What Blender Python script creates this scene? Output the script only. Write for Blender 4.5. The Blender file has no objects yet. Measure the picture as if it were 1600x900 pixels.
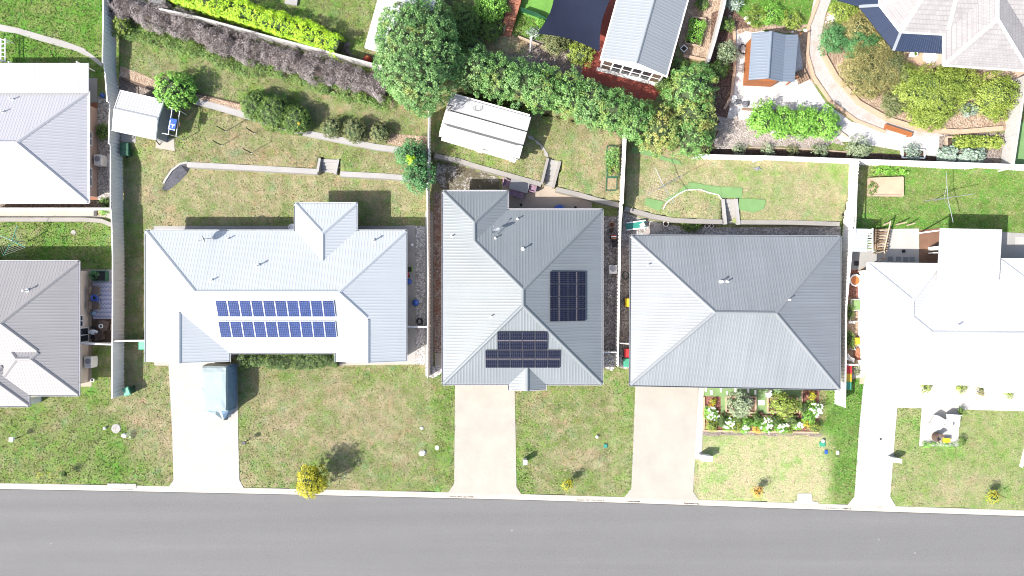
import bpy, math, random
import numpy as np

random.seed(7)
SC = bpy.context.scene
COL = SC.collection
R = math.radians
H, FX = 62.0, 1072.6          # drone height above the street-side pads, focal length in photo pixels


def P(px, py, z=0.0):
    """Where the line of sight through a photo pixel meets height z."""
    s = (H - z) / FX
    return ((px - 800.0) * s, (450.0 - py) * s, z)


def P2(px, py, z=0.0):
    return P(px, py, z)[:2]


# ------------------------------------------------------------------ materials
def new_mat(name):
    m = bpy.data.materials.new(name)
    m.use_nodes = True
    nt = m.node_tree
    nt.nodes.clear()
    out = nt.nodes.new('ShaderNodeOutputMaterial')
    b = nt.nodes.new('ShaderNodeBsdfPrincipled')
    nt.links.new(b.outputs[0], out.inputs[0])
    return m, nt, b, out


class N:
    """Small node-graph helper."""
    def __init__(s, nt):
        s.nt = nt

    def add(s, t, **kw):
        n = s.nt.nodes.new(t)
        for k, v in kw.items():
            setattr(n, k, v)
        return n

    def link(s, a, b):
        s.nt.links.new(a, b)

    def pos(s, scale=(1, 1, 1)):
        g = s.add('ShaderNodeNewGeometry')
        m = s.add('ShaderNodeMapping')
        m.inputs['Scale'].default_value = scale
        s.link(g.outputs['Position'], m.inputs['Vector'])
        return m.outputs[0]

    def noise(s, vec, scale, detail=4.0, rough=0.6, out='Fac'):
        n = s.add('ShaderNodeTexNoise')
        n.inputs['Scale'].default_value = scale
        n.inputs['Detail'].default_value = detail
        n.inputs['Roughness'].default_value = rough
        s.link(vec, n.inputs['Vector'])
        return n.outputs[out]

    def ramp(s, fac, stops, interp='LINEAR'):
        r = s.add('ShaderNodeValToRGB')
        r.color_ramp.interpolation = interp
        e = r.color_ramp.elements
        while len(e) < len(stops):
            e.new(0.5)
        for el, (p, c) in zip(e, stops):
            el.position = p
            el.color = (c[0], c[1], c[2], 1) if len(c) == 3 else c
        s.link(fac, r.inputs[0])
        return r.outputs[0]

    def math(s, op, a, b=None, c=None):
        n = s.add('ShaderNodeMath', operation=op)
        for i, v in enumerate((a, b, c)):
            if v is None:
                continue
            if isinstance(v, (int, float)):
                n.inputs[i].default_value = v
            else:
                s.link(v, n.inputs[i])
        return n.outputs[0]

    def mix(s, fac, a, b, blend='MIX'):
        n = s.add('ShaderNodeMix', data_type='RGBA', blend_type=blend)
        for sock, v in ((n.inputs[0], fac), (n.inputs[6], a), (n.inputs[7], b)):
            if isinstance(v, (int, float)):
                sock.default_value = v
            elif isinstance(v, tuple):
                sock.default_value = (v[0], v[1], v[2], 1)
            else:
                s.link(v, sock)
        return n.outputs[2]

    def bump(s, h, strength, dist):
        n = s.add('ShaderNodeBump')
        n.inputs['Strength'].default_value = strength
        n.inputs['Distance'].default_value = dist
        s.link(h, n.inputs['Height'])
        return n.outputs[0]


K = 0.72


def solid(name, col, rough=0.6, var=0.18, scale=1.5, fine=14.0, bump=0.0, metal=0.0, spec=0.5, stain=None, stain_amt=0.0, stain_scale=0.5):
    """A base colour with broad and fine wear, optional stains and bump."""
    m, nt, b, out = new_mat(name)
    n = N(nt)
    v = n.pos()
    if min(col) < 0.5:
        col = tuple(x * K for x in col)
    a = n.noise(v, scale, 5)
    f = n.noise(v, fine, 3)
    k = n.math('ADD', n.math('MULTIPLY', a, 0.6), n.math('MULTIPLY', f, 0.4))
    lo = tuple(c * (1 - var * 1.6) for c in col)
    hi = tuple(min(1, c * (1 + var * 1.6)) for c in col)
    c = n.ramp(k, [(0.25, lo), (0.75, hi)])
    if stain:
        sm = n.ramp(n.noise(v, stain_scale, 6, 0.7), [(0.5, (0, 0, 0)), (0.68, (1, 1, 1))])
        c = n.mix(n.math('MULTIPLY', sm, stain_amt), c, stain)
    n.link(c, b.inputs['Base Color'])
    b.inputs['Roughness'].default_value = rough
    b.inputs['Metallic'].default_value = metal
    b.inputs['Specular IOR Level'].default_value = spec
    if bump:
        n.link(n.bump(f, bump, 0.03), b.inputs['Normal'])
    return m


def gravel(name, cols, scale=9.0, bump=0.8, dirt=None, dirt_amt=0.5):
    m, nt, b, out = new_mat(name)
    n = N(nt)
    v = n.pos()
    vo = n.add('ShaderNodeTexVoronoi')
    vo.inputs['Scale'].default_value = scale
    cols = [tuple(x * K for x in c) for c in cols]
    dirt = tuple(x * K for x in dirt) if dirt else None
    n.link(v, vo.inputs['Vector'])
    sep = n.add('ShaderNodeSeparateColor')
    n.link(vo.outputs['Color'], sep.inputs[0])
    st = [(i / max(1, len(cols) - 1), c) for i, c in enumerate(cols)]
    c = n.ramp(sep.outputs[0], st)
    c = n.mix(n.ramp(vo.outputs['Distance'], [(0.4, (0, 0, 0)), (0.85, (0.45, 0.45, 0.45))]), c, tuple(x * 0.5 for x in cols[0]))
    if dirt:
        c = n.mix(n.math('MULTIPLY', n.ramp(n.noise(v, 0.7, 6, 0.7), [(0.48, (0, 0, 0)), (0.66, (1, 1, 1))]), dirt_amt), c, dirt)
    n.link(c, b.inputs['Base Color'])
    b.inputs['Roughness'].default_value = 0.9
    b.inputs['Specular IOR Level'].default_value = 0.2
    h = n.math('SUBTRACT', 1.0, vo.outputs['Distance'])
    n.link(n.bump(h, bump, 0.06), b.inputs['Normal'])
    return m


def leaf(name, cols, trans=0.07, rough=0.55, blotch=None):
    """Leaf colour: each leaf its own shade, each clump its own tint."""
    m, nt, b, out = new_mat(name)
    n = N(nt)
    g = n.add('ShaderNodeNewGeometry')
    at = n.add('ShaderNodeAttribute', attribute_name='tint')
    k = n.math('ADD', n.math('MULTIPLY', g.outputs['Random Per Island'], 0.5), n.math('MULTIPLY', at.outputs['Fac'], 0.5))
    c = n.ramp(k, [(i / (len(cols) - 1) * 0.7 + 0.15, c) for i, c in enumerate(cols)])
    if blotch:
        bn = n.noise(n.pos(), 0.55, 3, 0.6)
        c = n.mix(n.math('MULTIPLY', n.ramp(bn, [(0.55, (0, 0, 0)), (0.7, (1, 1, 1))]), 0.7), c, blotch)
    n.link(c, b.inputs['Base Color'])
    b.inputs['Roughness'].default_value = rough
    b.inputs['Specular IOR Level'].default_value = 0.35
    t = n.add('ShaderNodeBsdfTranslucent')
    n.link(c, t.inputs[0])
    mx = n.add('ShaderNodeMixShader')
    mx.inputs[0].default_value = trans
    n.link(b.outputs[0], mx.inputs[1])
    n.link(t.outputs[0], mx.inputs[2])
    n.link(mx.outputs[0], out.inputs[0])
    return m


def roof_metal(name, col, rough=0.45, dirt=0.18, spec=0.5):
    """Painted ribbed steel, faint runs of grime down the fall (UV is metres: along the eave, up the slope)."""
    m, nt, b, out = new_mat(name)
    n = N(nt)
    uv = n.add('ShaderNodeUVMap', uv_map='UVMap')
    mp = n.add('ShaderNodeMapping')
    mp.inputs['Scale'].default_value = (2.2, 0.12, 1)
    n.link(uv.outputs[0], mp.inputs[0])
    st = n.noise(mp.outputs[0], 1.0, 5, 0.6)
    br = n.noise(n.pos(), 0.25, 4)
    k = n.math('ADD', n.math('MULTIPLY', st, 0.6), n.math('MULTIPLY', br, 0.4))
    lo = tuple(c * (1 - dirt) for c in col)
    hi = tuple(min(0.95, c * (1 + dirt * 0.5)) for c in col)
    c = n.ramp(k, [(0.3, lo), (0.65, hi)])
    n.link(c, b.inputs['Base Color'])
    b.inputs['Roughness'].default_value = rough
    b.inputs['Specular IOR Level'].default_value = spec
    return m


def roof_tile(name, col):
    m, nt, b, out = new_mat(name)
    n = N(nt)
    uv = n.add('ShaderNodeUVMap', uv_map='UVMap')
    br = n.add('ShaderNodeTexBrick', offset=0.5)
    br.inputs['Scale'].default_value = 1.0
    br.inputs['Brick Width'].default_value = 0.30
    br.inputs['Row Height'].default_value = 0.34
    br.inputs['Mortar Size'].default_value = 0.03
    br.inputs['Mortar Smooth'].default_value = 0.3
    br.inputs['Color1'].default_value = (*col, 1)
    br.inputs['Color2'].default_value = (*[c * 0.82 for c in col], 1)
    br.inputs['Mortar'].default_value = (*[c * 0.72 for c in col], 1)
    n.link(uv.outputs[0], br.inputs['Vector'])
    v = n.noise(n.pos(), 0.8, 5)
    c = n.mix(0.35, br.outputs['Color'], n.ramp(v, [(0.3, tuple(x * 0.75 for x in col)), (0.7, tuple(min(1, x * 1.15) for x in col))]))
    n.link(c, b.inputs['Base Color'])
    b.inputs['Roughness'].default_value = 0.75
    n.link(n.bump(br.outputs['Fac'], -0.35, 0.03), b.inputs['Normal'])
    return m


def panel_mat(name, cell, gap, nx, ny, mid=False, var=0.25):
    """Solar glass: cell grid in the panel's own UV."""
    m, nt, b, out = new_mat(name)
    n = N(nt)
    uv = n.add('ShaderNodeUVMap', uv_map='UVMap')
    sp = n.add('ShaderNodeSeparateXYZ')
    n.link(uv.outputs[0], sp.inputs[0])

    def line(o, k, w):
        f = n.math('FRACT', n.math('MULTIPLY', o, float(k)))
        d = n.math('ABSOLUTE', n.math('SUBTRACT', f, 0.5))
        return n.math('GREATER_THAN', d, 0.5 - w)
    g = n.math('MAXIMUM', line(sp.outputs[0], nx, 0.07), line(sp.outputs[1], ny, 0.07))
    if mid:
        md = n.math('LESS_THAN', n.math('ABSOLUTE', n.math('SUBTRACT', sp.outputs[1], 0.5)), 0.02)
    cellid = n.add('ShaderNodeTexWhiteNoise', noise_dimensions='3D')
    mp = n.add('ShaderNodeCombineXYZ')
    n.link(n.math('FLOOR', n.math('MULTIPLY', sp.outputs[0], float(nx))), mp.inputs[0])
    n.link(n.math('FLOOR', n.math('MULTIPLY', sp.outputs[1], float(ny))), mp.inputs[1])
    oi = n.add('ShaderNodeObjectInfo')
    n.link(oi.outputs['Random'], mp.inputs[2])
    n.link(mp.outputs[0], cellid.inputs[0])
    cc = n.ramp(cellid.outputs['Value'], [(0, tuple(c * (1 - var) for c in cell)), (1, tuple(c * (1 + var) for c in cell))])
    fin = n.mix(g, cc, gap)
    if mid:
        fin = n.mix(md, fin, (0.15, 0.135, 0.14))
    n.link(fin, b.inputs['Base Color'])
    b.inputs['Roughness'].default_value = 0.15
    b.inputs['Specular IOR Level'].default_value = 0.18
    return m


def lawn_mat():
    """Couch lawn, dry to lush: how green a place is comes from the sheet's own 'green' attribute."""
    m, nt, b, out = new_mat('lawn')
    n = N(nt)
    v = n.pos()
    at = n.add('ShaderNodeAttribute', attribute_name='green')
    pl = n.add('ShaderNodeAttribute', attribute_name='pale')
    big = n.noise(v, 0.30, 5, 0.68)
    med = n.noise(v, 1.3, 4, 0.7)
    fine = n.noise(v, 5.5, 4, 0.85)
    grit = n.noise(v, 15.0, 3, 0.85)
    g = n.math('ADD', at.outputs['Fac'], n.math('MULTIPLY', n.math('SUBTRACT', big, 0.5), 1.5))
    g = n.math('ADD', g, n.math('MULTIPLY', n.math('SUBTRACT', med, 0.5), 1.3))
    g = n.math('ADD', g, n.math('MULTIPLY', n.math('SUBTRACT', fine, 0.5), 1.0))
    c = n.ramp(g, [(0.0, (0.245, 0.205, 0.138)), (0.22, (0.205, 0.192, 0.112)), (0.42, (0.156, 0.178, 0.080)),
                   (0.65, (0.125, 0.180, 0.050)), (0.95, (0.072, 0.170, 0.026))])
    hue = n.noise(v, 0.8, 5, 0.7)
    c = n.mix(1.0, c, n.ramp(hue, [(0.36, (1.13, 0.95, 0.98)), (0.45, (1, 1, 1)), (0.55, (1, 1, 1)), (0.66, (0.74, 1.03, 0.95))]), 'MULTIPLY')
    shade = n.noise(v, 0.9, 3, 0.6)
    c = n.mix(1.0, c, n.ramp(shade, [(0.35, (0.86, 0.86, 0.80)), (0.65, (1.22, 1.22, 1.21))]), 'MULTIPLY')
    c = n.mix(n.math('MULTIPLY', pl.outputs['Fac'], 0.6), c, n.ramp(n.math('ADD', n.math('MULTIPLY', big, 0.5), n.math('MULTIPLY', med, 0.5)), [(0.38, (0.42, 0.365, 0.235)), (0.5, (0.37, 0.38, 0.205)), (0.6, (0.25, 0.37, 0.12))]))
    dk = n.ramp(n.math('ADD', n.math('MULTIPLY', fine, 0.35), n.math('MULTIPLY', grit, 0.65)), [(0.34, (0.24, 0.26, 0.19)), (0.46, (0.84, 0.86, 0.81)), (0.54, (1.15, 1.14, 1.12)), (0.66, (1.95, 1.86, 1.78))])
    c = n.mix(1.0, c, dk, 'MULTIPLY')
    n.link(c, b.inputs['Base Color'])
    b.inputs['Roughness'].default_value = 0.95
    b.inputs['Specular IOR Level'].default_value = 0.1
    h = n.math('ADD', n.math('MULTIPLY', fine, 0.6), n.math('MULTIPLY', grit, 0.5))
    n.link(n.bump(h, 1.0, 0.13), b.inputs['Normal'])
    return m


def asphalt_mat():
    m, nt, b, out = new_mat('asphalt')
    n = N(nt)
    v = n.pos()
    st = n.noise(n.pos((0.025, 0.7, 1)), 1.0, 4, 0.55)
    pa = n.noise(v, 0.35, 6, 0.65)
    gr = n.noise(v, 30.0, 3, 0.8)
    k = n.math('ADD', n.math('MULTIPLY', st, 0.72), n.math('MULTIPLY', pa, 0.28))
    c = n.ramp(k, [(0.3, (0.114, 0.114, 0.115)), (0.5, (0.123, 0.123, 0.124)), (0.68, (0.134, 0.134, 0.134))])
    g2 = n.noise(v, 7.0, 3, 0.7)
    c = n.mix(1.0, c, n.ramp(g2, [(0.34, (0.93, 0.93, 0.93)), (0.66, (1.07, 1.07, 1.07))]), 'MULTIPLY')
    c = n.mix(1.0, c, n.ramp(gr, [(0.3, (0.72, 0.72, 0.73)), (0.7, (1.24, 1.23, 1.22))]), 'MULTIPLY')
    vo = n.add('ShaderNodeTexVoronoi')
    vo.inputs['Scale'].default_value = 0.3
    n.link(v, vo.inputs['Vector'])
    c = n.mix(n.ramp(vo.outputs['Distance'], [(0.015, (0.5, 0.5, 0.5)), (0.025, (0, 0, 0))]), c, (0.32, 0.32, 0.31))
    n.link(c, b.inputs['Base Color'])
    b.inputs['Roughness'].default_value = 0.9
    b.inputs['Specular IOR Level'].default_value = 0.2
    n.link(n.bump(gr, 0.5, 0.02), b.inputs['Normal'])
    return m


def concrete(name, col, joint=None, stain=(0.2, 0.17, 0.13), amt=0.25):
    m, nt, b, out = new_mat(name)
    n = N(nt)
    v = n.pos()
    col = tuple(x * K for x in col)
    stain = tuple(x * K for x in stain)
    a = n.noise(v, 0.6, 6, 0.6)
    f = n.noise(v, 16.0, 4, 0.7)
    k = n.math('ADD', n.math('MULTIPLY', a, 0.6), n.math('MULTIPLY', f, 0.4))
    c = n.ramp(k, [(0.3, tuple(x * 0.86 for x in col)), (0.7, tuple(min(1, x * 1.1) for x in col))])
    s = n.ramp(n.noise(v, 1.1, 7, 0.75), [(0.56, (0, 0, 0)), (0.74, (1, 1, 1))])
    c = n.mix(n.math('MULTIPLY', s, amt), c, stain)
    n.link(c, b.inputs['Base Color'])
    b.inputs['Roughness'].default_value = 0.85
    b.inputs['Specular IOR Level'].default_value = 0.25
    n.link(n.bump(f, 0.25, 0.02), b.inputs['Normal'])
    return m


def brick_mat(name, c1, c2, mortar, w=0.24, h=0.09):
    m, nt, b, out = new_mat(name)
    n = N(nt)
    br = n.add('ShaderNodeTexBrick')
    br.inputs['Scale'].default_value = 1.0
    br.inputs['Brick Width'].default_value = w
    br.inputs['Row Height'].default_value = h
    br.inputs['Mortar Size'].default_value = 0.01
    br.inputs['Color1'].default_value = (*c1, 1)
    br.inputs['Color2'].default_value = (*c2, 1)
    br.inputs['Mortar'].default_value = (*mortar, 1)
    g = n.add('ShaderNodeNewGeometry')
    sp = n.add('ShaderNodeSeparateXYZ')
    n.link(g.outputs['Position'], sp.inputs[0])
    cb = n.add('ShaderNodeCombineXYZ')
    n.link(n.math('ADD', sp.outputs[0], sp.outputs[1]), cb.inputs[0])
    n.link(sp.outputs[2], cb.inputs[1])
    n.link(cb.outputs[0], br.inputs['Vector'])
    n.link(br.outputs['Color'], b.inputs['Base Color'])
    b.inputs['Roughness'].default_value = 0.9
    return m


M = {}
M['lawn'] = lawn_mat()
M['asphalt'] = asphalt_mat()
M['drive'] = concrete('driveway_concrete', (0.395, 0.374, 0.328), stain=(0.27, 0.25, 0.21), amt=0.3)
M['drive_bright'] = concrete('bright_driveway_concrete', (0.43, 0.415, 0.385), amt=0.12)
M['drive_pale'] = concrete('pale_concrete', (0.46, 0.445, 0.42), amt=0.06)
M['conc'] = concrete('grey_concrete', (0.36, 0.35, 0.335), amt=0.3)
M['conc_warm'] = concrete('warm_concrete', (0.42, 0.35, 0.285), stain=(0.10, 0.07, 0.05), amt=0.8)
M['kerb'] = concrete('kerb_concrete', (0.42, 0.40, 0.365), stain=(0.18, 0.15, 0.12), amt=0.4)
M['wallblock'] = concrete('retaining_block', (0.30, 0.285, 0.265), stain=(0.13, 0.12, 0.11), amt=0.4)
M['sleeper'] = concrete('concrete_sleeper', (0.37, 0.36, 0.35), amt=0.25)
M['stone'] = solid('dark_stone', (0.13, 0.13, 0.15), 0.9, 0.5, 6, 20, 0.8)
M['rock'] = solid('rock', (0.33, 0.29, 0.25), 0.9, 0.3, 3, 14, 0.6)
M['mulch'] = gravel('bark_mulch', [(0.08, 0.05, 0.037), (0.17, 0.10, 0.075), (0.25, 0.165, 0.13)], 11)
M['mulch_red'] = gravel('red_mulch', [(0.15, 0.06, 0.045), (0.27, 0.115, 0.085), (0.36, 0.20, 0.165)], 10)
M['mulch_tan'] = gravel('tan_mulch', [(0.30, 0.21, 0.145), (0.42, 0.315, 0.23), (0.50, 0.39, 0.30)], 8, dirt=(0.20, 0.135, 0.095), dirt_amt=0.55)
M['soil'] = gravel('garden_soil', [(0.05, 0.03, 0.022), (0.085, 0.055, 0.042), (0.12, 0.085, 0.065)], 9)
def patchy(name, a, b_, lo, hi, scale):
    m, nt, b, out = new_mat(name)
    n = N(nt)
    v = n.pos()
    big = n.noise(v, scale, 3, 0.6)
    fine = n.noise(v, 5.0, 4, 0.8)
    mask = n.ramp(n.math('ADD', n.math('MULTIPLY', big, 0.55), n.math('MULTIPLY', fine, 0.45)), [(lo, (0, 0, 0)), (hi, (1, 1, 1))])
    g = n.noise(v, 14.0, 3, 0.8)
    ca = n.mix(1.0, a, n.ramp(g, [(0.3, (0.6, 0.6, 0.6)), (0.7, (1.4, 1.4, 1.4))]), 'MULTIPLY')
    cb = n.mix(1.0, b_, n.ramp(g, [(0.3, (0.75, 0.75, 0.75)), (0.7, (1.2, 1.2, 1.2))]), 'MULTIPLY')
    n.link(n.mix(mask, ca, cb), b.inputs['Base Color'])
    b.inputs['Roughness'].default_value = 0.95
    n.link(n.bump(g, 0.5, 0.04), b.inputs['Normal'])
    return m


M['soil_patchy'] = patchy('soil_with_gravel', (0.075, 0.065, 0.04), (0.33, 0.31, 0.29), 0.49, 0.56, 0.5)
M['strip_mix'] = gravel('strip_gravel', [(0.17, 0.12, 0.10), (0.31, 0.25, 0.22), (0.46, 0.41, 0.38)], 8, dirt=(0.25, 0.115, 0.075), dirt_amt=0.85)
M['soil_pale'] = gravel('pale_leaf_mulch', [(0.30, 0.26, 0.23), (0.42, 0.37, 0.335), (0.54, 0.49, 0.45)], 10, dirt=(0.24, 0.19, 0.155), dirt_amt=0.6)
M['soil_grey'] = gravel('grey_mulch', [(0.17, 0.14, 0.125), (0.28, 0.235, 0.205), (0.38, 0.325, 0.29)], 9, dirt=(0.14, 0.105, 0.08))
M['pebble'] = gravel('grey_pebbles', [(0.26, 0.25, 0.24), (0.46, 0.44, 0.43), (0.68, 0.66, 0.64)], 8, dirt=(0.24, 0.19, 0.16), dirt_amt=0.4)
M['pebble_brown'] = gravel('brown_pebbles', [(0.20, 0.18, 0.165), (0.36, 0.325, 0.30), (0.58, 0.54, 0.51)], 8, dirt=(0.17, 0.13, 0.105), dirt_amt=0.5)
M['white_gravel'] = gravel('white_gravel', [(0.52, 0.505, 0.49), (0.60, 0.59, 0.575), (0.68, 0.67, 0.66)], 14, 0.3, dirt=(0.36, 0.32, 0.285), dirt_amt=0.4)
M['crushed'] = gravel('pale_crushed_rock', [(0.42, 0.385, 0.36), (0.48, 0.45, 0.425), (0.54, 0.51, 0.485)], 14, 0.3, dirt=(0.36, 0.275, 0.22), dirt_amt=0.55)
M['clay'] = solid('bare_clay', (0.49, 0.35, 0.25), 0.95, 0.12, 1.0, 12, 0.3)
M['turf'] = solid('artificial_turf', (0.155, 0.285, 0.105), 0.95, 0.13, 1.2, 30, 0.5)
M['lush'] = solid('lush_lawn', (0.13, 0.31, 0.05), 0.95, 0.2, 1.2, 20, 0.6)
M['turf_pale'] = solid('faded_turf', (0.19, 0.30, 0.12), 0.95, 0.14, 1.2, 30, 0.5)
M['deck_red'] = solid('red_paint_floor', (0.22, 0.04, 0.024), 0.7, 0.14, 0.9, 12)
M['timber'] = solid('timber', (0.26, 0.17, 0.105), 0.8, 0.25, 3, 20)
M['timber_pale'] = solid('pale_timber', (0.42, 0.33, 0.24), 0.8, 0.2, 3, 20)
M['timber_orange'] = solid('stained_timber', (0.35, 0.115, 0.03), 0.7, 0.14, 2, 16)
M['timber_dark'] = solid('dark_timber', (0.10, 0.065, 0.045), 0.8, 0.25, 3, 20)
M['deck_brown'] = solid('deck_boards', (0.20, 0.105, 0.065), 0.7, 0.18, 1.5, 18)
M['terracotta'] = solid('terracotta', (0.33, 0.13, 0.075), 0.8, 0.2, 2, 16)
M['brick_edge'] = solid('brick_edging', (0.49, 0.34, 0.235), 0.9, 0.2, 6, 22, 0.4)
M['fence'] = solid('cream_sheet_fence', (0.76, 0.73, 0.70), 0.5, 0.05, 0.7, 8)
M['fence_white'] = solid('white_sheet_fence', (0.76, 0.745, 0.72), 0.5, 0.05, 0.7, 8)
M['fence_slat'] = solid('weathered_paling', (0.46, 0.45, 0.43), 0.8, 0.16, 3, 20)
M['white'] = solid('white_paint', (0.74, 0.74, 0.73), 0.45, 0.04, 1.0, 10)
M['offwhite'] = solid('offwhite', (0.60, 0.585, 0.56), 0.6, 0.06, 1.0, 10)
M['grey_paint'] = solid('pale_grey_paint', (0.36, 0.38, 0.41), 0.5, 0.05)
M['grey'] = solid('grey_plastic', (0.22, 0.22, 0.225), 0.6, 0.1)
M['dark'] = solid('dark_plastic', (0.03, 0.03, 0.033), 0.6, 0.2)
M['black'] = solid('black_rubber', (0.018, 0.018, 0.02), 0.8, 0.2)
M['steel'] = solid('galvanised_steel', (0.42, 0.43, 0.44), 0.4, 0.08, metal=0.6)
M['glass'] = solid('window_glass', (0.035, 0.045, 0.055), 0.08, 0.1, spec=0.7)
M['brown'] = solid('brown_wicker', (0.115, 0.075, 0.055), 0.8, 0.25, 6, 30)
M['taupe'] = solid('taupe_fabric', (0.18, 0.145, 0.125), 0.9, 0.12)
M['purple'] = solid('purple_wicker', (0.27, 0.175, 0.235), 0.8, 0.2, 6, 30)
M['blue'] = solid('blue_plastic', (0.03, 0.10, 0.42), 0.4, 0.1)
M['teal'] = solid('teal_plastic', (0.03, 0.26, 0.20), 0.5, 0.15)
M['green_plastic'] = solid('green_plastic', (0.05, 0.30, 0.19), 0.5, 0.12)
M['dark_green'] = solid('dark_green_plastic', (0.02, 0.10, 0.055), 0.5, 0.15)
M['red'] = solid('red_plastic', (0.50, 0.03, 0.035), 0.45, 0.1)
M['orange'] = solid('orange_plastic', (0.50, 0.14, 0.03), 0.5, 0.12)
M['yellow'] = solid('yellow_plastic', (0.62, 0.42, 0.02), 0.5, 0.1)
M['sail'] = solid('navy_sail', (0.014, 0.019, 0.040), 0.9, 0.12, 0.8, 24, spec=0.2)
M['navy_roof'] = roof_metal('navy_roof', (0.016, 0.026, 0.055), 0.55, 0.2, 0.3)
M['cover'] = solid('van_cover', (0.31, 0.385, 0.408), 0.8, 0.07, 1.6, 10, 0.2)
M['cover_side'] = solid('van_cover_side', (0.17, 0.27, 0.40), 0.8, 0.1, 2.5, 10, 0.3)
M['stain_dark'] = solid('dark_joint', (0.10, 0.105, 0.105), 0.8, 0.2)
M['roof_white'] = roof_metal('white_roof', (0.338, 0.360, 0.376), 0.55, 0.07)
M['roof_cream'] = roof_metal('bright_white_roof', (0.46, 0.46, 0.465), 0.55, 0.05)
M['roof_patio'] = roof_metal('white_patio_roof', (0.335, 0.335, 0.34), 0.55, 0.06)
M['roof_pale'] = roof_metal('pale_grey_roof', (0.315, 0.315, 0.335), 0.55, 0.05)
M['roof_mid'] = roof_metal('mid_grey_roof', (0.138, 0.155, 0.166), 0.5, 0.14, 0.4)
M['roof_east'] = roof_metal('blue_grey_roof', (0.163, 0.177, 0.190), 0.5, 0.14, 0.4)
M['roof_grey'] = roof_metal('taupe_grey_roof', (0.215, 0.208, 0.210), 0.55, 0.1, 0.4)
M['roof_shed'] = roof_metal('pale_shed_roof', (0.19, 0.207, 0.225), 0.55, 0.06, 0.4)
M['roof_blue'] = roof_metal('blue_shed_roof', (0.125, 0.15, 0.187), 0.55, 0.06, 0.4)
M['tile'] = roof_tile('grey_tiles', (0.24, 0.229, 0.229))
M['brick'] = brick_mat('pale_brick', (0.36, 0.27, 0.21), (0.30, 0.22, 0.17), (0.4, 0.37, 0.33))
M['brick_tan'] = brick_mat('tan_brick', (0.52, 0.42, 0.335), (0.46, 0.365, 0.29), (0.5, 0.45, 0.4))
M['brick_brown'] = brick_mat('brown_brick', (0.36, 0.235, 0.19), (0.30, 0.195, 0.155), (0.4, 0.34, 0.3))
M['fan'] = solid('fan_grille', (0.30, 0.31, 0.33), 0.5, 0.1)
M['panel_blue'] = panel_mat('poly_cells', (0.015, 0.031, 0.105), (0.085, 0.105, 0.19), 6, 9)
M['panel_dark'] = panel_mat('mono_cells', (0.005, 0.007, 0.018), (0.035, 0.036, 0.05), 6, 12, True)
M['frame'] = solid('panel_frame', (0.50, 0.51, 0.53), 0.4, 0.05, metal=0.5)
M['frame_dark'] = solid('dark_panel_frame', (0.05, 0.05, 0.06), 0.4, 0.05)
M['bark'] = solid('bark', (0.12, 0.09, 0.07), 0.95, 0.3, 5, 20, 0.6)
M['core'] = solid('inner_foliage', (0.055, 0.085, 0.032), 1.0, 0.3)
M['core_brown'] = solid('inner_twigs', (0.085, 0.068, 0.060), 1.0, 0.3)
# foliage
M['lf_green'] = leaf('leaf_tree', [(0.020, 0.072, 0.012), (0.072, 0.175, 0.034), (0.180, 0.325, 0.092)], blotch=(0.22, 0.24, 0.05))
M['lf_big'] = leaf('leaf_big_tree', [(0.020, 0.074, 0.017), (0.074, 0.178, 0.042), (0.200, 0.33, 0.115)], blotch=(0.27, 0.27, 0.06))
M['lf_autumn'] = leaf('leaf_turning', [(0.035, 0.09, 0.018), (0.12, 0.20, 0.045), (0.34, 0.33, 0.09)], blotch=(0.33, 0.23, 0.06))
M['lf_bright'] = leaf('leaf_bright', [(0.045, 0.14, 0.012), (0.11, 0.27, 0.028), (0.22, 0.42, 0.07)])
M['lf_lime'] = leaf('leaf_lime', [(0.13, 0.30, 0.010), (0.30, 0.50, 0.02), (0.46, 0.60, 0.04)], trans=0.25)
M['lf_dark'] = leaf('leaf_dark', [(0.030, 0.075, 0.010), (0.075, 0.145, 0.022), (0.15, 0.225, 0.045)])
M['lf_conifer'] = leaf('leaf_conifer', [(0.018, 0.075, 0.022), (0.05, 0.155, 0.045), (0.10, 0.245, 0.08)])
M['lf_olive'] = leaf('leaf_olive', [(0.065, 0.08, 0.028), (0.12, 0.14, 0.05), (0.19, 0.20, 0.085)])
M['lf_grey'] = leaf('leaf_greygreen', [(0.11, 0.145, 0.08), (0.18, 0.23, 0.13), (0.29, 0.34, 0.20)])
M['lf_silver'] = leaf('leaf_silver', [(0.09, 0.14, 0.10), (0.18, 0.24, 0.185), (0.32, 0.38, 0.315)])
M['lf_purple'] = leaf('leaf_purple', [(0.045, 0.035, 0.034), (0.130, 0.108, 0.106), (0.29, 0.26, 0.258)])
M['lf_yellow'] = leaf('leaf_yellow', [(0.20, 0.22, 0.012), (0.36, 0.35, 0.02), (0.50, 0.45, 0.04)], trans=0.3)
M['lf_yelgreen'] = leaf('leaf_yellowgreen', [(0.06, 0.105, 0.012), (0.15, 0.21, 0.026), (0.29, 0.35, 0.07)])
M['lf_brown'] = leaf('leaf_rusty', [(0.07, 0.075, 0.02), (0.17, 0.16, 0.05), (0.30, 0.26, 0.105)])
M['lf_orange'] = leaf('leaf_orange', [(0.396, 0.224, 0.0396), (0.554, 0.29, 0.0528), (0.66, 0.37, 0.0792)])
M['lf_deep'] = leaf('leaf_deep', [(0.016, 0.042, 0.009), (0.045, 0.092, 0.018), (0.13, 0.185, 0.042)])
M['petal'] = leaf('white_petals', [(0.6, 0.6, 0.58), (0.7, 0.7, 0.68), (0.8, 0.8, 0.78)])
M['grassblade'] = leaf('grass_blades', [(0.275, 0.235, 0.145), (0.20, 0.208, 0.09), (0.10, 0.19, 0.035)], trans=0.15, rough=0.8)

# ------------------------------------------------------------------ mesh builder
WORLD = {}


def wloc(o):
    return WORLD.get(o.name, (0, 0, 0))


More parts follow.
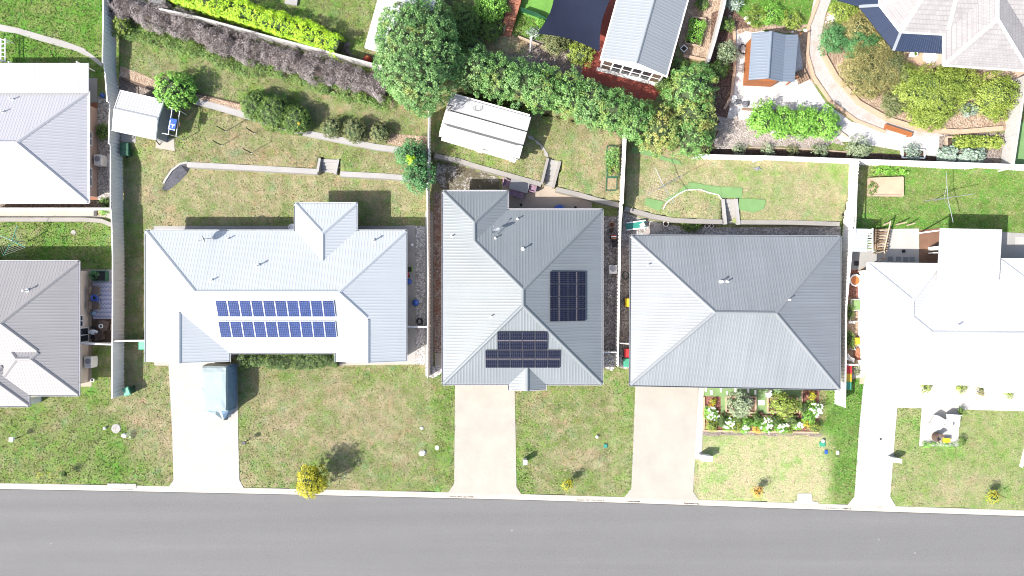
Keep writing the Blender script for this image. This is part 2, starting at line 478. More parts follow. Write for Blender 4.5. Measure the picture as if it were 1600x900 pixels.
class MB:
    def __init__(s):
        s.v, s.f, s.mi, s.uv = [], [], [], []

    def face(s, pts, mi=0, uv=None):
        k = len(s.v)
        s.v.extend([tuple(p) for p in pts])
        s.f.append(tuple(range(k, k + len(pts))))
        s.mi.append(mi)
        s.uv.append(uv)

    def prism(s, poly, z0, z1, mi=0, mtop=None, bottom=True):
        a = sum(poly[i][0] * poly[(i + 1) % len(poly)][1] - poly[(i + 1) % len(poly)][0] * poly[i][1] for i in range(len(poly)))
        if a < 0:
            poly = poly[::-1]
        zt = z1 if hasattr(z1, '__len__') else [z1] * len(poly)
        if a < 0 and hasattr(z1, '__len__'):
            zt = z1[::-1]
        n = len(poly)
        s.face([(x, y, zt[i]) for i, (x, y) in enumerate(poly)], mi if mtop is None else mtop)
        for i in range(n):
            j = (i + 1) % n
            s.face([(*poly[i], z0), (*poly[j], z0), (*poly[j], zt[j]), (*poly[i], zt[i])], mi)
        if bottom:
            s.face([(x, y, z0) for x, y in poly][::-1], mi)

    def box(s, c, size, rz=0.0, mi=0, tilt=0.0):
        """Axis box: c is the centre, size full lengths, rz a turn about z, tilt a turn about its own x."""
        hx, hy, hz = [d / 2 for d in size]
        cz, sz, ct, st = math.cos(rz), math.sin(rz), math.cos(tilt), math.sin(tilt)
        q = []
        for x, y, z in ((-1, -1, -1), (1, -1, -1), (1, 1, -1), (-1, 1, -1), (-1, -1, 1), (1, -1, 1), (1, 1, 1), (-1, 1, 1)):
            x, y, z = x * hx, y * hy, z * hz
            y, z = y * ct - z * st, y * st + z * ct
            q.append((c[0] + x * cz - y * sz, c[1] + x * sz + y * cz, c[2] + z))
        for f in ((0, 3, 2, 1), (4, 5, 6, 7), (0, 1, 5, 4), (1, 2, 6, 5), (2, 3, 7, 6), (3, 0, 4, 7)):
            s.face([q[i] for i in f], mi)

    def tube(s, pts, r, n=6, mi=0, cap=True):
        pts = [np.array(p, float) for p in pts]
        rr = r if hasattr(r, '__len__') else [r] * len(pts)
        rings = []
        for i, p in enumerate(pts):
            d = pts[min(i + 1, len(pts) - 1)] - pts[max(i - 1, 0)]
            d = d / (np.linalg.norm(d) + 1e-9)
            a = np.array((0, 0, 1.0)) if abs(d[2]) < 0.9 else np.array((1.0, 0, 0))
            u = np.cross(d, a)
            u /= np.linalg.norm(u)
            w = np.cross(d, u)
            rings.append([p + rr[i] * (math.cos(t) * u + math.sin(t) * w) for t in [2 * math.pi * k / n for k in range(n)]])
        for a, b in zip(rings, rings[1:]):
            for k in range(n):
                j = (k + 1) % n
                s.face([a[k], b[k], b[j], a[j]], mi)
        if cap:
            s.face(rings[0], mi)
            s.face(rings[-1][::-1], mi)

    def lathe(s, c, prof, n=14, mi=0, sx=1.0, sy=1.0):
        rings = [[(c[0] + sx * r * math.cos(2 * math.pi * k / n), c[1] + sy * r * math.sin(2 * math.pi * k / n), c[2] + z) for k in range(n)] for r, z in prof]
        for a, b in zip(rings, rings[1:]):
            for k in range(n):
                j = (k + 1) % n
                s.face([a[k], a[j], b[j], b[k]], mi)
        s.face(rings[-1], mi)
        s.face(rings[0][::-1], mi)

    def blob(s, c, rad, seed=0, rough=0.15, mi=0, n=10, m=7):
        rn = random.Random(seed)
        off = [[1 + rn.uniform(-rough, rough) for _ in range(n)] for _ in range(m + 1)]
        def pt(i, k):
            t = math.pi * i / m
            p = 2 * math.pi * k / n
            o = off[i][k % n] if 0 < i < m else 1
            return (c[0] + rad[0] * o * math.sin(t) * math.cos(p), c[1] + rad[1] * o * math.sin(t) * math.sin(p), c[2] - rad[2] * o * math.cos(t))
        for i in range(m):
            for k in range(n):
                q = [pt(i, k), pt(i, k + 1), pt(i + 1, k + 1), pt(i + 1, k)]
                if i == 0:
                    q = [q[0], q[2], q[3]]
                elif i == m - 1:
                    q = [q[0], q[1], q[2]]
                s.face(q, mi)

    def build(s, name, mats, parent=None, base=None, smooth=False):
        if not s.f:
            return None
        mats = mats if isinstance(mats, (list, tuple)) else [mats]
        arr = np.array(s.v)
        if base is None:
            base = wloc(parent) if parent is not None else ((arr[:, 0].min() + arr[:, 0].max()) / 2, (arr[:, 1].min() + arr[:, 1].max()) / 2, arr[:, 2].min())
        me = bpy.data.meshes.new(name)
        me.from_pydata([tuple(p) for p in (arr - np.array(base))], [], s.f)
        for m in mats:
            me.materials.append(M[m] if isinstance(m, str) else m)
        me.polygons.foreach_set('material_index', s.mi)
        if any(u is not None for u in s.uv):
            ul = me.uv_layers.new(name='UVMap')
            flat = []
            for f, u in zip(s.f, s.uv):
                flat.extend(u if u is not None else [(0, 0)] * len(f))
            ul.data.foreach_set('uv', [c for p in flat for c in p])
        if smooth:
            me.polygons.foreach_set('use_smooth', [True] * len(s.f))
        me.update()
        o = bpy.data.objects.new(name, me)
        COL.objects.link(o)
        if parent is not None:
            o.parent = parent
            pl = wloc(parent)
            o.location = tuple(base[i] - pl[i] for i in range(3))
        else:
            o.location = base
        WORLD[o.name] = tuple(base)
        return o


def tag(o, label, cat=None, group=None, kind=None):
    o['label'] = label
    if cat:
        o['category'] = cat
    if group:
        o['group'] = group
    if kind:
        o['kind'] = kind
    return o


def thing(name, label, cat, loc, group=None):
    o = bpy.data.objects.new(name, None)
    o.empty_display_size = 0.3
    COL.objects.link(o)
    o.location = loc
    WORLD[o.name] = tuple(loc)
    return tag(o, label, cat, group)


# ------------------------------------------------------------------ terrain heights
def inside(x, y, poly):
    c = False
    n = len(poly)
    for i in range(n):
        x1, y1 = poly[i]
        x2, y2 = poly[i - 1]
        if (y1 > y) != (y2 > y) and x < (x2 - x1) * (y - y1) / (y2 - y1) + x1:
            c = not c
    return c


def inside_np(X, Y, poly):
    c = np.zeros(X.shape, bool)
    n = len(poly)
    for i in range(n):
        x1, y1 = poly[i]
        x2, y2 = poly[i - 1]
        if y1 == y2:
            continue
        c ^= ((y1 > Y) != (y2 > Y)) & (X < (x2 - x1) * (Y - y1) / (y2 - y1) + x1)
    return c


ZB, ZC, ZD, ZE = 0.7, 1.2, 0.8, 0.8
RW2 = [(186, 118), (240, 136), (305, 155), (380, 178), (480, 207), (588, 228), (640, 236), (674, 240)]
ZONES = [  # later wins
    (ZB, [(193, 120), (240, 140), (380, 182), (672, 240), (672, 281), (531, 272), (531, 247), (497, 245), (499, 267), (293, 256), (281, 256.5), (268, 266.5), (258, 281.5), (250, 299), (193, 330)]),
    (ZD, [(676, 135), (973, 206), (969, 320), (869, 294), (877, 252), (857, 248), (848, 288), (785, 272), (676, 241)]),
    (ZE, [(978, 205), (1344, 248), (1316, 350), (1152, 347), (1153, 312), (1130, 311), (1129, 346), (1060, 344), (1015, 335), (975, 325)]),
    (ZC, [(177, -160), (1900, -160), (1900, 268), (1600, 262), (1345, 253), (1088, 246), (978, 203), (674, 129), (674, 237)] + RW2[::-1][1:]),
]
ZW = [(z, [P2(a, b, z) for a, b in poly]) for z, poly in ZONES]


def ramp_b(x, y):
    px, py = x * FX / (H - 0.5) + 800, 450 - y * FX / (H - 0.5)
    t = np.clip((py - 225) / 30.0, 0, 1)
    r = np.clip((px - 200) / 85.0, 0, 1)
    return 1 - t * (1 - r)


def gz(x, y):
    z = 0.0
    for zz, poly in ZW:
        if inside(x, y, poly):
            z = zz * (float(ramp_b(x, y)) if zz == ZB and poly is ZW[0][1] else 1)
    return z


def gzp(px, py):
    """Ground height under a photo pixel."""
    for z in (ZC, ZD, ZB, 0.0):
        x, y = P2(px, py, z)
        g = gz(x, y)
        if abs(g - z) < 0.12:
            return g
    return gz(*P2(px, py, 0))


def G(px, py, dz=0.0):
    z = gzp(px, py)
    return P(px, py, z)[:2] + (z + dz,)


KERB_BACK = [(-500, 743), (0, 755), (200, 758.5), (400, 762.5), (600, 767), (800, 771.5), (1000, 777.5), (1200, 784.5), (1400, 791), (1600, 797.5), (2100, 814)]
KERB_FRONT = [(x, y + 9.6) for x, y in KERB_BACK]


def kerb_y(px, line):
    return float(np.interp(px, [a for a, b in line], [b for a, b in line]))


# how green the lawn is, in photo pixels: x, y, half-width, half-height, value
GREEN = [
    (80, 45, 110, 70, 0.85), (80, 375, 120, 45, 0.72), (380, 130, 240, 90, 0.36), (430, 140, 60, 30, 0.62), (250, 60, 50, 40, 0.5),
    (430, 215, 260, 50, 0.30), (420, 300, 280, 60, 0.22), (520, 345, 90, 30, 0.42), (110, 690, 140, 80, 0.54), (155, 715, 40, 50, 0.75), (235, 640, 35, 70, 0.18),
    (520, 660, 160, 100, 0.24), (500, 590, 140, 14, 0.38), (560, 735, 160, 35, 0.42), (400, 700, 30, 60, 0.36), (693, 680, 16, 100, 0.66), (880, 690, 80, 90, 0.41), (890, 715, 50, 18, 0.2), (815, 740, 20, 40, 0.75), (975, 680, 14, 110, 0.55),
    (1190, 735, 110, 55, 0.20), (1320, 690, 26, 100, 1.0), (1490, 720, 120, 80, 0.62), (1500, 760, 60, 30, 0.28), (1420, 670, 25, 40, 0.75), (1160, 290, 190, 50, 0.27), (1080, 320, 60, 30, 0.35), (1250, 270, 60, 20, 0.34), (1190, 365, 0, 0, 0),
    (1480, 305, 140, 60, 0.80), (1420, 330, 80, 40, 0.92), (900, 260, 75, 60, 0.23), (740, 225, 70, 50, 0.42), (840, 215, 30, 20, 0.5), (500, 30, 110, 50, 0.62), (470, 50, 80, 25, 0.5), (850, 15, 40, 30, 0.9),
    (790, 70, 50, 25, 0.8), (1220, 20, 100, 30, 0.92), (200, 400, 26, 240, 0.36), (740, 270, 60, 20, 0.4), (945, 335, 30, 20, 0.6),
]


PALE = [(1190, 735, 105, 55, 1.0), (1490, 720, 130, 85, 0.45), (1160, 300, 190, 50, 0.42), (1480, 310, 140, 60, 0.10), (420, 310, 250, 50, 0.14), (1318, 690, 22, 100, 0.15), (970, 680, 16, 110, 0.2), (900, 265, 70, 60, 0.1)]


def build_ground():
    xs = np.concatenate([[-260, -150, -90, -66], np.arange(-54, 54.01, 0.3), [66, 90, 150, 260]])
    ys = np.concatenate([[-260, -150, -80, -45], np.arange(-30, 42.01, 0.3), [50, 70, 120, 260]])
    X, Y = np.meshgrid(xs, ys)
    Z = np.zeros(X.shape)
    for zz, poly in ZW:
        ins = inside_np(X, Y, poly)
        Z = np.where(ins, zz * (ramp_b(X, Y) if poly is ZW[0][1] else 1), Z)
    px = X * FX / H + 800
    py = 450 - Y * FX / H
    kb = np.interp(px, [a for a, b in KERB_BACK], [b for a, b in KERB_BACK])
    Z = np.where((py > kb + 3) & (py < kb + 170), -0.35, Z)   # the road bed
    rn = np.random.RandomState(3)
    Z = Z + np.where(Z > -0.3, (rn.rand(*X.shape) - 0.5) * 0.016 - 0.008, 0)
    pxg = X * FX / (H - np.maximum(Z, 0)) + 800
    pyg = 450 - Y * FX / (H - np.maximum(Z, 0))
    num = np.full(X.shape, 0.42 * 0.15)
    den = np.full(X.shape, 0.15)
    for cx, cy, wx, wy, val in GREEN:
        if wx == 0:
            continue
        d = np.maximum(np.abs(pxg - cx) / wx, np.abs(pyg - cy) / wy)
        w = np.clip(1.25 - d, 0, 1) ** 1.3 / (0.15 + (wx * wy) / 30000.0)
        num += w * val
        den += w
    g = num / den
    pale = np.zeros(X.shape)
    for cx, cy, wx, wy, val in PALE:
        d = np.maximum(np.abs(pxg - cx) / wx, np.abs(pyg - cy) / wy)
        pale = np.maximum(pale, np.clip((1.15 - d) / 0.25, 0, 1) * val)
    ny, nx = X.shape
    co = np.stack([X, Y, Z], -1).reshape(-1, 3)
    idx = np.arange(ny * nx).reshape(ny, nx)
    f = np.stack([idx[:-1, :-1], idx[:-1, 1:], idx[1:, 1:], idx[1:, :-1]], -1).reshape(-1, 4)
    me = bpy.data.meshes.new('ground')
    me.vertices.add(len(co))
    me.vertices.foreach_set('co', co.ravel())
    me.loops.add(f.size)
    me.loops.foreach_set('vertex_index', f.ravel())
    me.polygons.add(len(f))
    me.polygons.foreach_set('loop_start', np.arange(0, f.size, 4))
    me.update(calc_edges=True)
    at = me.attributes.new('green', 'FLOAT', 'POINT')
    at.data.foreach_set('value', g.ravel())
    pa = me.attributes.new('pale', 'FLOAT', 'POINT')
    pa.data.foreach_set('value', pale.ravel())
    me.materials.append(M['lawn'])
    o = bpy.data.objects.new('ground', me)
    COL.objects.link(o)
    tag(o, 'patchy green and dry lawn spread over all the house lots', 'lawn', kind='structure')
    return xs, ys, g, pale


GRID = build_ground()
NOGRASS = []      # world polygons where no blades stand


def jag(poly, amp, step=0.5, seed=1):
    """Break a clean outline into a hand-made one."""
    if amp <= 0:
        return poly
    rn = random.Random(seed)
    out = []
    n = len(poly)
    for i in range(n):
        a, b = poly[i], poly[(i + 1) % n]
        L = math.hypot(b[0] - a[0], b[1] - a[1])
        k = max(1, int(L / step))
        for j in range(k):
            t = j / k
            out.append((a[0] + (b[0] - a[0]) * t + rn.uniform(-amp, amp), a[1] + (b[1] - a[1]) * t + rn.uniform(-amp, amp)))
    return out


LAYER = [0]


def sheet(name, pix, mat, label, cat, z=None, layer=None, jagged=0.0, kind='structure', thick=0.0, grassy=False):
    """A ground surface: outline in photo pixels at the height of the ground there."""
    if z is None:
        cx = sum(p[0] for p in pix) / len(pix)
        cy = sum(p[1] for p in pix) / len(pix)
        z = gzp(cx, cy)
    LAYER[0] += 1
    dz = 0.012 + (layer or 0) * 0.006 + (LAYER[0] % 7) * 0.0006 + thick
    poly = [P2(a, b, z + dz) for a, b in pix]
    if not grassy:
        NOGRASS.append(poly)
    poly = jag(poly, jagged, 0.45, LAYER[0])
    mb = MB()
    if thick:
        mb.prism(poly, z - 0.02, z + dz, bottom=False)
    else:
        a = sum(poly[i][0] * poly[(i + 1) % len(poly)][1] - poly[(i + 1) % len(poly)][0] * poly[i][1] for i in range(len(poly)))
        if a < 0:
            poly = poly[::-1]
        mb.face([(x, y, z + dz) for x, y in poly])
    return tag(mb.build(name, mat), label, cat, kind=kind)
# ------------------------------------------------------------------ roofs
def clip2(poly, a, b, c):
    """Keep the side a*x + b*y + c >= 0 of a convex polygon."""
    out = []
    n = len(poly)
    for i in range(n):
        p, q = poly[i], poly[(i + 1) % n]
        dp, dq = a * p[0] + b * p[1] + c, a * q[0] + b * q[1] + c
        if dp >= 0:
            out.append(p)
        if (dp >= 0) != (dq >= 0):
            t = dp / (dp - dq)
            out.append((p[0] + (q[0] - p[0]) * t, p[1] + (q[1] - p[1]) * t))
    return out


def area2(poly):
    return 0.5 * sum(poly[i][0] * poly[(i + 1) % len(poly)][1] - poly[(i + 1) % len(poly)][0] * poly[i][1] for i in range(len(poly)))


class Wing:
    """One hipped (or gabled) roof over a convex footprint; plane i is z = ez + t*dist(edge i)."""
    def __init__(s, pix, ez, pitch=0.414, gables=(), pitches=None, world=None):
        poly = world or [P2(a, b, ez) for a, b in pix]
        n = len(poly)
        gab = set(gables)
        pit = list(pitches) if pitches else [pitch] * n
        if area2(poly) < 0:
            poly = poly[::-1]
            gab = {(n - 2 - g) % n for g in gab}
            pit = [pit[(n - 2 - i) % n] for i in range(n)]
        s.poly, s.ez, s.n, s.gab = poly, ez, n, gab
        s.edge, s.pl = [], []
        for i in range(n):
            (x1, y1), (x2, y2) = poly[i], poly[(i + 1) % n]
            L = math.hypot(x2 - x1, y2 - y1)
            nx, ny = -(y2 - y1) / L, (x2 - x1) / L
            s.edge.append((nx, ny, -(nx * x1 + ny * y1), ((x2 - x1) / L, (y2 - y1) / L), L))
            t = pit[i]
            s.pl.append(None if i in gab else (t * nx, t * ny, ez + t * s.edge[-1][2], t))

    def zp(s, i, x, y):
        a, b, c, t = s.pl[i]
        return a * x + b * y + c

    def z(s, x, y):
        return min(s.zp(i, x, y) for i in range(s.n) if s.pl[i])

    def inside(s, x, y, m=0.0):
        return all(e[0] * x + e[1] * y + e[2] >= m for e in s.edge)

    def faces(s):
        out = []
        for i in range(s.n):
            if not s.pl[i]:
                continue
            p = s.poly
            for j in range(s.n):
                if j != i and s.pl[j]:
                    p = clip2(p, s.pl[j][0] - s.pl[i][0], s.pl[j][1] - s.pl[i][1], s.pl[j][2] - s.pl[i][2])
                    if len(p) < 3:
                        break
            if len(p) >= 3:
                out.append((i, p))
        return out

    def cut_by(s, i, p, B, eps):
        """Pieces of face polygon p (plane i of s) that are not under wing B."""
        keep, rest = [], p
        a, b, c, _ = s.pl[i]
        cons = [(-e[0], -e[1], -e[2]) for e in B.edge]
        cons += [(a - q[0], b - q[1], c - q[2] + eps) for q in B.pl if q]
        for (u, v, w) in cons:
            o = clip2(rest, u, v, w)
            if len(o) >= 3 and abs(area2(o)) > 1e-4:
                keep.append(o)
            rest = clip2(rest, -u, -v, -w)
            if len(rest) < 3 or abs(area2(rest)) < 1e-4:
                return keep
        return keep


RIB = 0.26


def rib_strips(poly, d, period=RIB, h=0.010):
    """Cut a plan polygon into pan / rib strips across direction d; yields (piece, height function)."""
    us = [p[0] * d[0] + p[1] * d[1] for p in poly]
    u0, u1 = min(us), max(us)
    br = [(0.0, 0.0), (0.60, 0.0), (0.74, h), (0.86, h), (1.0, 0.0)]
    k = math.floor(u0 / period)
    while k * period < u1:
        for (a, ha), (b, hb) in zip(br, br[1:]):
            ua, ub = (k + a) * period, (k + b) * period
            if ub <= u0 or ua >= u1:
                continue
            q = clip2(poly, d[0], d[1], -ua)
            if len(q) >= 3:
                q = clip2(q, -d[0], -d[1], ub)
            if len(q) >= 3:
                yield q, (lambda x, y, ua=ua, ub=ub, ha=ha, hb=hb: ha + (hb - ha) * min(1, max(0, (x * d[0] + y * d[1] - ua) / (ub - ua))))
        k += 1


def roof_set(house, wings, mat, style='rib', cap_mat=None, cap_w=0.34, gut=0.12, wallmat='brick', zbase=0.0, inset=0.5, gutmat=None, wallh=None, capless=()):
    """Roofs of one building: the wings' union, one roof part per wing with its caps and gutters as sub-parts, walls under them."""
    cap_mat = cap_mat or mat
    gutmat = gutmat or mat
    roofs = []
    for wi, A in enumerate(wings):
        mb = MB()
        for i, p in A.faces():
            pieces = [p]
            for bi, B in enumerate(wings):
                if bi == wi:
                    continue
                eps = -1e-4 if bi < wi else 1e-4
                pieces = [q for r in pieces for q in A.cut_by(i, r, B, eps)]
            d = A.edge[i][3]
            nx, ny = A.edge[i][0], A.edge[i][1]
            for q in pieces:
                if abs(area2(q)) < 0.003:
                    continue
                if style == 'rib':
                    for r, hf in rib_strips(q, d):
                        mb.face([(x, y, A.zp(i, x, y) + hf(x, y)) for x, y in r], 0, [(x * d[0] + y * d[1], x * nx + y * ny) for x, y in r])
                else:   # tiles: stepped courses
                    vs = [x * nx + y * ny for x, y in q]
                    k = math.floor(min(vs) / 0.36)
                    while k * 0.36 < max(vs):
                        r = clip2(q, nx, ny, -k * 0.36)
                        if len(r) >= 3:
                            r = clip2(r, -nx, -ny, (k + 1) * 0.36)
                        if len(r) >= 3:
                            mb.face([(x, y, A.zp(i, x, y) + 0.016 * (1 - (x * nx + y * ny - k * 0.36) / 0.36)) for x, y in r], 0, [(x * d[0] + y * d[1], x * nx + y * ny) for x, y in r])
                        k += 1
        # gable walls and soffit close the roof below
        for g in A.gab:
            (x1, y1), (x2, y2) = A.poly[g], A.poly[(g + 1) % A.n]
            ix, iy = A.edge[g][0] * 0.12, A.edge[g][1] * 0.12
            pts = [(x1 + (x2 - x1) * t + ix, y1 + (y2 - y1) * t + iy) for t in [k / 16 for k in range(17)]]
            mb.face([(x, y, A.ez - 0.03) for x, y in (pts[0], pts[-1])] + [(x, y, A.z(x, y) - 0.01) for x, y in pts[::-1]], 1, None)
        mb.face([(x, y, A.ez - 0.05 - 0.004 * wi) for x, y in A.poly][::-1], 1, None)
        for i in range(A.n):
            (x1, y1), (x2, y2) = A.poly[i], A.poly[(i + 1) % A.n]
            z1 = A.ez - 0.05
        roof = mb.build('roof', [mat, wallmat if style != 'tile' else 'offwhite'], house)
        roofs.append(roof)
        # ridge and hip caps
        cb = MB()
        fs = A.faces()
        for i, p in fs:
            for k in range(len(p)):
                a, b = p[k], p[(k + 1) % len(p)]
                m = ((a[0] + b[0]) / 2, (a[1] + b[1]) / 2)
                for j in range(i + 1, A.n):
                    if not A.pl[j] or abs(A.zp(i, *m) - A.zp(j, *m)) > 1e-4:
                        continue
                    L = math.hypot(b[0] - a[0], b[1] - a[1])
                    if L < 0.2:
                        continue
                    nst = max(2, int(L / 0.15))
                    run = []
                    for q in range(nst + 1):
                        x, y = a[0] + (b[0] - a[0]) * q / nst, a[1] + (b[1] - a[1]) * q / nst
                        zz = A.zp(i, x, y)
                        ok = not any(B is not A and B.inside(x, y, 0.02) and B.z(x, y) >= zz - 1e-3 for B in wings)
                        if ok:
                            run.append((x, y, zz))
                        if (not ok or q == nst) and len(run) > 1:
                            s_, e_ = run[0], run[-1]
                            dx, dy = e_[0] - s_[0], e_[1] - s_[1]
                            l2 = math.hypot(dx, dy)
                            ux, uy = -dy / l2, dx / l2
                            w = cap_w / 2
                            def zr(x, y):
                                return min(A.zp(i, x, y), A.zp(j, x, y))
                            ring = []
                            for (x, y, z0) in (s_, e_):
                                l_, r_ = (x + ux * w, y + uy * w), (x - ux * w, y - uy * w)
                                ring.append([(l_[0], l_[1], zr(*l_) + 0.03), (x + ux * 0.04, y + uy * 0.04, z0 + 0.075), (x - ux * 0.04, y - uy * 0.04, z0 + 0.075), (r_[0], r_[1], zr(*r_) + 0.03)])
                            for c in range(3):
                                cb.face([ring[0][c], ring[0][c + 1], ring[1][c + 1], ring[1][c]])
                            for c in (0, 3):
                                e0, e1 = ring[0][c], ring[1][c]
                                cb.face([e0, e1, (e1[0], e1[1], e1[2] - 0.06), (e0[0], e0[1], e0[2] - 0.06)])
                        if not ok:
                            run = []
        if wi not in capless:
            cb.build('ridge_cap', cap_mat, roof)
        # gutters where the eave is free
        gb = MB()
        for i in range(A.n):
            (x1, y1), (x2, y2) = A.poly[i], A.poly[(i + 1) % A.n]
            nx, ny, _, d, L = A.edge[i]
            nst = max(2, int(L / 0.1))
            run = []
            for q in range(nst + 1):
                t = q / nst
                x, y = x1 + (x2 - x1) * t, y1 + (y2 - y1) * t
                ok = not any(B is not A and B.inside(x - nx * 0.03, y - ny * 0.03, 0.0) for B in wings) and not any(B.inside(x, y, -0.05) for B in wings[:wi])
                if ok:
                    run.append((x, y))
                if (not ok or q == nst) and len(run) > 1:
                    s_, e_ = run[0], run[-1]
                    l2 = math.hypot(e_[0] - s_[0], e_[1] - s_[1])
                    if i in A.gab:
                        steps = 12
                        pr = [(s_[0] + (e_[0] - s_[0]) * k / steps, s_[1] + (e_[1] - s_[1]) * k / steps) for k in range(steps + 1)]
                        pr = [(x, y, A.z(x + nx * 0.02, y + ny * 0.02) + 0.02) for x, y in pr]
                        for a, b in zip(pr, pr[1:]):
                            gb.face([a, b, (b[0], b[1], b[2] - 0.2), (a[0], a[1], a[2] - 0.2)])
                            gb.face([a, b, (b[0] + nx * 0.06, b[1] + ny * 0.06, b[2] + 0.02), (a[0] + nx * 0.06, a[1] + ny * 0.06, a[2] + 0.02)])
                        gb.build('bargeboard', gutmat, roof)
                        gb = MB()
                    elif gut:
                        o = gut / 2 + 0.002
                        cx, cy = (s_[0] + e_[0]) / 2 - nx * o, (s_[1] + e_[1]) / 2 - ny * o
                        an = math.atan2(d[1], d[0])
                        # an open trough: back, floor, outer lip
                        gb.box((cx, cy, A.ez - 0.10), (l2 + (gut if l2 > 1 else 0), gut, 0.02), an)
                        gb.box((cx - nx * (gut / 2 - 0.0125), cy - ny * (gut / 2 - 0.0125), A.ez - 0.035), (l2 + gut, 0.025, 0.11), an)
                        gb.box((cx + nx * (gut / 2 + 0.008), cy + ny * (gut / 2 + 0.008), A.ez - 0.06), (l2 + 0.01, 0.018, 0.14), an)
                        gb.build('gutter', gutmat, roof)
                        gb = MB()
                if not ok:
                    run = []
    # walls, pulled in from the eaves, each wing a box
    wb = MB()
    for A in wings:
        ins = []
        for i in range(A.n):
            e0, e1 = A.edge[i - 1], A.edge[i]
            ii = inset + 0.007 * wings.index(A)
            i0 = 0.13 if (i - 1) % A.n in A.gab else ii
            i1 = 0.13 if i in A.gab else ii
            det = e0[0] * e1[1] - e1[0] * e0[1]
            c0, c1 = e0[2] - i0, e1[2] - i1
            ins.append(((-c0 * e1[1] + c1 * e0[1]) / det, (-e0[0] * c1 + e1[0] * c0) / det))
        wb.prism(ins, zbase - 0.05, A.ez - 0.06, bottom=False)
        NOGRASS.append(A.poly)
    wb.build('wall', wallmat, house)
    return roofs


def corr_quad(mb, A, B, C, D, period=RIB, thick=0.05, mi=0, h=0.010):
    """Ribbed sheet: A-B the low edge, D-C the high one, ribs from low to high."""
    A, B, C, D = [np.array(p, float) for p in (A, B, C, D)]
    L = np.linalg.norm(B - A)
    S = np.linalg.norm(D - A)
    n = max(1, int(round(L / period)))
    br = [(0, 0), (0.66, 0), (0.76, h), (0.90, h), (1.0, 0)]
    for k in range(n):
        for (a, ha), (b, hb) in zip(br, br[1:]):
            u, w = (k + a) / n, (k + b) / n
            p = [A + (B - A) * u, A + (B - A) * w, D + (C - D) * w, D + (C - D) * u]
            for q, hh in zip(p, (ha, hb, hb, ha)):
                q[2] += hh
            mb.face(p, mi, [(u * L, 0), (w * L, 0), (w * L, S), (u * L, S)])
    lo = [p - np.array((0, 0, thick)) for p in (A, B, C, D)]
    mb.face(lo[::-1], mi)
    up = [A, B, C, D]
    for i in range(4):
        j = (i + 1) % 4
        mb.face([lo[i], lo[j], up[j], up[i]], mi)


def ray_plane(px, py, wing, i):
    z = wing.ez
    for _ in range(12):
        x, y = P2(px, py, z)
        z = wing.zp(i, x, y)
    return x, y, z


def face_index(wing, nx, ny):
    """The roof plane whose inward normal is nearest (nx, ny)."""
    return max((e[0] * nx + e[1] * ny, i) for i, e in enumerate(wing.edge))[1]


def panels(house, wing, i, px, py, cols, rows, pw, ph, gx, gy, mat, frame, along_up=True, cover=None):
    """A grid of solar panels lying on roof plane i, centred at a photo pixel; each panel a part of the house."""
    c = np.array(ray_plane(px, py, wing, i))
    e = wing.edge[i]
    u = np.array((e[3][0], e[3][1], 0.0))
    t = wing.pl[i][3]
    v = np.array((e[0], e[1], t))
    v /= np.linalg.norm(v)
    n = np.cross(u, v)
    for r in range(rows):
        for k in range(cols):
            o = c + u * ((k - (cols - 1) / 2) * (pw + gx)) + v * ((r - (rows - 1) / 2) * (ph + gy))
            mb = MB()
            def pt(a, b, h):
                return o + u * (a * pw / 2) + v * (b * ph / 2) + n * h
            f = 1 - 0.05
            top, bot = 0.125, 0.085
            g = 1 - 0.05 * pw / ph
            q = [pt(-f, -g, top - 0.006), pt(f, -g, top - 0.006), pt(f, g, top - 0.006), pt(-f, g, top - 0.006)]
            mb.face(q, 0, [(0, 0), (1, 0), (1, 1), (0, 1)])
            ou = [pt(-1, -1, top), pt(1, -1, top), pt(1, 1, top), pt(-1, 1, top)]
            inn = [pt(-f, -g, top), pt(f, -g, top), pt(f, g, top), pt(-f, g, top)]
            lo = [pt(-1, -1, bot), pt(1, -1, bot), pt(1, 1, bot), pt(-1, 1, bot)]
            for a in range(4):
                b = (a + 1) % 4
                mb.face([ou[a], ou[b], inn[b], inn[a]], 1)
                mb.face([lo[a], lo[b], ou[b], ou[a]], 1)
            mb.face(lo[::-1], 1)
            # feet down to the sheeting
            for s in (-0.6, 0.6):
                p0, p1 = pt(s, -0.7, bot), pt(s, -0.7, 0.0)
                mb.tube([p0, p1], 0.02, 4, 1)
            mb.build('solar_panel', [mat, frame], house)


def vent(house, px, py, wing, i, kind='pipe'):
    x, y, z = ray_plane(px, py, wing, i)
    mb = MB()
    if kind == 'pipe':
        mb.lathe((x, y, z), [(0.16, -0.05), (0.16, 0.05), (0.055, 0.1), (0.055, 0.55), (0.1, 0.56), (0.1, 0.62), (0.03, 0.66)], 10)
        mb.build('vent_pipe', 'offwhite', house)
    elif kind == 'small':
        mb.lathe((x, y, z), [(0.12, -0.05), (0.12, 0.04), (0.05, 0.08), (0.05, 0.4), (0.075, 0.41), (0.0, 0.45)], 8)
        mb.build('vent_pipe', 'offwhite', house)
    else:
        mb.lathe((x, y, z), [(0.2, -0.1), (0.2, 0.1), (0.14, 0.14), (0.14, 0.3), (0.2, 0.34), (0.23, 0.46), (0.18, 0.58), (0.05, 0.64)], 12)
        mb.build('roof_ventilator', 'offwhite', house)


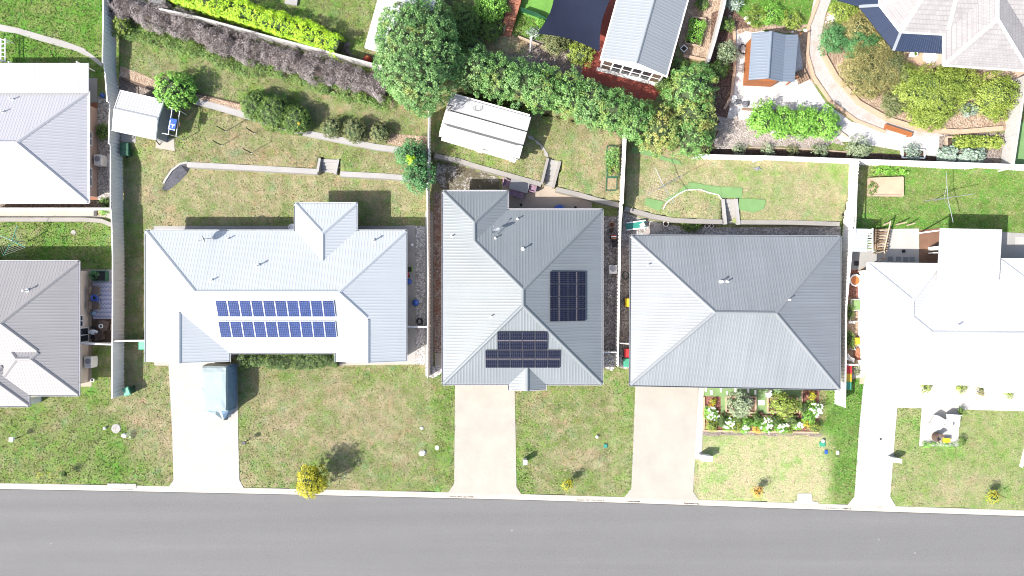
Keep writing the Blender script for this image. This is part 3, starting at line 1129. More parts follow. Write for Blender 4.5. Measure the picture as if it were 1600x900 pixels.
def dish(house, px, py, wing, i, az, r=0.38):
    x, y, z = ray_plane(px, py, wing, i)
    mb = MB()
    ax = np.array((math.cos(az) * 0.85, math.sin(az) * 0.85, 0.42))
    ax /= np.linalg.norm(ax)
    u = np.cross(ax, (0, 0, 1.0)); u /= np.linalg.norm(u)
    w = np.cross(u, ax)
    c = np.array((x, y, z + 0.85))
    rings = []
    for k in range(5):
        q = k / 4
        rings.append([c + r * q * (math.cos(2 * math.pi * t / 14) * u + 1.1 * math.sin(2 * math.pi * t / 14) * w) + ax * (0.13 * q * q) for t in range(14)])
    for a, b in zip(rings, rings[1:]):
        for k in range(14):
            j = (k + 1) % 14
            mb.face([a[k], b[k], b[j], a[j]])
    d = mb.build('satellite_dish', 'grey_paint', house)
    ab = MB()
    ab.tube([(x - 0.3 * ax[0], y - 0.3 * ax[1], z - 0.1), (x, y, z + 0.6), tuple(c)], 0.025, 6)
    ab.tube([tuple(c - w * r * 0.9), tuple(c + ax * 0.5)], 0.018, 5)
    ab.box(tuple(c + ax * 0.5), (0.09, 0.09, 0.12))
    ab.build('mount_arm', 'steel', d)


# ------------------------------------------------------------------ plants
def quads_obj(name, Q, tint, mat, parent=None, base=None):
    n = len(Q)
    base = np.array(base if base is not None else wloc(parent))
    me = bpy.data.meshes.new(name)
    me.vertices.add(n * 4)
    me.vertices.foreach_set('co', (Q - base).reshape(-1).astype(np.float32))
    me.loops.add(n * 4)
    me.loops.foreach_set('vertex_index', np.arange(n * 4, dtype=np.int32))
    me.polygons.add(n)
    me.polygons.foreach_set('loop_start', np.arange(0, n * 4, 4, dtype=np.int32))
    me.update(calc_edges=True)
    at = me.attributes.new('tint', 'FLOAT', 'POINT')
    at.data.foreach_set('value', np.repeat(tint, 4).astype(np.float32))
    if isinstance(mat, str):
        mat = M[mat]
    me.materials.append(mat)
    o = bpy.data.objects.new(name, me)
    COL.objects.link(o)
    if parent is not None:
        o.parent = parent
        pl = np.array(wloc(parent))
        o.location = tuple(base - pl)
    else:
        o.location = tuple(base)
    WORLD[o.name] = tuple(base)
    return o


def leaves(C, Nn, rn, per, spread, size, upbias=0.5, tint=None, aspect=0.55):
    """Leaf quads in rosettes round cluster centres C, each rosette opening outwards and upwards."""
    k = len(C)
    ax = Nn * 0.6 + np.array((0, 0, 0.35 + upbias)) + rn.normal(size=(k, 3)) * 0.22
    ax /= np.linalg.norm(ax, axis=1, keepdims=True)
    A = np.repeat(ax, per, 0)
    n = k * per
    rd = rn.normal(size=(n, 3))
    rd -= A * np.sum(rd * A, 1, keepdims=True)
    rd /= np.linalg.norm(rd, axis=1, keepdims=True) + 1e-6
    q = rn.uniform(0.1, 1.0, (n, 1))
    sc = np.repeat(rn.uniform(0.75, 1.3, (k, 1)), per, 0)
    # a dome of leaves: high and flat in the middle, drooping at the rim
    pos = np.repeat(C, per, 0) + rd * (spread * 1.05 * q * sc) + A * (spread * sc * (1.25 - 1.7 * q ** 2))
    d = rd + A * (0.45 - 1.15 * q) + rn.normal(size=(n, 3)) * 0.18
    d /= np.linalg.norm(d, axis=1, keepdims=True)
    up = A + rd * 1.1 * q + rn.normal(size=(n, 3)) * 0.22
    side = np.cross(d, up)
    side /= np.linalg.norm(side, axis=1, keepdims=True) + 1e-6
    s = size * rn.uniform(0.6, 1.2, (n, 1))
    L = d * s
    W = side * s * aspect / 2
    Q = np.stack([pos, pos + L * 0.5 - W, pos + L, pos + L * 0.5 + W], 1)
    t = rn.rand(k) if tint is None else tint
    # leaves turn paler towards the middle of each rosette
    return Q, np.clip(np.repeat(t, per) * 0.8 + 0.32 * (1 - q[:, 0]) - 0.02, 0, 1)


def crown_pts(rn, c, rad, n, lo=-0.35, lump=0.16, shell=0.32):
    z = rn.uniform(lo, 1, n)
    a = rn.uniform(0, 2 * math.pi, n)
    s = np.sqrt(1 - np.clip(z, -1, 1) ** 2)
    d = np.stack([s * np.cos(a), s * np.sin(a), z], 1)
    ph = rn.uniform(0, 6.28, 8)
    f = 1 + lump * (np.sin(3 * a + ph[0] + 2.5 * z) * 0.5 + np.sin(5 * a + ph[1] - 4 * z) * 0.5 + 0.5 * np.sin(9 * a + ph[2]) * np.sin(7 * z + ph[3]))
    r = f * (1 - shell * rn.rand(n) ** 2.2)
    p = np.array(c) + d * np.array(rad) * r[:, None]
    nn = d / np.array(rad)
    nn /= np.linalg.norm(nn, axis=1, keepdims=True)
    return p, nn


SEED = [100]


def crown(name, parent, c, rad, mat, n, per=12, spread=0.12, size=0.16, lo=-0.35, lump=0.16, upbias=0.5, aspect=0.55, core=0.66, base=None, shell=0.32):
    SEED[0] += 1
    rn = np.random.RandomState(SEED[0])
    p, nn = crown_pts(rn, c, rad, n, lo, lump, shell)
    # broad light/dark patches: neighbours share a tint
    hb = np.sin(p[:, 0] * 1.9 + SEED[0]) + np.sin(p[:, 1] * 2.3 + 1.7 * SEED[0]) + np.sin(p[:, 2] * 2.9)
    t = np.clip(0.5 + 0.15 * hb + rn.normal(size=n) * 0.18, 0, 1)
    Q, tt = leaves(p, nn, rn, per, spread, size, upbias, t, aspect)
    o = quads_obj(name, Q, tt, mat, parent, base)
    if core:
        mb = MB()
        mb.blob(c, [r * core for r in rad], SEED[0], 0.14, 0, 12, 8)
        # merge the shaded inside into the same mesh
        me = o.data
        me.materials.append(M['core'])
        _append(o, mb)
    return o


def _append(o, mb):
    """Add a builder's faces to an existing leaf mesh, on its second material."""
    me = o.data
    base = np.array(WORLD[o.name])
    nv, nl, nf = len(me.vertices), len(me.loops), len(me.polygons)
    v = np.array(mb.v) - base
    me.vertices.add(len(v))
    co = np.empty((nv + len(v)) * 3, np.float32)
    me.vertices.foreach_get('co', co)
    co[nv * 3:] = v.ravel()
    me.vertices.foreach_set('co', co)
    fl = [i for f in mb.f for i in f]
    me.loops.add(len(fl))
    vi = np.empty(nl + len(fl), np.int32)
    me.loops.foreach_get('vertex_index', vi)
    vi[nl:] = np.array(fl) + nv
    me.loops.foreach_set('vertex_index', vi)
    me.polygons.add(len(mb.f))
    ls = np.empty(nf + len(mb.f), np.int32)
    me.polygons.foreach_get('loop_start', ls)
    s = nl
    for k, f in enumerate(mb.f):
        ls[nf + k] = s
        s += len(f)
    me.polygons.foreach_set('loop_start', ls)
    mi = np.zeros(nf + len(mb.f), np.int32)
    mi[nf:] = 1
    me.polygons.foreach_set('material_index', mi)
    me.update(calc_edges=True)
    me.validate()


def tree(name, label, px, py, rpx, height, mat, cat='tree', group=None, ry=None, crown_lo=0.18, density=1.0, size=0.17, per=13, spread=0.13, lump=0.16, zg=None, trunk=0.12, upbias=0.5, aspect=0.55, lo=-0.35, shell=0.32, core=0.66):
    """A tree whose crown is centred on a photo pixel; trunk, limbs and crown."""
    zg = gzp(px, py) if zg is None else zg
    zc = zg + height * (0.5 + crown_lo / 2)
    x, y, _ = P(px, py, zc)
    s = (H - zc) / FX
    rad = (rpx * s, (ry or rpx) * s, height * (0.5 - crown_lo / 2))
    t = thing(name, label, cat, (x, y, zg), group)
    rn = random.Random(SEED[0] + 5)
    mb = MB()
    mb.tube([(x, y, zg - 0.05), (x + 0.04, y, zg + height * 0.3), (x, y + 0.05, zg + height * 0.75)], [trunk, trunk * 0.8, trunk * 0.3], 7)
    for k in range(5):
        a = k * 1.3 + rn.random()
        z0 = zg + height * (0.25 + 0.08 * k)
        mb.tube([(x, y, z0), (x + math.cos(a) * rad[0] * 0.4, y + math.sin(a) * rad[1] * 0.4, z0 + height * 0.16), (x + math.cos(a) * rad[0] * 0.75, y + math.sin(a) * rad[1] * 0.75, z0 + height * 0.22)], [trunk * 0.5, trunk * 0.3, 0.01], 5)
    mb.build('trunk', 'bark', t)
    ar = 2 * math.pi * rad[0] * max(rad[1], rad[2])
    n = int(max(30, ar * 10.5 * density))
    crown('crown', t, (x, y, zc), rad, mat, n, per, spread, size, lo, lump, upbias, aspect, core, None, shell)
    return t


def shrub(label, px, py, rpx, height, mat, name='shrub', group=None, ry=None, size=0.12, density=1.0, per=11, spread=0.09, lump=0.18, cat='shrub', zg=None, aspect=0.5, core=0.72, upbias=0.35, lo=-0.1):
    """A bush: one leafy mesh rounded from the ground up."""
    zg = gzp(px, py) if zg is None else zg
    zc = zg + height * 0.42
    x, y, _ = P(px, py, zc)
    s = (H - zc) / FX
    rad = (rpx * s, (ry or rpx) * s, height * 0.58)
    ar = 2 * math.pi * rad[0] * max(rad[1], rad[2])
    n = int(max(16, ar * 24 * density))
    o = crown(name, None, (x, y, zc), rad, mat, n, per, spread, size, lo, lump, upbias, aspect, core, base=(x, y, zg))
    return tag(o, label, cat, group)


def hedge(name, label, path, wpx, height, mat, cat='hedge', density=1.0, size=0.13, per=10, spread=0.1, mats2=None, lump=0.12, zg=None, core=True, aspect=0.5, coremat='core'):
    """A clipped row: leaves over the top and sides of a long rounded box along a pixel path."""
    SEED[0] += 1
    rn = np.random.RandomState(SEED[0])
    zg = gzp(*path[len(path) // 2]) if zg is None else zg
    pts = np.array([P(a, b, zg + height * 0.6) for a, b in path])[:, :2]
    w = wpx * H / FX / 2
    seg = np.linalg.norm(np.diff(pts, axis=0), axis=1)
    cum = np.concatenate([[0], np.cumsum(seg)])
    Lt = cum[-1]
    n = int(Lt * (2 * w + 2 * height * 0.8) * 26 * density)
    tt = rn.uniform(0, Lt, n)
    k = np.clip(np.searchsorted(cum, tt) - 1, 0, len(seg) - 1)
    f = (tt - cum[k]) / seg[k]
    base = pts[k] + (pts[k + 1] - pts[k]) * f[:, None]
    d = (pts[k + 1] - pts[k]) / seg[k][:, None]
    nrm = np.stack([-d[:, 1], d[:, 0]], 1)
    per_ = 2 * w + 2 * height
    a = rn.uniform(0, per_, n)
    side_ = np.where(a < 2 * w, 0, np.where(a < 2 * w + height, -1, 1))
    px_ = np.where(side_ == 0, a / w - 1, side_ * 1.0)
    hz = np.where(side_ == 0, 1.0, np.where(side_ < 0, (a - 2 * w) / height, (a - 2 * w - height) / height))
    # round the shoulders
    hz = hz - np.where(side_ == 0, 0.28 * np.clip((np.abs(px_) - 0.55) / 0.45, 0, 1) ** 2, 0.16 * np.clip((hz - 0.6) / 0.4, 0, 1))
    ang = np.where(side_ == 0, px_ * 0.7, side_ * 1.3)
    lumpf = 1 + lump * (np.sin(tt * 2.1 + SEED[0]) * 0.5 + np.sin(tt * 5.3) * 0.35 + np.sin(tt * 0.9 + px_ * 3) * 0.5)
    dep = 1 - 0.25 * rn.rand(n) ** 2
    c3 = np.zeros((n, 3))
    c3[:, :2] = base + nrm * (px_ * w * lumpf * dep)[:, None]
    c3[:, 2] = zg + height * hz * lumpf * (0.75 + 0.25 * dep)
    nn = np.zeros((n, 3))
    nn[:, :2] = nrm * np.sin(ang)[:, None]
    nn[:, 2] = np.cos(ang)
    t = np.clip(0.5 + 0.2 * np.sin(tt * 3.1) + rn.normal(size=n) * 0.2, 0, 1)
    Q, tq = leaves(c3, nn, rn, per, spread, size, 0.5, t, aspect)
    b0 = (float(pts[:, 0].mean()), float(pts[:, 1].mean()), zg)
    o = quads_obj(name, Q, tq, mat, None, b0)
    if core:
        mb = MB()
        m = len(pts)
        rows = []
        for i in range(m):
            dd = pts[min(i + 1, m - 1)] - pts[max(0, i - 1)]
            dd /= np.linalg.norm(dd)
            nv = np.array((-dd[1], dd[0]))
            rows.append([(*(pts[i] + nv * w * 0.78 * q), z) for q, z in ((-0.95, zg), (-0.95, zg + height * 0.5), (-0.55, zg + height * 0.66), (0.55, zg + height * 0.66), (0.95, zg + height * 0.5), (0.95, zg))])
        for r0, r1 in zip(rows, rows[1:]):
            for q in range(5):
                mb.face([r0[q], r0[q + 1], r1[q + 1], r1[q]])
        mb.face(rows[0]); mb.face(rows[-1][::-1])
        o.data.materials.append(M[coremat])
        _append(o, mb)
    return tag(o, label, cat)


def flower_head(o_parent, label, px, py, rpx, height, group=None, petal='petal', n=26, zg=None, leafmat='lf_bright'):
    """Strappy clump with round flower heads on stalks."""
    zg = gzp(px, py) if zg is None else zg
    x, y, _ = P(px, py, zg + height * 0.7)
    r = rpx * (H - zg) / FX
    t = thing('flower_clump', label, 'flowers', (x, y, zg), group)
    SEED[0] += 1
    rn = np.random.RandomState(SEED[0])
    p, nn = crown_pts(rn, (x, y, zg + height * 0.25), (r * 0.95, r * 0.95, height * 0.35), 40, 0.0)
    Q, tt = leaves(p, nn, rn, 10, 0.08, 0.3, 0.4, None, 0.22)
    quads_obj('foliage', Q, tt, leafmat, t)
    a = rn.uniform(0, 6.28, n)
    q = np.sqrt(rn.rand(n)) * r * 0.95
    hc = np.stack([x + q * np.cos(a), y + q * np.sin(a), zg + height * (0.75 + 0.25 * rn.rand(n))], 1)
    hn = np.tile((0, 0, 1.0), (n, 1))
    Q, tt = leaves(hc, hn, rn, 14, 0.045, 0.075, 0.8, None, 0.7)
    quads_obj('flowers', Q, tt, petal, t)
    return t


# ------------------------------------------------------------------ fences and walls
def fence(label, pix, ztop, zbot, mat='fence', bay=2.4, name='fence', cap=0.09, post=0.07, capmat=None, slat=False, group=None, ribs=True):
    """Sheet fence along photo pixels of its TOP line; each bay its own panel part, posts, top rail."""
    zt = ztop if hasattr(ztop, '__len__') else [ztop] * len(pix)
    zb = zbot if hasattr(zbot, '__len__') else [zbot] * len(pix)
    pts = [P(a, b, z) for (a, b), z in zip(pix, zt)]
    t = thing(name, label, 'fence', (sum(p[0] for p in pts) / len(pts), sum(p[1] for p in pts) / len(pts), min(zb)), group)
    rail = MB()
    posts = []
    for si in range(len(pts) - 1):
        a, b = np.array(pts[si]), np.array(pts[si + 1])
        L = np.linalg.norm((b - a)[:2])
        d = (b - a) / L
        nrm = np.array((-d[1], d[0], 0))
        nb = max(1, int(round(L / bay)))
        for k in range(nb):
            p, q = a + (b - a) * (k / nb), a + (b - a) * ((k + 1) / nb)
            z0 = zb[si] + (zb[si + 1] - zb[si]) * (k / nb)
            z1 = zb[si] + (zb[si + 1] - zb[si]) * ((k + 1) / nb)
            mb = MB()
            bl = L / nb
            if slat:
                m = 9
                for r in range(m):
                    u0, u1 = (r + 0.06) / m, (r + 0.94) / m
                    c0 = z0 + (p[2] - z0) * u0
                    c1 = z0 + (p[2] - z0) * u1
                    w = nrm * 0.012
                    for s in (1, -1):
                        f = [p + w * s, q + w * s, q + w * s, p + w * s]
                        zz = (c0, c0, c1, c1)
                        fv = [(v[0], v[1], z) for v, z in zip(f, zz)]
                        mb.face(fv if s > 0 else fv[::-1])
                    mb.face([(*(p + w)[:2], c1), (*(q + w)[:2], c1), (*(q - w)[:2], c1), (*(p - w)[:2], c1)])
            else:
                m = max(1, int(bl / 0.3))
                prof = [(0, 0), (0.55, 0), (0.65, 1), (0.9, 1), (1, 0)]
                line = []
                for r in range(m):
                    for u, hgt in prof[:-1]:
                        line.append(((r + u) / m, hgt))
                line.append((1.0, 0))
                for s in (0.0, 0.004):
                    v = [p + (q - p) * u + nrm * ((hgt - 0.5) * (0.05 if ribs else 0.0) + s) for u, hgt in line]
                    for i in range(len(v) - 1):
                        ua, ub = line[i][0], line[i + 1][0]
                        f = [(v[i][0], v[i][1], z0 + (z1 - z0) * ua), (v[i + 1][0], v[i + 1][1], z0 + (z1 - z0) * ub), (v[i + 1][0], v[i + 1][1], v[i + 1][2] - 0.03), (v[i][0], v[i][1], v[i][2] - 0.03)]
                        mb.face(f)
            mb.build('panel', mat, t)
            posts.append((p, z0))
        posts.append((b, zb[si + 1])) if si == len(pts) - 2 else None
        an = math.atan2(d[1], d[0])
        mid = (a + b) / 2
        rail.box((mid[0], mid[1], mid[2]), (L + 0.05, cap, 0.05), an)
    rail.build('top_rail', capmat or mat, t)
    for p, z0 in posts:
        mb = MB()
        mb.box((p[0], p[1], (z0 - 0.1 + p[2] + 0.04) / 2), (post, post, p[2] - z0 + 0.14))
        mb.build('post', capmat or mat, t)
    return t


def ribbon(pts, w):
    """Left and right edges of a strip of width w about a world polyline."""
    Ls, Rs = [], []
    for i, p in enumerate(pts):
        a, b = pts[max(0, i - 1)], pts[min(len(pts) - 1, i + 1)]
        dx, dy = b[0] - a[0], b[1] - a[1]
        l = math.hypot(dx, dy)
        nx, ny = -dy / l, dx / l
        Ls.append((p[0] + nx * w / 2, p[1] + ny * w / 2))
        Rs.append((p[0] - nx * w / 2, p[1] - ny * w / 2))
    return Ls, Rs


def wall_run(label, pix, ztop, zbot, w, mat, name='retaining_wall', cat='wall', joints=0.0, wobble=0.0, parts_mat=None):
    """A solid low wall along photo pixels of its top centreline."""
    zt = ztop if hasattr(ztop, '__len__') else [ztop] * len(pix)
    zb = zbot if hasattr(zbot, '__len__') else [zbot] * len(pix)
    P3 = [P(a, b, z) for (a, b), z in zip(pix, zt)]
    # refine so wear can show along the top
    pts, ts, bs = [], [], []
    rn = random.Random(len(pix) * 31 + int(pix[0][0]))
    for i in range(len(P3) - 1):
        L = math.hypot(P3[i + 1][0] - P3[i][0], P3[i + 1][1] - P3[i][1])
        k = max(1, int(L / 0.5))
        for j in range(k):
            u = j / k
            pts.append((P3[i][0] + (P3[i + 1][0] - P3[i][0]) * u, P3[i][1] + (P3[i + 1][1] - P3[i][1]) * u))
            ts.append(zt[i] + (zt[i + 1] - zt[i]) * u + rn.uniform(-wobble, wobble))
            bs.append(zb[i] + (zb[i + 1] - zb[i]) * u)
    pts.append(P3[-1][:2]); ts.append(zt[-1]); bs.append(zb[-1])
    Ls, Rs = ribbon(pts, w)
    mb = MB()
    for i in range(len(pts) - 1):
        l0, l1, r0, r1 = Ls[i], Ls[i + 1], Rs[i], Rs[i + 1]
        mb.face([(*r0, ts[i]), (*r1, ts[i + 1]), (*l1, ts[i + 1]), (*l0, ts[i])])
        mb.face([(*r0, bs[i] - .05), (*r1, bs[i + 1] - .05), (*r1, ts[i + 1]), (*r0, ts[i])])
        mb.face([(*l1, bs[i + 1] - .05), (*l0, bs[i] - .05), (*l0, ts[i]), (*l1, ts[i + 1])])
    for i, s in ((0, 1), (-1, -1)):
        f = [(*Ls[i], bs[i] - .05), (*Rs[i], bs[i] - .05), (*Rs[i], ts[i]), (*Ls[i], ts[i])]
        mb.face(f if s > 0 else f[::-1])
    NOGRASS.append(Ls + Rs[::-1])
    return tag(mb.build(name, mat), label, cat)


def steps(label, quad, n, ztop, zbot, mat, cheek=0.28, cheekmat=None):
    """A flight between low cheek walls: quad in photo pixels, top-left, top-right, bottom-right, bottom-left."""
    tl, tr, br, bl = [np.array(P2(a, b, z)) for (a, b), z in zip(quad, (ztop, ztop, zbot, zbot))]
    t = thing('garden_steps', label, 'steps', (*((bl + br) / 2), zbot))
    for k in range(n):
        u0, u1 = k / n, (k + 1) / n
        z = ztop - (ztop - zbot) * (k + 1) / (n + 1)
        a, b = tl + (bl - tl) * u0, tr + (br - tr) * u0
        c, d = tr + (br - tr) * u1, tl + (bl - tl) * u1
        mb = MB()
        mb.prism([tuple(d), tuple(c), tuple(b), tuple(a)], zbot - 0.1, z)
        mb.build('step', mat, t)
    for a, b, s in ((tl, bl, -1), (tr, br, 1)):
        dv = (b - a) / np.linalg.norm(b - a)
        nv = np.array((-dv[1], dv[0])) * s
        e = b + dv * 0.15
        mb = MB()
        q = [a, e, e + nv * cheek, a + nv * cheek]
        mb.prism([tuple(v) for v in q], zbot - 0.1, ztop + 0.13)
        mb.build('side_wall', cheekmat or mat, t)
        NOGRASS.append([tuple(v) for v in q])
    NOGRASS.append([tuple(v) for v in (tl, tr, br, bl)])
    return t


def side_window(house, x, py0, py1, z0, z1, zmid=1.3):
    """A window in a wall that runs along y, facing +x."""
    y0, y1 = P2(0, py0, zmid)[1], P2(0, py1, zmid)[1]
    y0, y1 = min(y0, y1), max(y0, y1)
    mb = MB()
    for yy in (y0, y1, (y0 + y1) / 2):
        mb.box((x + 0.02, yy, (z0 + z1) / 2), (0.06, 0.06, z1 - z0 + 0.06))
    for zz in (z0, z1):
        mb.box((x + 0.023, (y0 + y1) / 2, zz), (0.07, y1 - y0, 0.06))
    f = mb.build('window', 'white', house)
    gl = MB()
    gl.box((x + 0.012, (y0 + y1) / 2, (z0 + z1) / 2), (0.02, y1 - y0 - 0.04, z1 - z0 - 0.04))
    gl.build('pane', 'glass', f)
# ------------------------------------------------------------------ world, sun, camera
SUN_AZ, SUN_EL = R(210), R(44)         # the sun stands low left of the picture
sx, sy, sz_ = math.cos(SUN_AZ) * math.cos(SUN_EL), math.sin(SUN_AZ) * math.cos(SUN_EL), math.sin(SUN_EL)
wd = bpy.data.worlds.new('World')
SC.world = wd
wd.use_nodes = True
wn = wd.node_tree
wn.nodes.clear()
wo = wn.nodes.new('ShaderNodeOutputWorld')
bg = wn.nodes.new('ShaderNodeBackground')
sky = wn.nodes.new('ShaderNodeTexSky')
sky.sky_type = 'NISHITA'
sky.sun_disc = False
sky.sun_elevation = SUN_EL
sky.sun_rotation = math.atan2(sx, sy)
sky.air_density = 1.0
sky.dust_density = 3.0
sky.ozone_density = 1.0
bg.inputs['Strength'].default_value = 0.115
wn.links.new(sky.outputs[0], bg.inputs[0])
wn.links.new(bg.outputs[0], wo.inputs[0])
sl = bpy.data.lights.new('sun', 'SUN')
sl.energy = 4.1
sl.angle = R(0.5)
sl.color = (1.0, 0.955, 0.89)
so = bpy.data.objects.new('sun', sl)
COL.objects.link(so)
from mathutils import Vector
so.rotation_euler = Vector((-sx, -sy, -sz_)).to_track_quat('-Z', 'Y').to_euler()
cam = bpy.data.cameras.new('camera')
cam.lens = 36 * FX / 1600
cam.sensor_width = 36
cam.clip_end = 900
co = bpy.data.objects.new('camera', cam)
COL.objects.link(co)
co.location = (0, 0, H)
SC.camera = co
vs = SC.view_settings
vs.view_transform = 'Standard'
vs.look = 'None'
vs.gamma = 1
vs.exposure = EXPOSURE = 1.40
vs.use_curve_mapping = False
SC.cycles.pixel_filter_type = 'BLACKMAN_HARRIS'
SC.cycles.filter_width = 1.05

# ------------------------------------------------------------------ street
def road():
    mb = MB()
    pts = [P2(x, y, -0.14) for x, y in KERB_FRONT]
    far = [P2(x, y + 175, -0.14) for x, y in KERB_FRONT]
    for i in range(len(pts) - 1):
        mb.face([(*far[i], -0.14), (*far[i + 1], -0.14), (*pts[i + 1], -0.14), (*pts[i], -0.14)])
    tag(mb.build('road', 'asphalt'), 'worn grey asphalt street along the house lots', 'road', kind='structure')
    # kerb: flat back, rolled face, thin gutter lip
    mb = MB()
    prof = [(0.0, 0.015), (0.28, 0.015), (0.36, -0.02), (0.42, -0.10), (0.56, -0.128)]
    bk = [P2(x, y, 0) for x, y in KERB_BACK]
    fine = []
    for i in range(len(bk) - 1):
        k = 12
        for j in range(k):
            fine.append((bk[i][0] + (bk[i + 1][0] - bk[i][0]) * j / k, bk[i][1] + (bk[i + 1][1] - bk[i][1]) * j / k))
    for a, b in zip(fine, fine[1:]):
        g = 0.0
        for (u0, z0), (u1, z1) in zip(prof, prof[1:]):
            mb.face([(a[0], a[1] - u1, z1), (b[0], b[1] - u1, z1), (b[0], b[1] - u0, z0), (a[0], a[1] - u0, z0)])
        mb.face([(a[0], a[1] - 0.56, -0.2), (b[0], b[1] - 0.56, -0.2), (b[0], b[1] - 0.56, -0.128), (a[0], a[1] - 0.56, -0.128)])
        mb.face([(b[0], b[1], -0.2), (a[0], a[1], -0.2), (a[0], a[1], 0.015), (b[0], b[1], 0.015)])
    tag(mb.build('kerb', 'kerb'), 'pale concrete roll kerb along the street', 'kerb', kind='structure')


road()


def ky(x):
    return kerb_y(x, KERB_BACK) + 0.6


sheet('driveway', [(263, 566), (352, 566), (371, 569), (372, 675), (374, 750), (381, ky(381)), (264, ky(264)), (271, 750), (269, 675)], 'drive_bright', 'wide concrete driveway with the covered caravan on it', 'driveway', layer=2)
sheet('driveway', [(711, 598), (804, 598), (805.5, 675), (807, 761), (815, ky(815)), (700, ky(700)), (709.5, 756), (710.5, 675)], 'drive', 'plain concrete driveway below the roof with dark solar panels', 'driveway', layer=2)
sheet('driveway', [(993, 600), (1091, 604), (1089, 660), (1086, 717), (1083, 768), (1092, ky(1092)), (975, ky(975)), (986.5, 763), (990, 675)], 'drive', 'concrete driveway beside the flower garden', 'driveway', layer=2)
sheet('driveway', [(1351, 592), (1406, 596), (1405, 602), (1399, 675), (1391, 776), (1400, ky(1400)), (1324, ky(1324)), (1335, 776), (1342, 675), (1348, 610)], 'drive_pale', 'narrow pale driveway leading to the bright white roof', 'driveway', layer=2)
sheet('path', [(1091.6, 604), (1100, 605), (1096.5, 718), (1085.6, 717.5)], 'drive_pale', 'narrow pale strip path between driveway and flower garden', 'path', layer=3)
sheet('path', [(1405, 596), (1610, 600), (1610, 643), (1402, 637)], 'drive_pale', 'wide pale front path below the bright white roof', 'path', layer=1)
sheet('patio', [(1440, 637.5), (1499, 640), (1498, 698), (1436, 697)], 'drive_pale', 'small square pale patio on the front lawn', 'patio', layer=3)
sheet('path', [(241, 560), (263, 560), (263, 571.5), (241, 571)], 'drive', 'short concrete apron left of the caravan driveway', 'path', layer=1)
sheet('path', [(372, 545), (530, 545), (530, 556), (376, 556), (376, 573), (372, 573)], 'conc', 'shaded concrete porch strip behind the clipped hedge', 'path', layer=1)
sheet('path', [(529, 560), (634, 560), (648.5, 560), (648.5, 569.5), (529, 571)], 'drive', 'pale concrete strip along the front eave of the white-roofed house', 'path', layer=1)
sheet('path', [(634, 352), (648.6, 352), (648.6, 569), (634, 562)], 'conc', 'grey concrete side path beside the white roof', 'path', layer=2)
sheet('path', [(240, 353), (634, 353), (634, 364), (240, 364)], 'conc', 'concrete strip behind the long white roof', 'path', layer=1)
sheet('gravel', [(649, 353), (664, 353), (664, 570), (649, 569)], 'pebble', 'grey pebble strip beside the concrete side path', 'gravel', layer=1, kind='stuff')
sheet('path', [(664.5, 330), (677, 330), (677, 588), (664.5, 588)], 'conc', 'narrow concrete plinth strip along the fence line', 'path', layer=1)
sheet('gravel', [(677.5, 300), (694, 300), (694, 551), (677.5, 551)], 'strip_mix', 'reddish brown gravel strip beside the mid grey roof', 'mulch', layer=2, kind='stuff')
sheet('path', [(679.5, 551.5), (695, 551.5), (695, 572), (679.5, 572)], 'drive', 'small concrete slab at the end of the mulch strip', 'path', layer=2)
sheet('gravel', [(664, 572), (694, 572), (690, 584), (676, 590), (666, 586)], 'pebble', 'pebble patch at the front end of the fence strip', 'gravel', layer=3, jagged=0.12, kind='stuff')
# mid lot back
sheet('patio', [(784, 275.5), (812, 280), (866, 293), (924.5, 316), (925, 332), (790, 332), (790, 296), (784, 296)], 'conc_warm', 'stained back patio between retaining wall and grey roof', 'patio', layer=1)
sheet('gravel', [(683, 255), (735, 258), (780, 279), (780, 296), (690, 298), (682, 280)], 'soil_patchy', 'bare soil yard with scattered pale gravel behind the grey roof', 'soil', layer=1, jagged=0.12, kind='stuff')
sheet('gravel', [(940, 338), (966, 338), (965, 549), (940, 549)], 'pebble_brown', 'brown grey gravel strip right of the grey roof', 'gravel', layer=1, kind='stuff')
sheet('gravel', [(940, 551), (964.5, 551), (964, 572), (956, 578), (945, 574), (940, 572)], 'pebble', 'pebble patch in front of the short gate fence', 'gravel', layer=1, jagged=0.15, kind='stuff')
for k, q in enumerate([[(823, 211), (832, 213), (835, 219), (827, 217)], [(834, 217), (841, 221), (845, 227), (839, 225)], [(843, 222), (848, 228), (853, 235), (846, 234)], [(850, 231), (856, 240), (857, 246), (851, 243)]]):
    o = sheet('paver', q, 'conc', ['topmost paver of the curved stepping path, beside the white shed', 'second paver of the curved stepping path from the white shed', 'third paver of the curved stepping path from the white shed', 'paver of the stepping path next to the garden steps'][k], 'paver', layer=1, kind='thing', thick=0.03)
    o['group'] = 'pavers between shed and steps'
# right lot
sheet('gravel', [(974, 332), (1016, 345), (1058, 353), (1128, 355), (1150, 355), (1314, 354), (1314, 374), (985, 374), (986, 536), (968, 536), (970, 400)], 'pebble', 'grey pebbles around the back of the blue grey roof', 'gravel', layer=1, kind='stuff')
sheet('gravel', [(1008, 362), (1018, 352), (1030, 350), (1034, 356), (1022, 366), (1004, 368)], 'crushed', 'pale sandy patch on the grey pebbles', 'gravel', layer=3, jagged=0.15, kind='stuff')
sheet('gravel', [(968, 537.5), (984, 537.5), (984, 575), (976, 578), (968, 574)], 'pebble', 'pebbles under the wheelie bins', 'gravel', layer=1, jagged=0.08, kind='stuff')
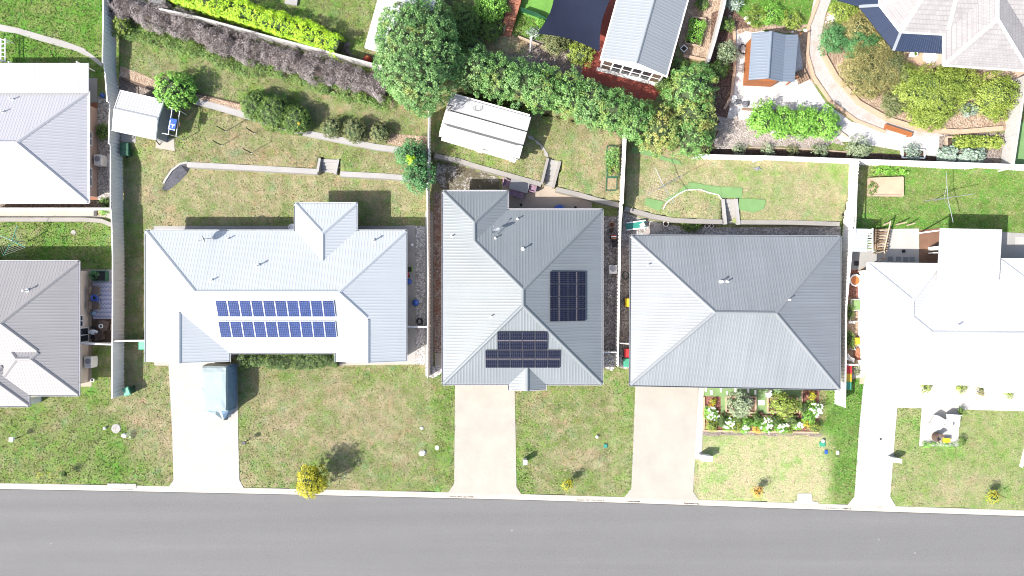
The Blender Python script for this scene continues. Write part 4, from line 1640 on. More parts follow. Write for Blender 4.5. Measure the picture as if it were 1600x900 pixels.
# far right side yard
sheet('mulch_bed', [(1322, 420), (1347, 420), (1345, 590), (1320, 596)], 'mulch_tan', 'tan mulch strip between the fence and the bright white roof', 'mulch', layer=1, kind='stuff')
sheet('path', [(1345, 418), (1357, 418), (1357, 600), (1343, 600)], 'clay', 'sandy side path against the bright white house', 'path', layer=2)
sheet('mulch_bed', [(1322, 422), (1343, 422), (1343, 465), (1322, 465)], 'mulch_red', 'red brown mulch under the fire bowl', 'mulch', layer=3, kind='stuff')
sheet('path', [(1324, 575), (1352, 570), (1350, 590), (1322, 590)], 'drive_pale', 'pale slab behind the three bins', 'path', layer=4)
sheet('patio', [(1324, 390), (1374, 392), (1373, 421), (1323, 421)], 'conc', 'paved corner beside the small lean-to', 'patio', layer=1)
sheet('patio', [(1373, 358), (1436, 357), (1436, 415), (1371, 415)], 'drive_pale', 'pale concrete back patio with grey pavers', 'patio', layer=2)
sheet('deck', [(1436.5, 360), (1470, 356), (1470, 416), (1436.5, 415)], 'deck_brown', 'brown timber deck beside the white patio roof', 'deck', layer=3)
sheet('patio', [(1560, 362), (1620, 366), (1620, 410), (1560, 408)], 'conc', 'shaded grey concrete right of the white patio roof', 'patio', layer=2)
sheet('patio', [(1586, 370), (1620, 370), (1620, 382), (1586, 382)], 'drive_pale', 'pale slab on the shaded concrete', 'patio', layer=4)
for k, (a, b) in enumerate([(1391.5, 404.5), (1404.5, 404.7), (1415.5, 405), (1425.5, 405)]):
    o = sheet('paver', [(a - 3.8, b - 3.6), (a + 3.8, b - 3.6), (a + 3.8, b + 3.6), (a - 3.8, b + 3.6)], 'grey', ['leftmost grey square paver on the pale back patio', 'second grey square paver from the left on the pale back patio', 'third grey square paver from the left on the pale back patio', 'grey square paver on the back patio nearest the deck'][k], 'paver', layer=4, kind='thing', thick=0.03)
    o['group'] = 'grey pavers on the back patio'
for k, (a, b) in enumerate([(1338.5, 411.5), (1324.5, 411)]):
    sheet('paver', [(a - 3.4, b - 3.4), (a + 3.4, b - 3.4), (a + 3.4, b + 3.4), (a - 3.4, b + 3.4)], 'dark', ['black square paver below the lean-to roof', 'black square paver touching the fence below the lean-to'][k], 'paver', layer=4, kind='thing', thick=0.03)['group'] = 'black pavers below the lean-to'
# lower left courtyard
sheet('patio', [(122, 421), (143, 421), (143, 604), (122, 604)], 'conc_warm', 'brown concrete strip along the taupe roof', 'path', layer=1)
sheet('patio', [(143, 421), (190, 421), (190, 440), (143, 440)], 'conc', 'bare concrete corner above the patterned rug', 'patio', layer=1)
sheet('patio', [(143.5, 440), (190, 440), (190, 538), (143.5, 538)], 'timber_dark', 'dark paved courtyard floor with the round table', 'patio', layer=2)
# upper left house side
sheet('path', [(137, 122), (152, 122), (152, 160), (137, 160)], 'conc', 'concrete slab at the back corner of the pale roof', 'path', layer=1)
sheet('path', [(137, 161), (152, 161), (152, 312), (137, 312)], 'terracotta', 'brown paved strip along the pale roof', 'path', layer=2)
sheet('gravel', [(152.5, 150), (172, 155), (189, 230), (190, 312), (152.5, 312)], 'pebble', 'pebble strip between brown paving and fence', 'gravel', layer=1, kind='stuff')
sheet('gravel', [(-20, 313), (188, 313), (188, 328), (-20, 328)], 'soil_grey', 'shaded mulch strip below the pale roof', 'mulch', layer=1, kind='stuff')
sheet('path', [(-20, 329), (160, 329), (186, 331), (186, 345), (160, 340), (-20, 340)], 'drive', 'pale concrete strip below the white fence', 'path', layer=1)
sheet('path', [(-20, 36), (0, 38), (30, 44), (70, 56), (100, 64), (130, 75), (150, 90), (162, 100), (158, 104), (140, 90), (120, 80), (95, 73), (60, 63), (25, 52), (-20, 46)], 'conc', 'curved concrete mowing edge across the upper left lawn', 'path', layer=1)
# upper left terrace bed and sleepers
sheet('mulch_bed', [(188, 103), (225, 117), (246, 128), (244, 141), (215, 133), (186, 121)], 'mulch_tan', 'tan mulch bed at the fence end of the sleeper wall', 'mulch', z=ZC, layer=1, kind='stuff')
sheet('mulch_bed', [(186, 122), (215, 134), (250, 147), (252, 160), (195, 150), (186, 144)], 'soil_grey', 'dark mulch corner behind the white gabled shed', 'mulch', layer=1, kind='stuff')
sheet('mulch_bed', [(300, 145), (340, 155), (378, 163), (380, 174), (340, 167), (303, 156)], 'mulch_tan', 'tan mulch strip above the sleeper wall', 'mulch', z=ZC, layer=1, kind='stuff')
sheet('mulch_bed', [(608, 208), (672, 214), (672, 236), (630, 231), (604, 223)], 'mulch_tan', 'tan mulch at the right end of the sleeper wall', 'mulch', z=ZC, layer=1, kind='stuff')
sheet('path', [(245, 217), (272, 216), (273, 236), (243, 231)], 'drive', 'concrete apron below the basketball hoop', 'path', layer=1)
sheet('path', [(189, 207), (212, 211), (212, 223), (190, 222)], 'conc', 'small concrete pad left below the gabled shed', 'path', layer=1)
# top lots
sheet('mulch_bed', [(430, 62), (470, 74), (540, 84), (560, 92), (545, 66), (500, 44), (440, 40)], 'soil_grey', 'bare soil strip behind the lime hedge', 'mulch', layer=1, jagged=0.4, kind='stuff')
sheet('lawn_patch', [(806, -20), (875, -20), (858, 28), (845, 34), (812, 20)], 'lush', 'bright green lawn beside the shade sail', 'lawn', layer=1)
sheet('mulch_bed', [(725, 20), (790, 30), (790, 56), (830, 60), (900, 80), (925, 115), (900, 130), (840, 110), (760, 100), (720, 60)], 'soil_grey', 'dark garden bed between the hedge trees and the shade sail', 'mulch', layer=1, kind='stuff')
sheet('lawn_patch', [(758, 56), (800, 53), (826, 70), (826, 86), (790, 84), (755, 80)], 'lawn', 'shaded lawn below the terracotta steps', 'lawn', layer=3, jagged=0.2)
sheet('deck', [(938, -10), (1078, -10), (1046, 118), (1020, 162), (915, 122), (908, 117)], 'deck_red', 'red painted deck around the big gabled shed', 'deck', layer=2)
sheet('gravel', [(1066, -20), (1132, -20), (1122, 60), (1106, 96), (1070, 92), (1056, 60)], 'mulch_tan', 'tan bark yard with raised vegetable beds', 'mulch', layer=1, kind='stuff')
sheet('mulch_bed', [(1112, 20), (1140, 10), (1180, 45), (1150, 56), (1147, 130), (1135, 190), (1110, 240), (1088, 240), (1108, 100)], 'mulch', 'dark leafy bed between fence and white gravel', 'mulch', layer=1, kind='stuff')
sheet('gravel', [(1150, 48), (1178, 46), (1260, 60), (1262, 118), (1290, 160), (1330, 190), (1400, 207), (1470, 212), (1468, 246), (1330, 222), (1180, 215), (1120, 235), (1135, 190), (1148, 130)], 'white_gravel', 'white gravel yard around the timber shed', 'gravel', layer=1, kind='stuff')
sheet('gravel', [(1126, 185), (1175, 180), (1200, 205), (1300, 210), (1320, 222), (1290, 232), (1112, 232)], 'soil_pale', 'grey mulch under the bright green bushes', 'mulch', layer=3, jagged=0.4, kind='stuff')
sheet('mulch_bed', [(1090, 233), (1180, 232), (1320, 236), (1480, 246), (1480, 256), (1345, 250), (1090, 243)], 'soil', 'dark soil strip along the inside of the back fence', 'soil', layer=4, kind='stuff')
sheet('mulch_bed', [(1248, 56), (1262, 42), (1270, 60), (1268, 100), (1285, 140), (1266, 126), (1255, 108)], 'mulch_tan', 'bark strip between timber shed and curved path', 'mulch', layer=4, kind='stuff')
sheet('mulch_bed', [(1150, 44), (1200, 38), (1262, 40), (1250, 56), (1206, 48), (1176, 50), (1150, 52)], 'mulch_tan', 'bark edge above the timber shed', 'mulch', layer=5, jagged=0.15, kind='stuff')
sheet('path', [(1275, -20), (1306, -20), (1290, 22), (1283, 60), (1290, 92), (1310, 125), (1345, 165), (1390, 190), (1460, 205), (1475, 212), (1440, 214), (1385, 204), (1340, 186), (1300, 156), (1275, 118), (1264, 88), (1262, 50)], 'crushed', 'curved crushed rock path between the gardens', 'path', layer=6)
sheet('mulch_bed', [(1291, 20), (1330, 0), (1400, 60), (1480, 100), (1605, 106), (1598, 130), (1570, 205), (1480, 206), (1400, 188), (1340, 158), (1305, 118), (1287, 85), (1284, 60)], 'mulch_tan', 'bark garden bed below the tiled house', 'mulch', layer=5, kind='stuff')
sheet('patio', [(1402, 78), (1478, 76), (1490, 104), (1520, 104), (1610, 106), (1610, 128), (1540, 124), (1500, 112), (1440, 116), (1412, 108)], 'clay', 'bare clay terrace below the tiled house', 'patio', layer=7)
sheet('mulch_bed', [(1468, 207), (1570, 208), (1562, 256), (1466, 248)], 'soil_grey', 'vegetable garden soil beside the slatted fence', 'soil', layer=5, kind='stuff')
sheet('turf_mat', [(1590, 190), (1640, 190), (1640, 262), (1580, 260)], 'turf', 'bright lawn beyond the slatted fence', 'lawn', layer=5)
# house 3 front garden
sheet('turf_mat', [(1100, 600), (1255, 606), (1254, 624), (1248, 648), (1106, 646), (1101, 620)], 'turf_pale', 'artificial turf strip under the front eave of the blue grey roof', 'turf', layer=2)
sheet('mulch_bed', [(1101, 619), (1126, 620), (1126, 646), (1200, 647), (1252, 644), (1254, 610), (1280, 610), (1279, 672), (1270, 675), (1150, 674), (1101, 673)], 'mulch_red', 'red mulch flower garden in front of the blue grey roof', 'mulch', layer=4, kind='stuff')
for k, q in enumerate([[(1134, 619), (1182, 620), (1181, 645), (1134, 644)], [(1199, 620), (1247, 621), (1247, 645), (1199, 645)]]):
    sheet('mulch_bed', q, 'mulch', ['dark mulch in the left square bed', 'dark mulch in the right square bed'][k], 'mulch', layer=6, kind='stuff')
sheet('path', [(1099, 674), (1283, 676), (1283, 681), (1098, 680)], 'soil_grey', 'worn earth edge in front of the flower garden', 'path', layer=1, jagged=0.1)
for k, q in enumerate([[(988, 228), (1000, 230), (998, 240), (986, 238)], [(1000, 230), (1012, 233), (1040, 246), (1060, 250), (1066, 258), (1055, 256), (1030, 248), (1000, 240)],
                       [(1009, 309), (1038, 315), (1030, 330), (1007, 320)], [(1038, 312), (1060, 300), (1072, 288), (1076, 293), (1062, 303), (1040, 315)],
                       [(1076, 285), (1096, 287), (1100, 295), (1092, 295), (1075, 295)], [(1096, 288), (1126, 292), (1127, 308), (1110, 301), (1100, 296)],
                       [(1127, 292), (1160, 293), (1159, 309), (1127, 309)], [(1155, 310), (1196, 312), (1194, 326), (1180, 332), (1154, 328)]]):
    o = sheet('turf_mat', q, 'turf', ['short turf mat in the back corner by the fence', 'long turf strip under the hedge tree', 'square turf mat at the left end of the curved edging', 'turf piece along the left of the curved edging',
              'small turf piece on top of the curved edging', 'turf piece right of the curved edging', 'square turf mat above the back steps', 'turf mat right of the back steps'][k], 'turf mat', layer=1 + (k % 3), kind='thing', thick=0.02)
    o['group'] = 'pieces of artificial turf on the back lawn'

# ------------------------------------------------------------------ houses
def house(label, px, py, z=0.0, name='house', cat='house'):
    return thing(name, label, cat, (*P2(px, py, z), z))


EZ = 2.65
# left white-roofed house
h = house('long white roofed house with two rows of blue solar panels', 431, 460)
w1 = Wing([(228, 361), (634, 361), (634, 551), (228, 551)], EZ)
w2 = Wing([(228, 468), (358, 468), (358, 565), (228, 565)], EZ, gables=(0, 2))
w3 = Wing([(525, 468), (634, 468), (634, 565), (525, 565)], EZ, gables=(0, 2))
w4 = Wing([(461.5, 318), (557, 318), (557, 478), (461.5, 478)], EZ)
roof_set(h, [w1, w2, w3, w4], 'roof_white', gutmat='roof_white')
f = face_index(w1, 0, 1)
panels(h, w1, f, 431.3, 481.4, 10, 1, 0.965, 1.52, 0.03, 0.03, 'panel_blue', 'frame')
panels(h, w1, f, 434.6, 513.6, 10, 1, 0.965, 1.52, 0.03, 0.03, 'panel_blue', 'frame')
bk = face_index(w1, 0, -1)
vent(h, 403.5, 415, w1, bk)
vent(h, 331, 438, w1, bk, 'small')
vent(h, 357, 373, w1, bk, 'small')
vent(h, 584, 376, w1, bk, 'pipe')
dish(h, 326, 374, w1, bk, R(205))
# middle house
h = house('grey roofed house with dark solar panels on two faces', 816, 460)
w1 = Wing([(692.5, 328), (940.5, 328), (940.5, 600), (692.5, 600)], EZ)
w2 = Wing([(692.5, 299), (793, 299), (793, 460), (692.5, 460)], EZ)
w3 = Wing([(795.5, 550), (852, 550), (852, 609.5), (795.5, 609.5)], EZ, gables=(0, 2))
roof_set(h, [w1, w2, w3], 'roof_mid', gutmat='roof_pale')
fe, ff, fw, fb = face_index(w1, -1, 0), face_index(w1, 0, 1), face_index(w1, 1, 0), face_index(w1, 0, -1)
panels(h, w1, fe, 886.5, 463, 4, 2, 1.035, 1.66, 0.02, 0.02, 'panel_dark', 'frame_dark')
panels(h, w1, ff, 816.3, 531.5, 4, 1, 1.04, 1.68, 0.02, 0.02, 'panel_dark', 'frame_dark')
panels(h, w1, ff, 816.8, 560, 6, 1, 1.04, 1.68, 0.02, 0.02, 'panel_dark', 'frame_dark')
for (a, b, i, k) in ((808.5, 342, fb, 'small'), (817, 389, fb, 'pipe'), (774, 372, fb, 'small'), (706, 369, fw, 'small'), (767, 494, fw, 'small')):
    vent(h, a, b, w1, i, k)
dish(h, 776, 363, w1, fb, R(118))
# right blue-grey house
h = house('plain blue grey hip roofed house behind the flower garden', 1148, 488)
w1 = Wing([(986.5, 368.5), (1312.5, 370), (1311.5, 608), (985, 601.5)], EZ)
roof_set(h, [w1], 'roof_east', gutmat='roof_east')
fb, fe, fw = face_index(w1, 0, -1), face_index(w1, -1, 0), face_index(w1, 1, 0)
vent(h, 1126, 440, w1, fb, 'pipe')
vent(h, 1136, 440, w1, fb, 'small')
vent(h, 1232, 468, w1, fe, 'small')
vent(h, 1012, 414, w1, fw, 'small')
# far right bright white house
h = house('bright white roofed house with a flat patio roof at the back', 1480, 510)
w1 = Wing([(1355.5, 437), (1680, 437), (1680, 603), (1355.5, 597)], EZ)
w2 = Wing([(1356.5, 412.5), (1469, 413.5), (1469, 560), (1356, 560)], EZ)
w3 = Wing([(1563, 406), (1690, 406), (1690, 540), (1563, 540)], EZ)
w4 = Wing([(1541, 540), (1690, 540), (1690, 614), (1541, 611.5)], EZ, gables=(0, 2))
roof_set(h, [w1, w2, w3, w4], 'roof_cream', gutmat='white', wallmat='offwhite')
fb = face_index(w1, 0, -1)
vent(h, 1497, 508, w1, fb, 'small')
vent(h, 1566, 468, w3, face_index(w3, 1, 0), 'small')
mb = MB()
q = [P(1464, 441, 3.3), P(1561, 442, 3.3), P(1566, 358.5, 3.05), P(1469, 356.5, 3.05)]
corr_quad(mb, q[3], q[2], q[1], q[0])
pr = mb.build('patio_roof', 'roof_patio', h)
for a, b in ((q[3], q[0]), (q[2], q[1])):
    mb = MB()
    mb.box((a[0] * 0.96 + b[0] * 0.04, a[1] * 0.96 + b[1] * 0.04, 1.5), (0.1, 0.1, 2.98))
    mb.build('post', 'white', h)
# lower left taupe house
h = house('taupe grey roofed house next to the rug courtyard', 50, 515)
w1 = Wing([(-170, 409), (122.5, 409), (122.5, 597), (-170, 597)], EZ)
w2 = Wing([(-16, 500), (122.5, 500), (122.5, 617), (-16, 617)], EZ)
w3 = Wing([(-100, 540), (45, 540), (45, 634), (-100, 634)], EZ)
roof_set(h, [w1, w2, w3], 'roof_grey', gutmat='roof_pale', wallmat='brick_tan', inset=0.75)
xw = P2(122.5, 500, EZ)[0] - 0.75
side_window(h, xw, 493, 510, 0.9, 2.1)
side_window(h, xw, 513, 535, 0.1, 2.1)
vent(h, 43, 454, w1, face_index(w1, 0, -1), 'pipe')
# upper left pale house
h = house('pale grey roofed house with a white flat patio roof', 40, 225)
w1 = Wing([(-160, 143.5), (137.5, 143.5), (137.5, 316), (-160, 316)], EZ)
roof_set(h, [w1], 'roof_pale', gutmat='white', wallmat='brick_brown', inset=0.78)
xw = P2(137.5, 200, EZ)[0] - 0.78
side_window(h, xw, 205, 226, 0.9, 2.1)
side_window(h, xw, 262, 290, 0.9, 2.1)
fb = face_index(w1, 0, -1)
vent(h, 20, 155.5, w1, fb, 'small')
vent(h, 5.5, 175, w1, fb, 'small')
mb = MB()
corr_quad(mb, P(-60, 98.5, 2.7), P(138.5, 98.5, 2.7), P(138.5, 145, 2.95), P(-60, 145, 2.95), 0.42)
mb.build('patio_roof', 'roof_patio', h)
for a in (30, 134):
    mb = MB()
    mb.box((*P2(a, 104, 1.3), 1.3), (0.1, 0.1, 2.6))
    mb.build('post', 'white', h)
NOGRASS.append([P2(a, b, 2.7) for a, b in ((-60, 98), (139, 98), (139, 146), (-60, 146))])
# top house seen in part behind the big tree
Z2 = ZC
h = house('white roof end of a house left of the big tree', 620, 20, Z2)
w1 = Wing([(572.5, 74), (650, 100), (690, -20), (720, -120), (632, -148), (604, -40)], Z2 + 2.5, gables=())
w1 = Wing([(572, 73), (652, 97), (712, -118), (632, -142)], Z2 + 2.5, pitch=0.25)
roof_set(h, [w1], 'roof_white', gutmat='white', zbase=Z2)
# tiled house, top right
h = house('grey tiled house with navy verandah roofs', 1520, 20, Z2)
w1 = Wing([(1376, 8), (1408, 49), (1480, 53), (1720, 60), (1720, -200), (1376, -200)], Z2 + 2.7, pitch=0.38)
w2 = Wing([(1475.5, 101), (1608, 110), (1608, -160), (1475.5, -160)], Z2 + 2.7, pitch=0.38)
roof_set(h, [w1, w2], 'tile', style='tile', cap_mat='offwhite', cap_w=0.3, gutmat='offwhite', wallmat='brick', zbase=Z2)
za, zb = Z2 + 2.15, Z2 + 2.6
for A, B, C, D in (((1343, 12), (1396, 79), (1407.5, 50), (1377, 10)), ((1397.5, 79.5), (1474, 84), (1478, 53.5), (1410, 50)), ((1306, 0), (1342, 10), (1376, 8), (1376, -14))):
    mb = MB()
    corr_quad(mb, P(*A, za), P(*B, za), P(*C, zb), P(*D, zb), 0.2)
    vr = mb.build('verandah_roof', 'navy_roof', h)
    cb = MB()
    for e0, e1 in ((B, C),):
        p0, p1 = P(*e0, za + 0.06), P(*e1, zb + 0.06)
        d = (p1[0] - p0[0], p1[1] - p0[1])
        l = math.hypot(*d)
        nx, ny = -d[1] / l * 0.13, d[0] / l * 0.13
        cb.face([(p0[0] - nx, p0[1] - ny, p0[2]), (p0[0] + nx, p0[1] + ny, p0[2]), (p1[0] + nx, p1[1] + ny, p1[2]), (p1[0] - nx, p1[1] - ny, p1[2])][::-1])
    cb.build('flashing', 'roof_shed', vr)
for a, b in ((1397, 76), (1470, 81), (1346, 14)):
    mb = MB()
    mb.box((*P2(a, b, Z2 + 1), Z2 + 1.05), (0.09, 0.09, 2.1))
    mb.build('post', 'white', h)

# ------------------------------------------------------------------ sheds
# gabled white shed with the hoop
zs = gz(*P2(215, 180, 0.4))
h = thing('shed', 'white gabled garden shed with a basketball frame at its end', 'shed', (*P2(215, 180, zs), zs))
w1 = Wing([(187.5, 142), (256, 157.5), (243, 217), (175, 202.5)], zs + 2.2, pitch=0.2, gables=(1, 3))
roof_set(h, [w1], 'roof_patio', wallmat='roof_shed', zbase=zs, inset=0.12, gut=0.08, gutmat='white')
# flat white shed in the middle lot: three shallow roof sheets with dark joints
h = thing('shed', 'flat white shed with two dark roof seams below the hedge trees', 'shed', (*P2(757, 200, ZD), ZD))
zr = ZD + 2.35
c = [(704, 148), (830, 183), (811.5, 248), (685.5, 213)]
def edge(t):
    a = (c[0][0] + (c[3][0] - c[0][0]) * t, c[0][1] + (c[3][1] - c[0][1]) * t)
    b = (c[1][0] + (c[2][0] - c[1][0]) * t, c[1][1] + (c[2][1] - c[1][1]) * t)
    return a, b
for t0, t1, z0, z1 in ((0.0, 0.33, zr + .02, zr + 0.17), (0.365, 0.66, zr + 0.24, zr + 0.19), (0.695, 1.0, zr + 0.10, zr - 0.02)):
    a0, b0 = edge(t0)
    a1, b1 = edge(t1)
    mb = MB()
    corr_quad(mb, P(*a1, z1), P(*b1, z1), P(*b0, z0), P(*a0, z0), 0.5, 0.06, 0, 0.0)
    mb.build('roof', 'roof_patio', h)
mb = MB()
ins = [P2(757 + (x - 757) * 0.965, 198 + (y - 198) * 0.965, ZD + 1.2) for x, y in c]
mb.prism(ins, ZD - .05, zr - 0.1, bottom=False)
mb.build('wall', 'fence', h)
mb = MB()
for t in (0.345, 0.675):
    a, b = edge(t)
    p, q = P(*a, zr + 0.12), P(*b, zr + 0.12)
    mb.box(((p[0] + q[0]) / 2, (p[1] + q[1]) / 2, zr + 0.05), (math.hypot(q[0] - p[0], q[1] - p[1]) - 0.8, 0.3, 0.12), math.atan2(q[1] - p[1], q[0] - p[0]))
mb.build('box_gutter', 'stain_dark', h)
mb = MB()
p, q = P(690, 216.5, ZD + 2.1), P(806, 250.5, ZD + 2.1)
mb.box(((p[0] + q[0]) / 2, (p[1] + q[1]) / 2 - 0.06, ZD + 2.12), (math.hypot(q[0] - p[0], q[1] - p[1]), 0.2, 0.16), math.atan2(q[1] - p[1], q[0] - p[0]))
mb.build('gutter', 'white', h)
for a, b in ((749, 235), (801, 250)):
    mb = MB()
    mb.box(P(a, b, ZD + 1.1), (0.5, 0.3, 0.5), R(-15.5))
    mb.build('vent_box', 'white', h)
mb = MB()
p = P(703, 168, zr + 0.22)
mb.tube([(p[0] - 0.25, p[1] + 0.2, p[2]), (p[0] + 0.2, p[1] + 0.12, p[2])], 0.03, 5)
mb.tube([(p[0] + 0.2, p[1] + 0.12, p[2]), (p[0] - 0.2, p[1] - 0.25, p[2])], 0.03, 5)
mb.build('bracket', 'dark', h)
mb = MB()
p = P(745.5, 169, zr + 0.24)
mb.tube([(p[0] + 0.32 * math.cos(t), p[1] + 0.25 * math.sin(t), p[2]) for t in np.linspace(2.4, 7.0, 14)], 0.02, 5)
mb.build('wire_loop', 'grey', h)
NOGRASS.append([P2(*q, ZD + 2.3) for q in c])
# timber shed
zt = Z2 + 2.15
h = thing('shed', 'orange timber shed with a blue grey roof on white gravel', 'shed', (*P2(1205, 90, Z2), Z2))
w1 = Wing([(1174.5, 53), (1229, 53), (1229, 126), (1170, 124.5)], zt, pitch=0.42, gables=(0, 2))
w1 = Wing(None, zt, pitch=0.42, gables=(0, 2), world=[P2(1174.5, 52, zt), P2(1228, 54, zt), P2(1223, 127, zt), P2(1169.5, 124.5, zt)])
roof_set(h, [w1], 'roof_blue', wallmat='timber_orange', zbase=Z2, inset=0.22, gut=0.0, gutmat='roof_blue')
mb = MB()
corr_quad(mb, P(1241.5, 127.5, zt - .22), P(1247.5, 54, zt - .22), P(1227.8, 54, zt + 0.02), P(1222.8, 127, zt + 0.02))
mb.build('lean_to_roof', 'roof_blue', h)
for a, b in ((1240, 124), (1245, 58)):
    mb = MB()
    mb.box((*P2(a, b, Z2 + 1), Z2 + 0.95), (0.09, 0.09, 1.9))
    mb.build('post', 'timber_orange', h)
# big gabled shed on the red deck
ze = Z2 + 2.6
h = thing('shed', 'big gabled shed with a row of white framed windows on a red deck', 'shed', (*P2(1010, 60, Z2), Z2))
w1 = Wing(None, ze, pitch=0.42, gables=(0, 2), world=[P2(939, 93, ze), P2(1041, 119.5, ze), P2(1104, -107, ze), P2(1001, -131, ze)])
roof_set(h, [w1], 'roof_shed', wallmat='offwhite', zbase=Z2, inset=0.15, gut=0.1, gutmat='white')
a, b = np.array(w1.poly[0]), np.array(w1.poly[1])
L = np.linalg.norm(b - a)
d = (b - a) / L
nn_ = np.array((d[1], -d[0]))
def wp(u, off=0.0):
    p = a + d * u + nn_ * (off - 0.13)
    return p
for k in range(6):
    u0, u1 = 0.25 + k * (L - 0.5) / 6, 0.25 + (k + 1) * (L - 0.5) / 6
    m_ = (u0 + u1) / 2
    top = 2.35
    an = math.atan2(d[1], d[0])
    mb = MB()
    wdt = u1 - u0
    for u, w_, z, hh in ((m_, wdt - 0.02, 0.24, 0.06), (m_, wdt - 0.02, top, 0.06), (m_, wdt - 0.02, 1.3, 0.06), (u0 + 0.03, 0.06, 1.3, 2.2), (u1 - 0.03, 0.06, 1.3, 2.2)):
        p = wp(u, 0.04)
        mb.box((p[0], p[1], Z2 + z), (w_, 0.05 + (0.01 if hh > 1 else 0), hh), an)
    fr = mb.build('window' if 0 < k < 5 else 'open_bay', 'white', h)
    gl = MB()
    p = wp(m_, 0.03)
    gl.box((p[0], p[1], Z2 + 1.3), (wdt - 0.16, 0.02, 2.1), an)
    gl.build('pane', 'glass' if 0 < k < 5 else 'brown', fr)
mb = MB()
p = wp(L / 2, 0.14)
mb.box((p[0], p[1], Z2 + 0.1), (L + 0.1, 0.28, 0.18), math.atan2(d[1], d[0]))
mb.build('sill', 'offwhite', h)
# small lean-to at the fence
h = thing('shed', 'small lean-to shed with a pale blue roof against the fence', 'shed', (*P2(1342, 378, 0), 0))
mb = MB()
corr_quad(mb, P(1355, 393.5, 2.0), P(1356.5, 357.5, 2.0), P(1330, 357, 2.25), P(1327.5, 393, 2.25), 0.3)
mb.build('roof', 'roof_white', h)
mb = MB()
for a_, b_ in ((1354, 391), (1355, 360), (1331, 360), (1329, 391)):
    mb.box((*P2(a_, b_, 1.0), 1.0), (0.08, 0.08, 2.0))
mb.prism([P2(1331, 361, 1), P2(1353, 361, 1), P2(1352, 366, 1), P2(1331, 366, 1)], 0, 1.9)
mb.build('frame', 'offwhite', h)
mb = MB()
for k in range(9):
    p, q = P(1357.5, 359 + k * 3.9, 2.0), P(1362.5, 359 + k * 3.9, 2.0)
    mb.box(((p[0] + q[0]) / 2, p[1], 2.0), (0.32, 0.1, 0.05))
mb.box(((P2(1363, 375, 2)[0]), P2(1363, 375, 2)[1], 2.03), (0.08, 2.05, 0.08))
mb.build('slat_screen', 'white', h)

# ------------------------------------------------------------------ fences
fence('long cream sheet fence dividing the left lots', [(161.5, -25), (160.5, 97), (170, 160), (171.5, 225), (174, 330), (176, 400), (176, 470), (175, 622)], [2.9, 2.85, 2.4, 2.1, 1.85, 1.85, 1.85, 1.85], [0.9, 0.85, 0.45, 0.15, 0, 0, 0, 0], 'fence', capmat='fence_white')
fence('white fence below the pale roofed house', [(-30, 325.5), (173, 325.5)], 1.75, 0, 'fence_white')
fence('short white fence closing the rug courtyard', [(123.5, 537), (174.5, 538.5)], 1.75, 0, 'fence_white', cap=0.1)
fence('short white fence between long fence and white roofed house', [(178.5, 533.3), (226, 532.3)], 1.75, 0, 'fence_white', cap=0.1)
fence('short white gate fence beside the blue ball', [(636, 511), (670, 511)], 1.75, 0, 'fence_white', cap=0.08)
fence('grey capped fence left of the solar panelled grey roof', [(669.5, 170), (669.5, 232), (667.5, 300), (668.5, 430), (668, 590)], [3.0, 2.6, 1.9, 1.9, 1.9], [1.2, 0.8, 0.0, 0, 0], 'fence_white')
fence('short white gate fence between grey roof and right fence', [(942, 550.5), (964, 550.5)], 1.75, 0, 'fence_white', cap=0.08)
fence('pale fence between the two grey roofed houses', [(978.5, 203), (973, 318), (970, 340), (968, 440), (965.5, 572)], [2.65, 2.6, 1.9, 1.9, 1.9], [0.8, 0.8, 0, 0, 0], 'fence_white', cap=0.1)
fence('short white gate fence above the red bin', [(969, 536.5), (984, 537.5)], 1.75, 0, 'fence_white', cap=0.08)
fence('bright white fence between blue grey and bright white roofs', [(1343, 250), (1333, 366), (1322.5, 480), (1320.5, 636)], [2.6, 1.95, 1.95, 1.95], [0.4, 0.0, 0, 0], 'fence_white', cap=0.1)
fence('long white back fence above the right hand lawns', [(1090, 242), (1200, 244.3), (1345, 249.5), (1480, 254), (1640, 259.5)], [2.7, 2.7, 2.7, 2.6, 2.6], [0.75, 0.75, 0.5, 0, 0], 'fence_white', cap=0.12, capmat='offwhite')
fence('weathered white paling fence between lime hedge and purple shrubs', [(250, 14), (310, 27), (373, 44), (420, 57), (500, 78), (597, 104)], ZC + 1.5, ZC, 'fence_slat', slat=True, cap=0.16, post=0.11)
fence('weathered timber fence right of the raised beds', [(1137, -20), (1131, 10), (1118, 60), (1107, 96)], ZC + 1.6, ZC, 'fence_slat', slat=True, cap=0.22, post=0.12)
fence('open slatted white fence below the tiled house', [(1604, 118), (1598, 160), (1583, 262)], ZC + 1.7, ZC, 'fence_slat', slat=True, cap=0.14, post=0.12)
fence('short white fence behind the three bins', [(1322.5, 570), (1341, 570.5)], 1.4, 0, 'fence_white', cap=0.08)
fence('low wire fence edging the lawn by the shade sail', [(814, 12), (838, 20), (856, 30)], ZC + 0.9, ZC, 'dark_green', slat=True, cap=0.03, post=0.04)

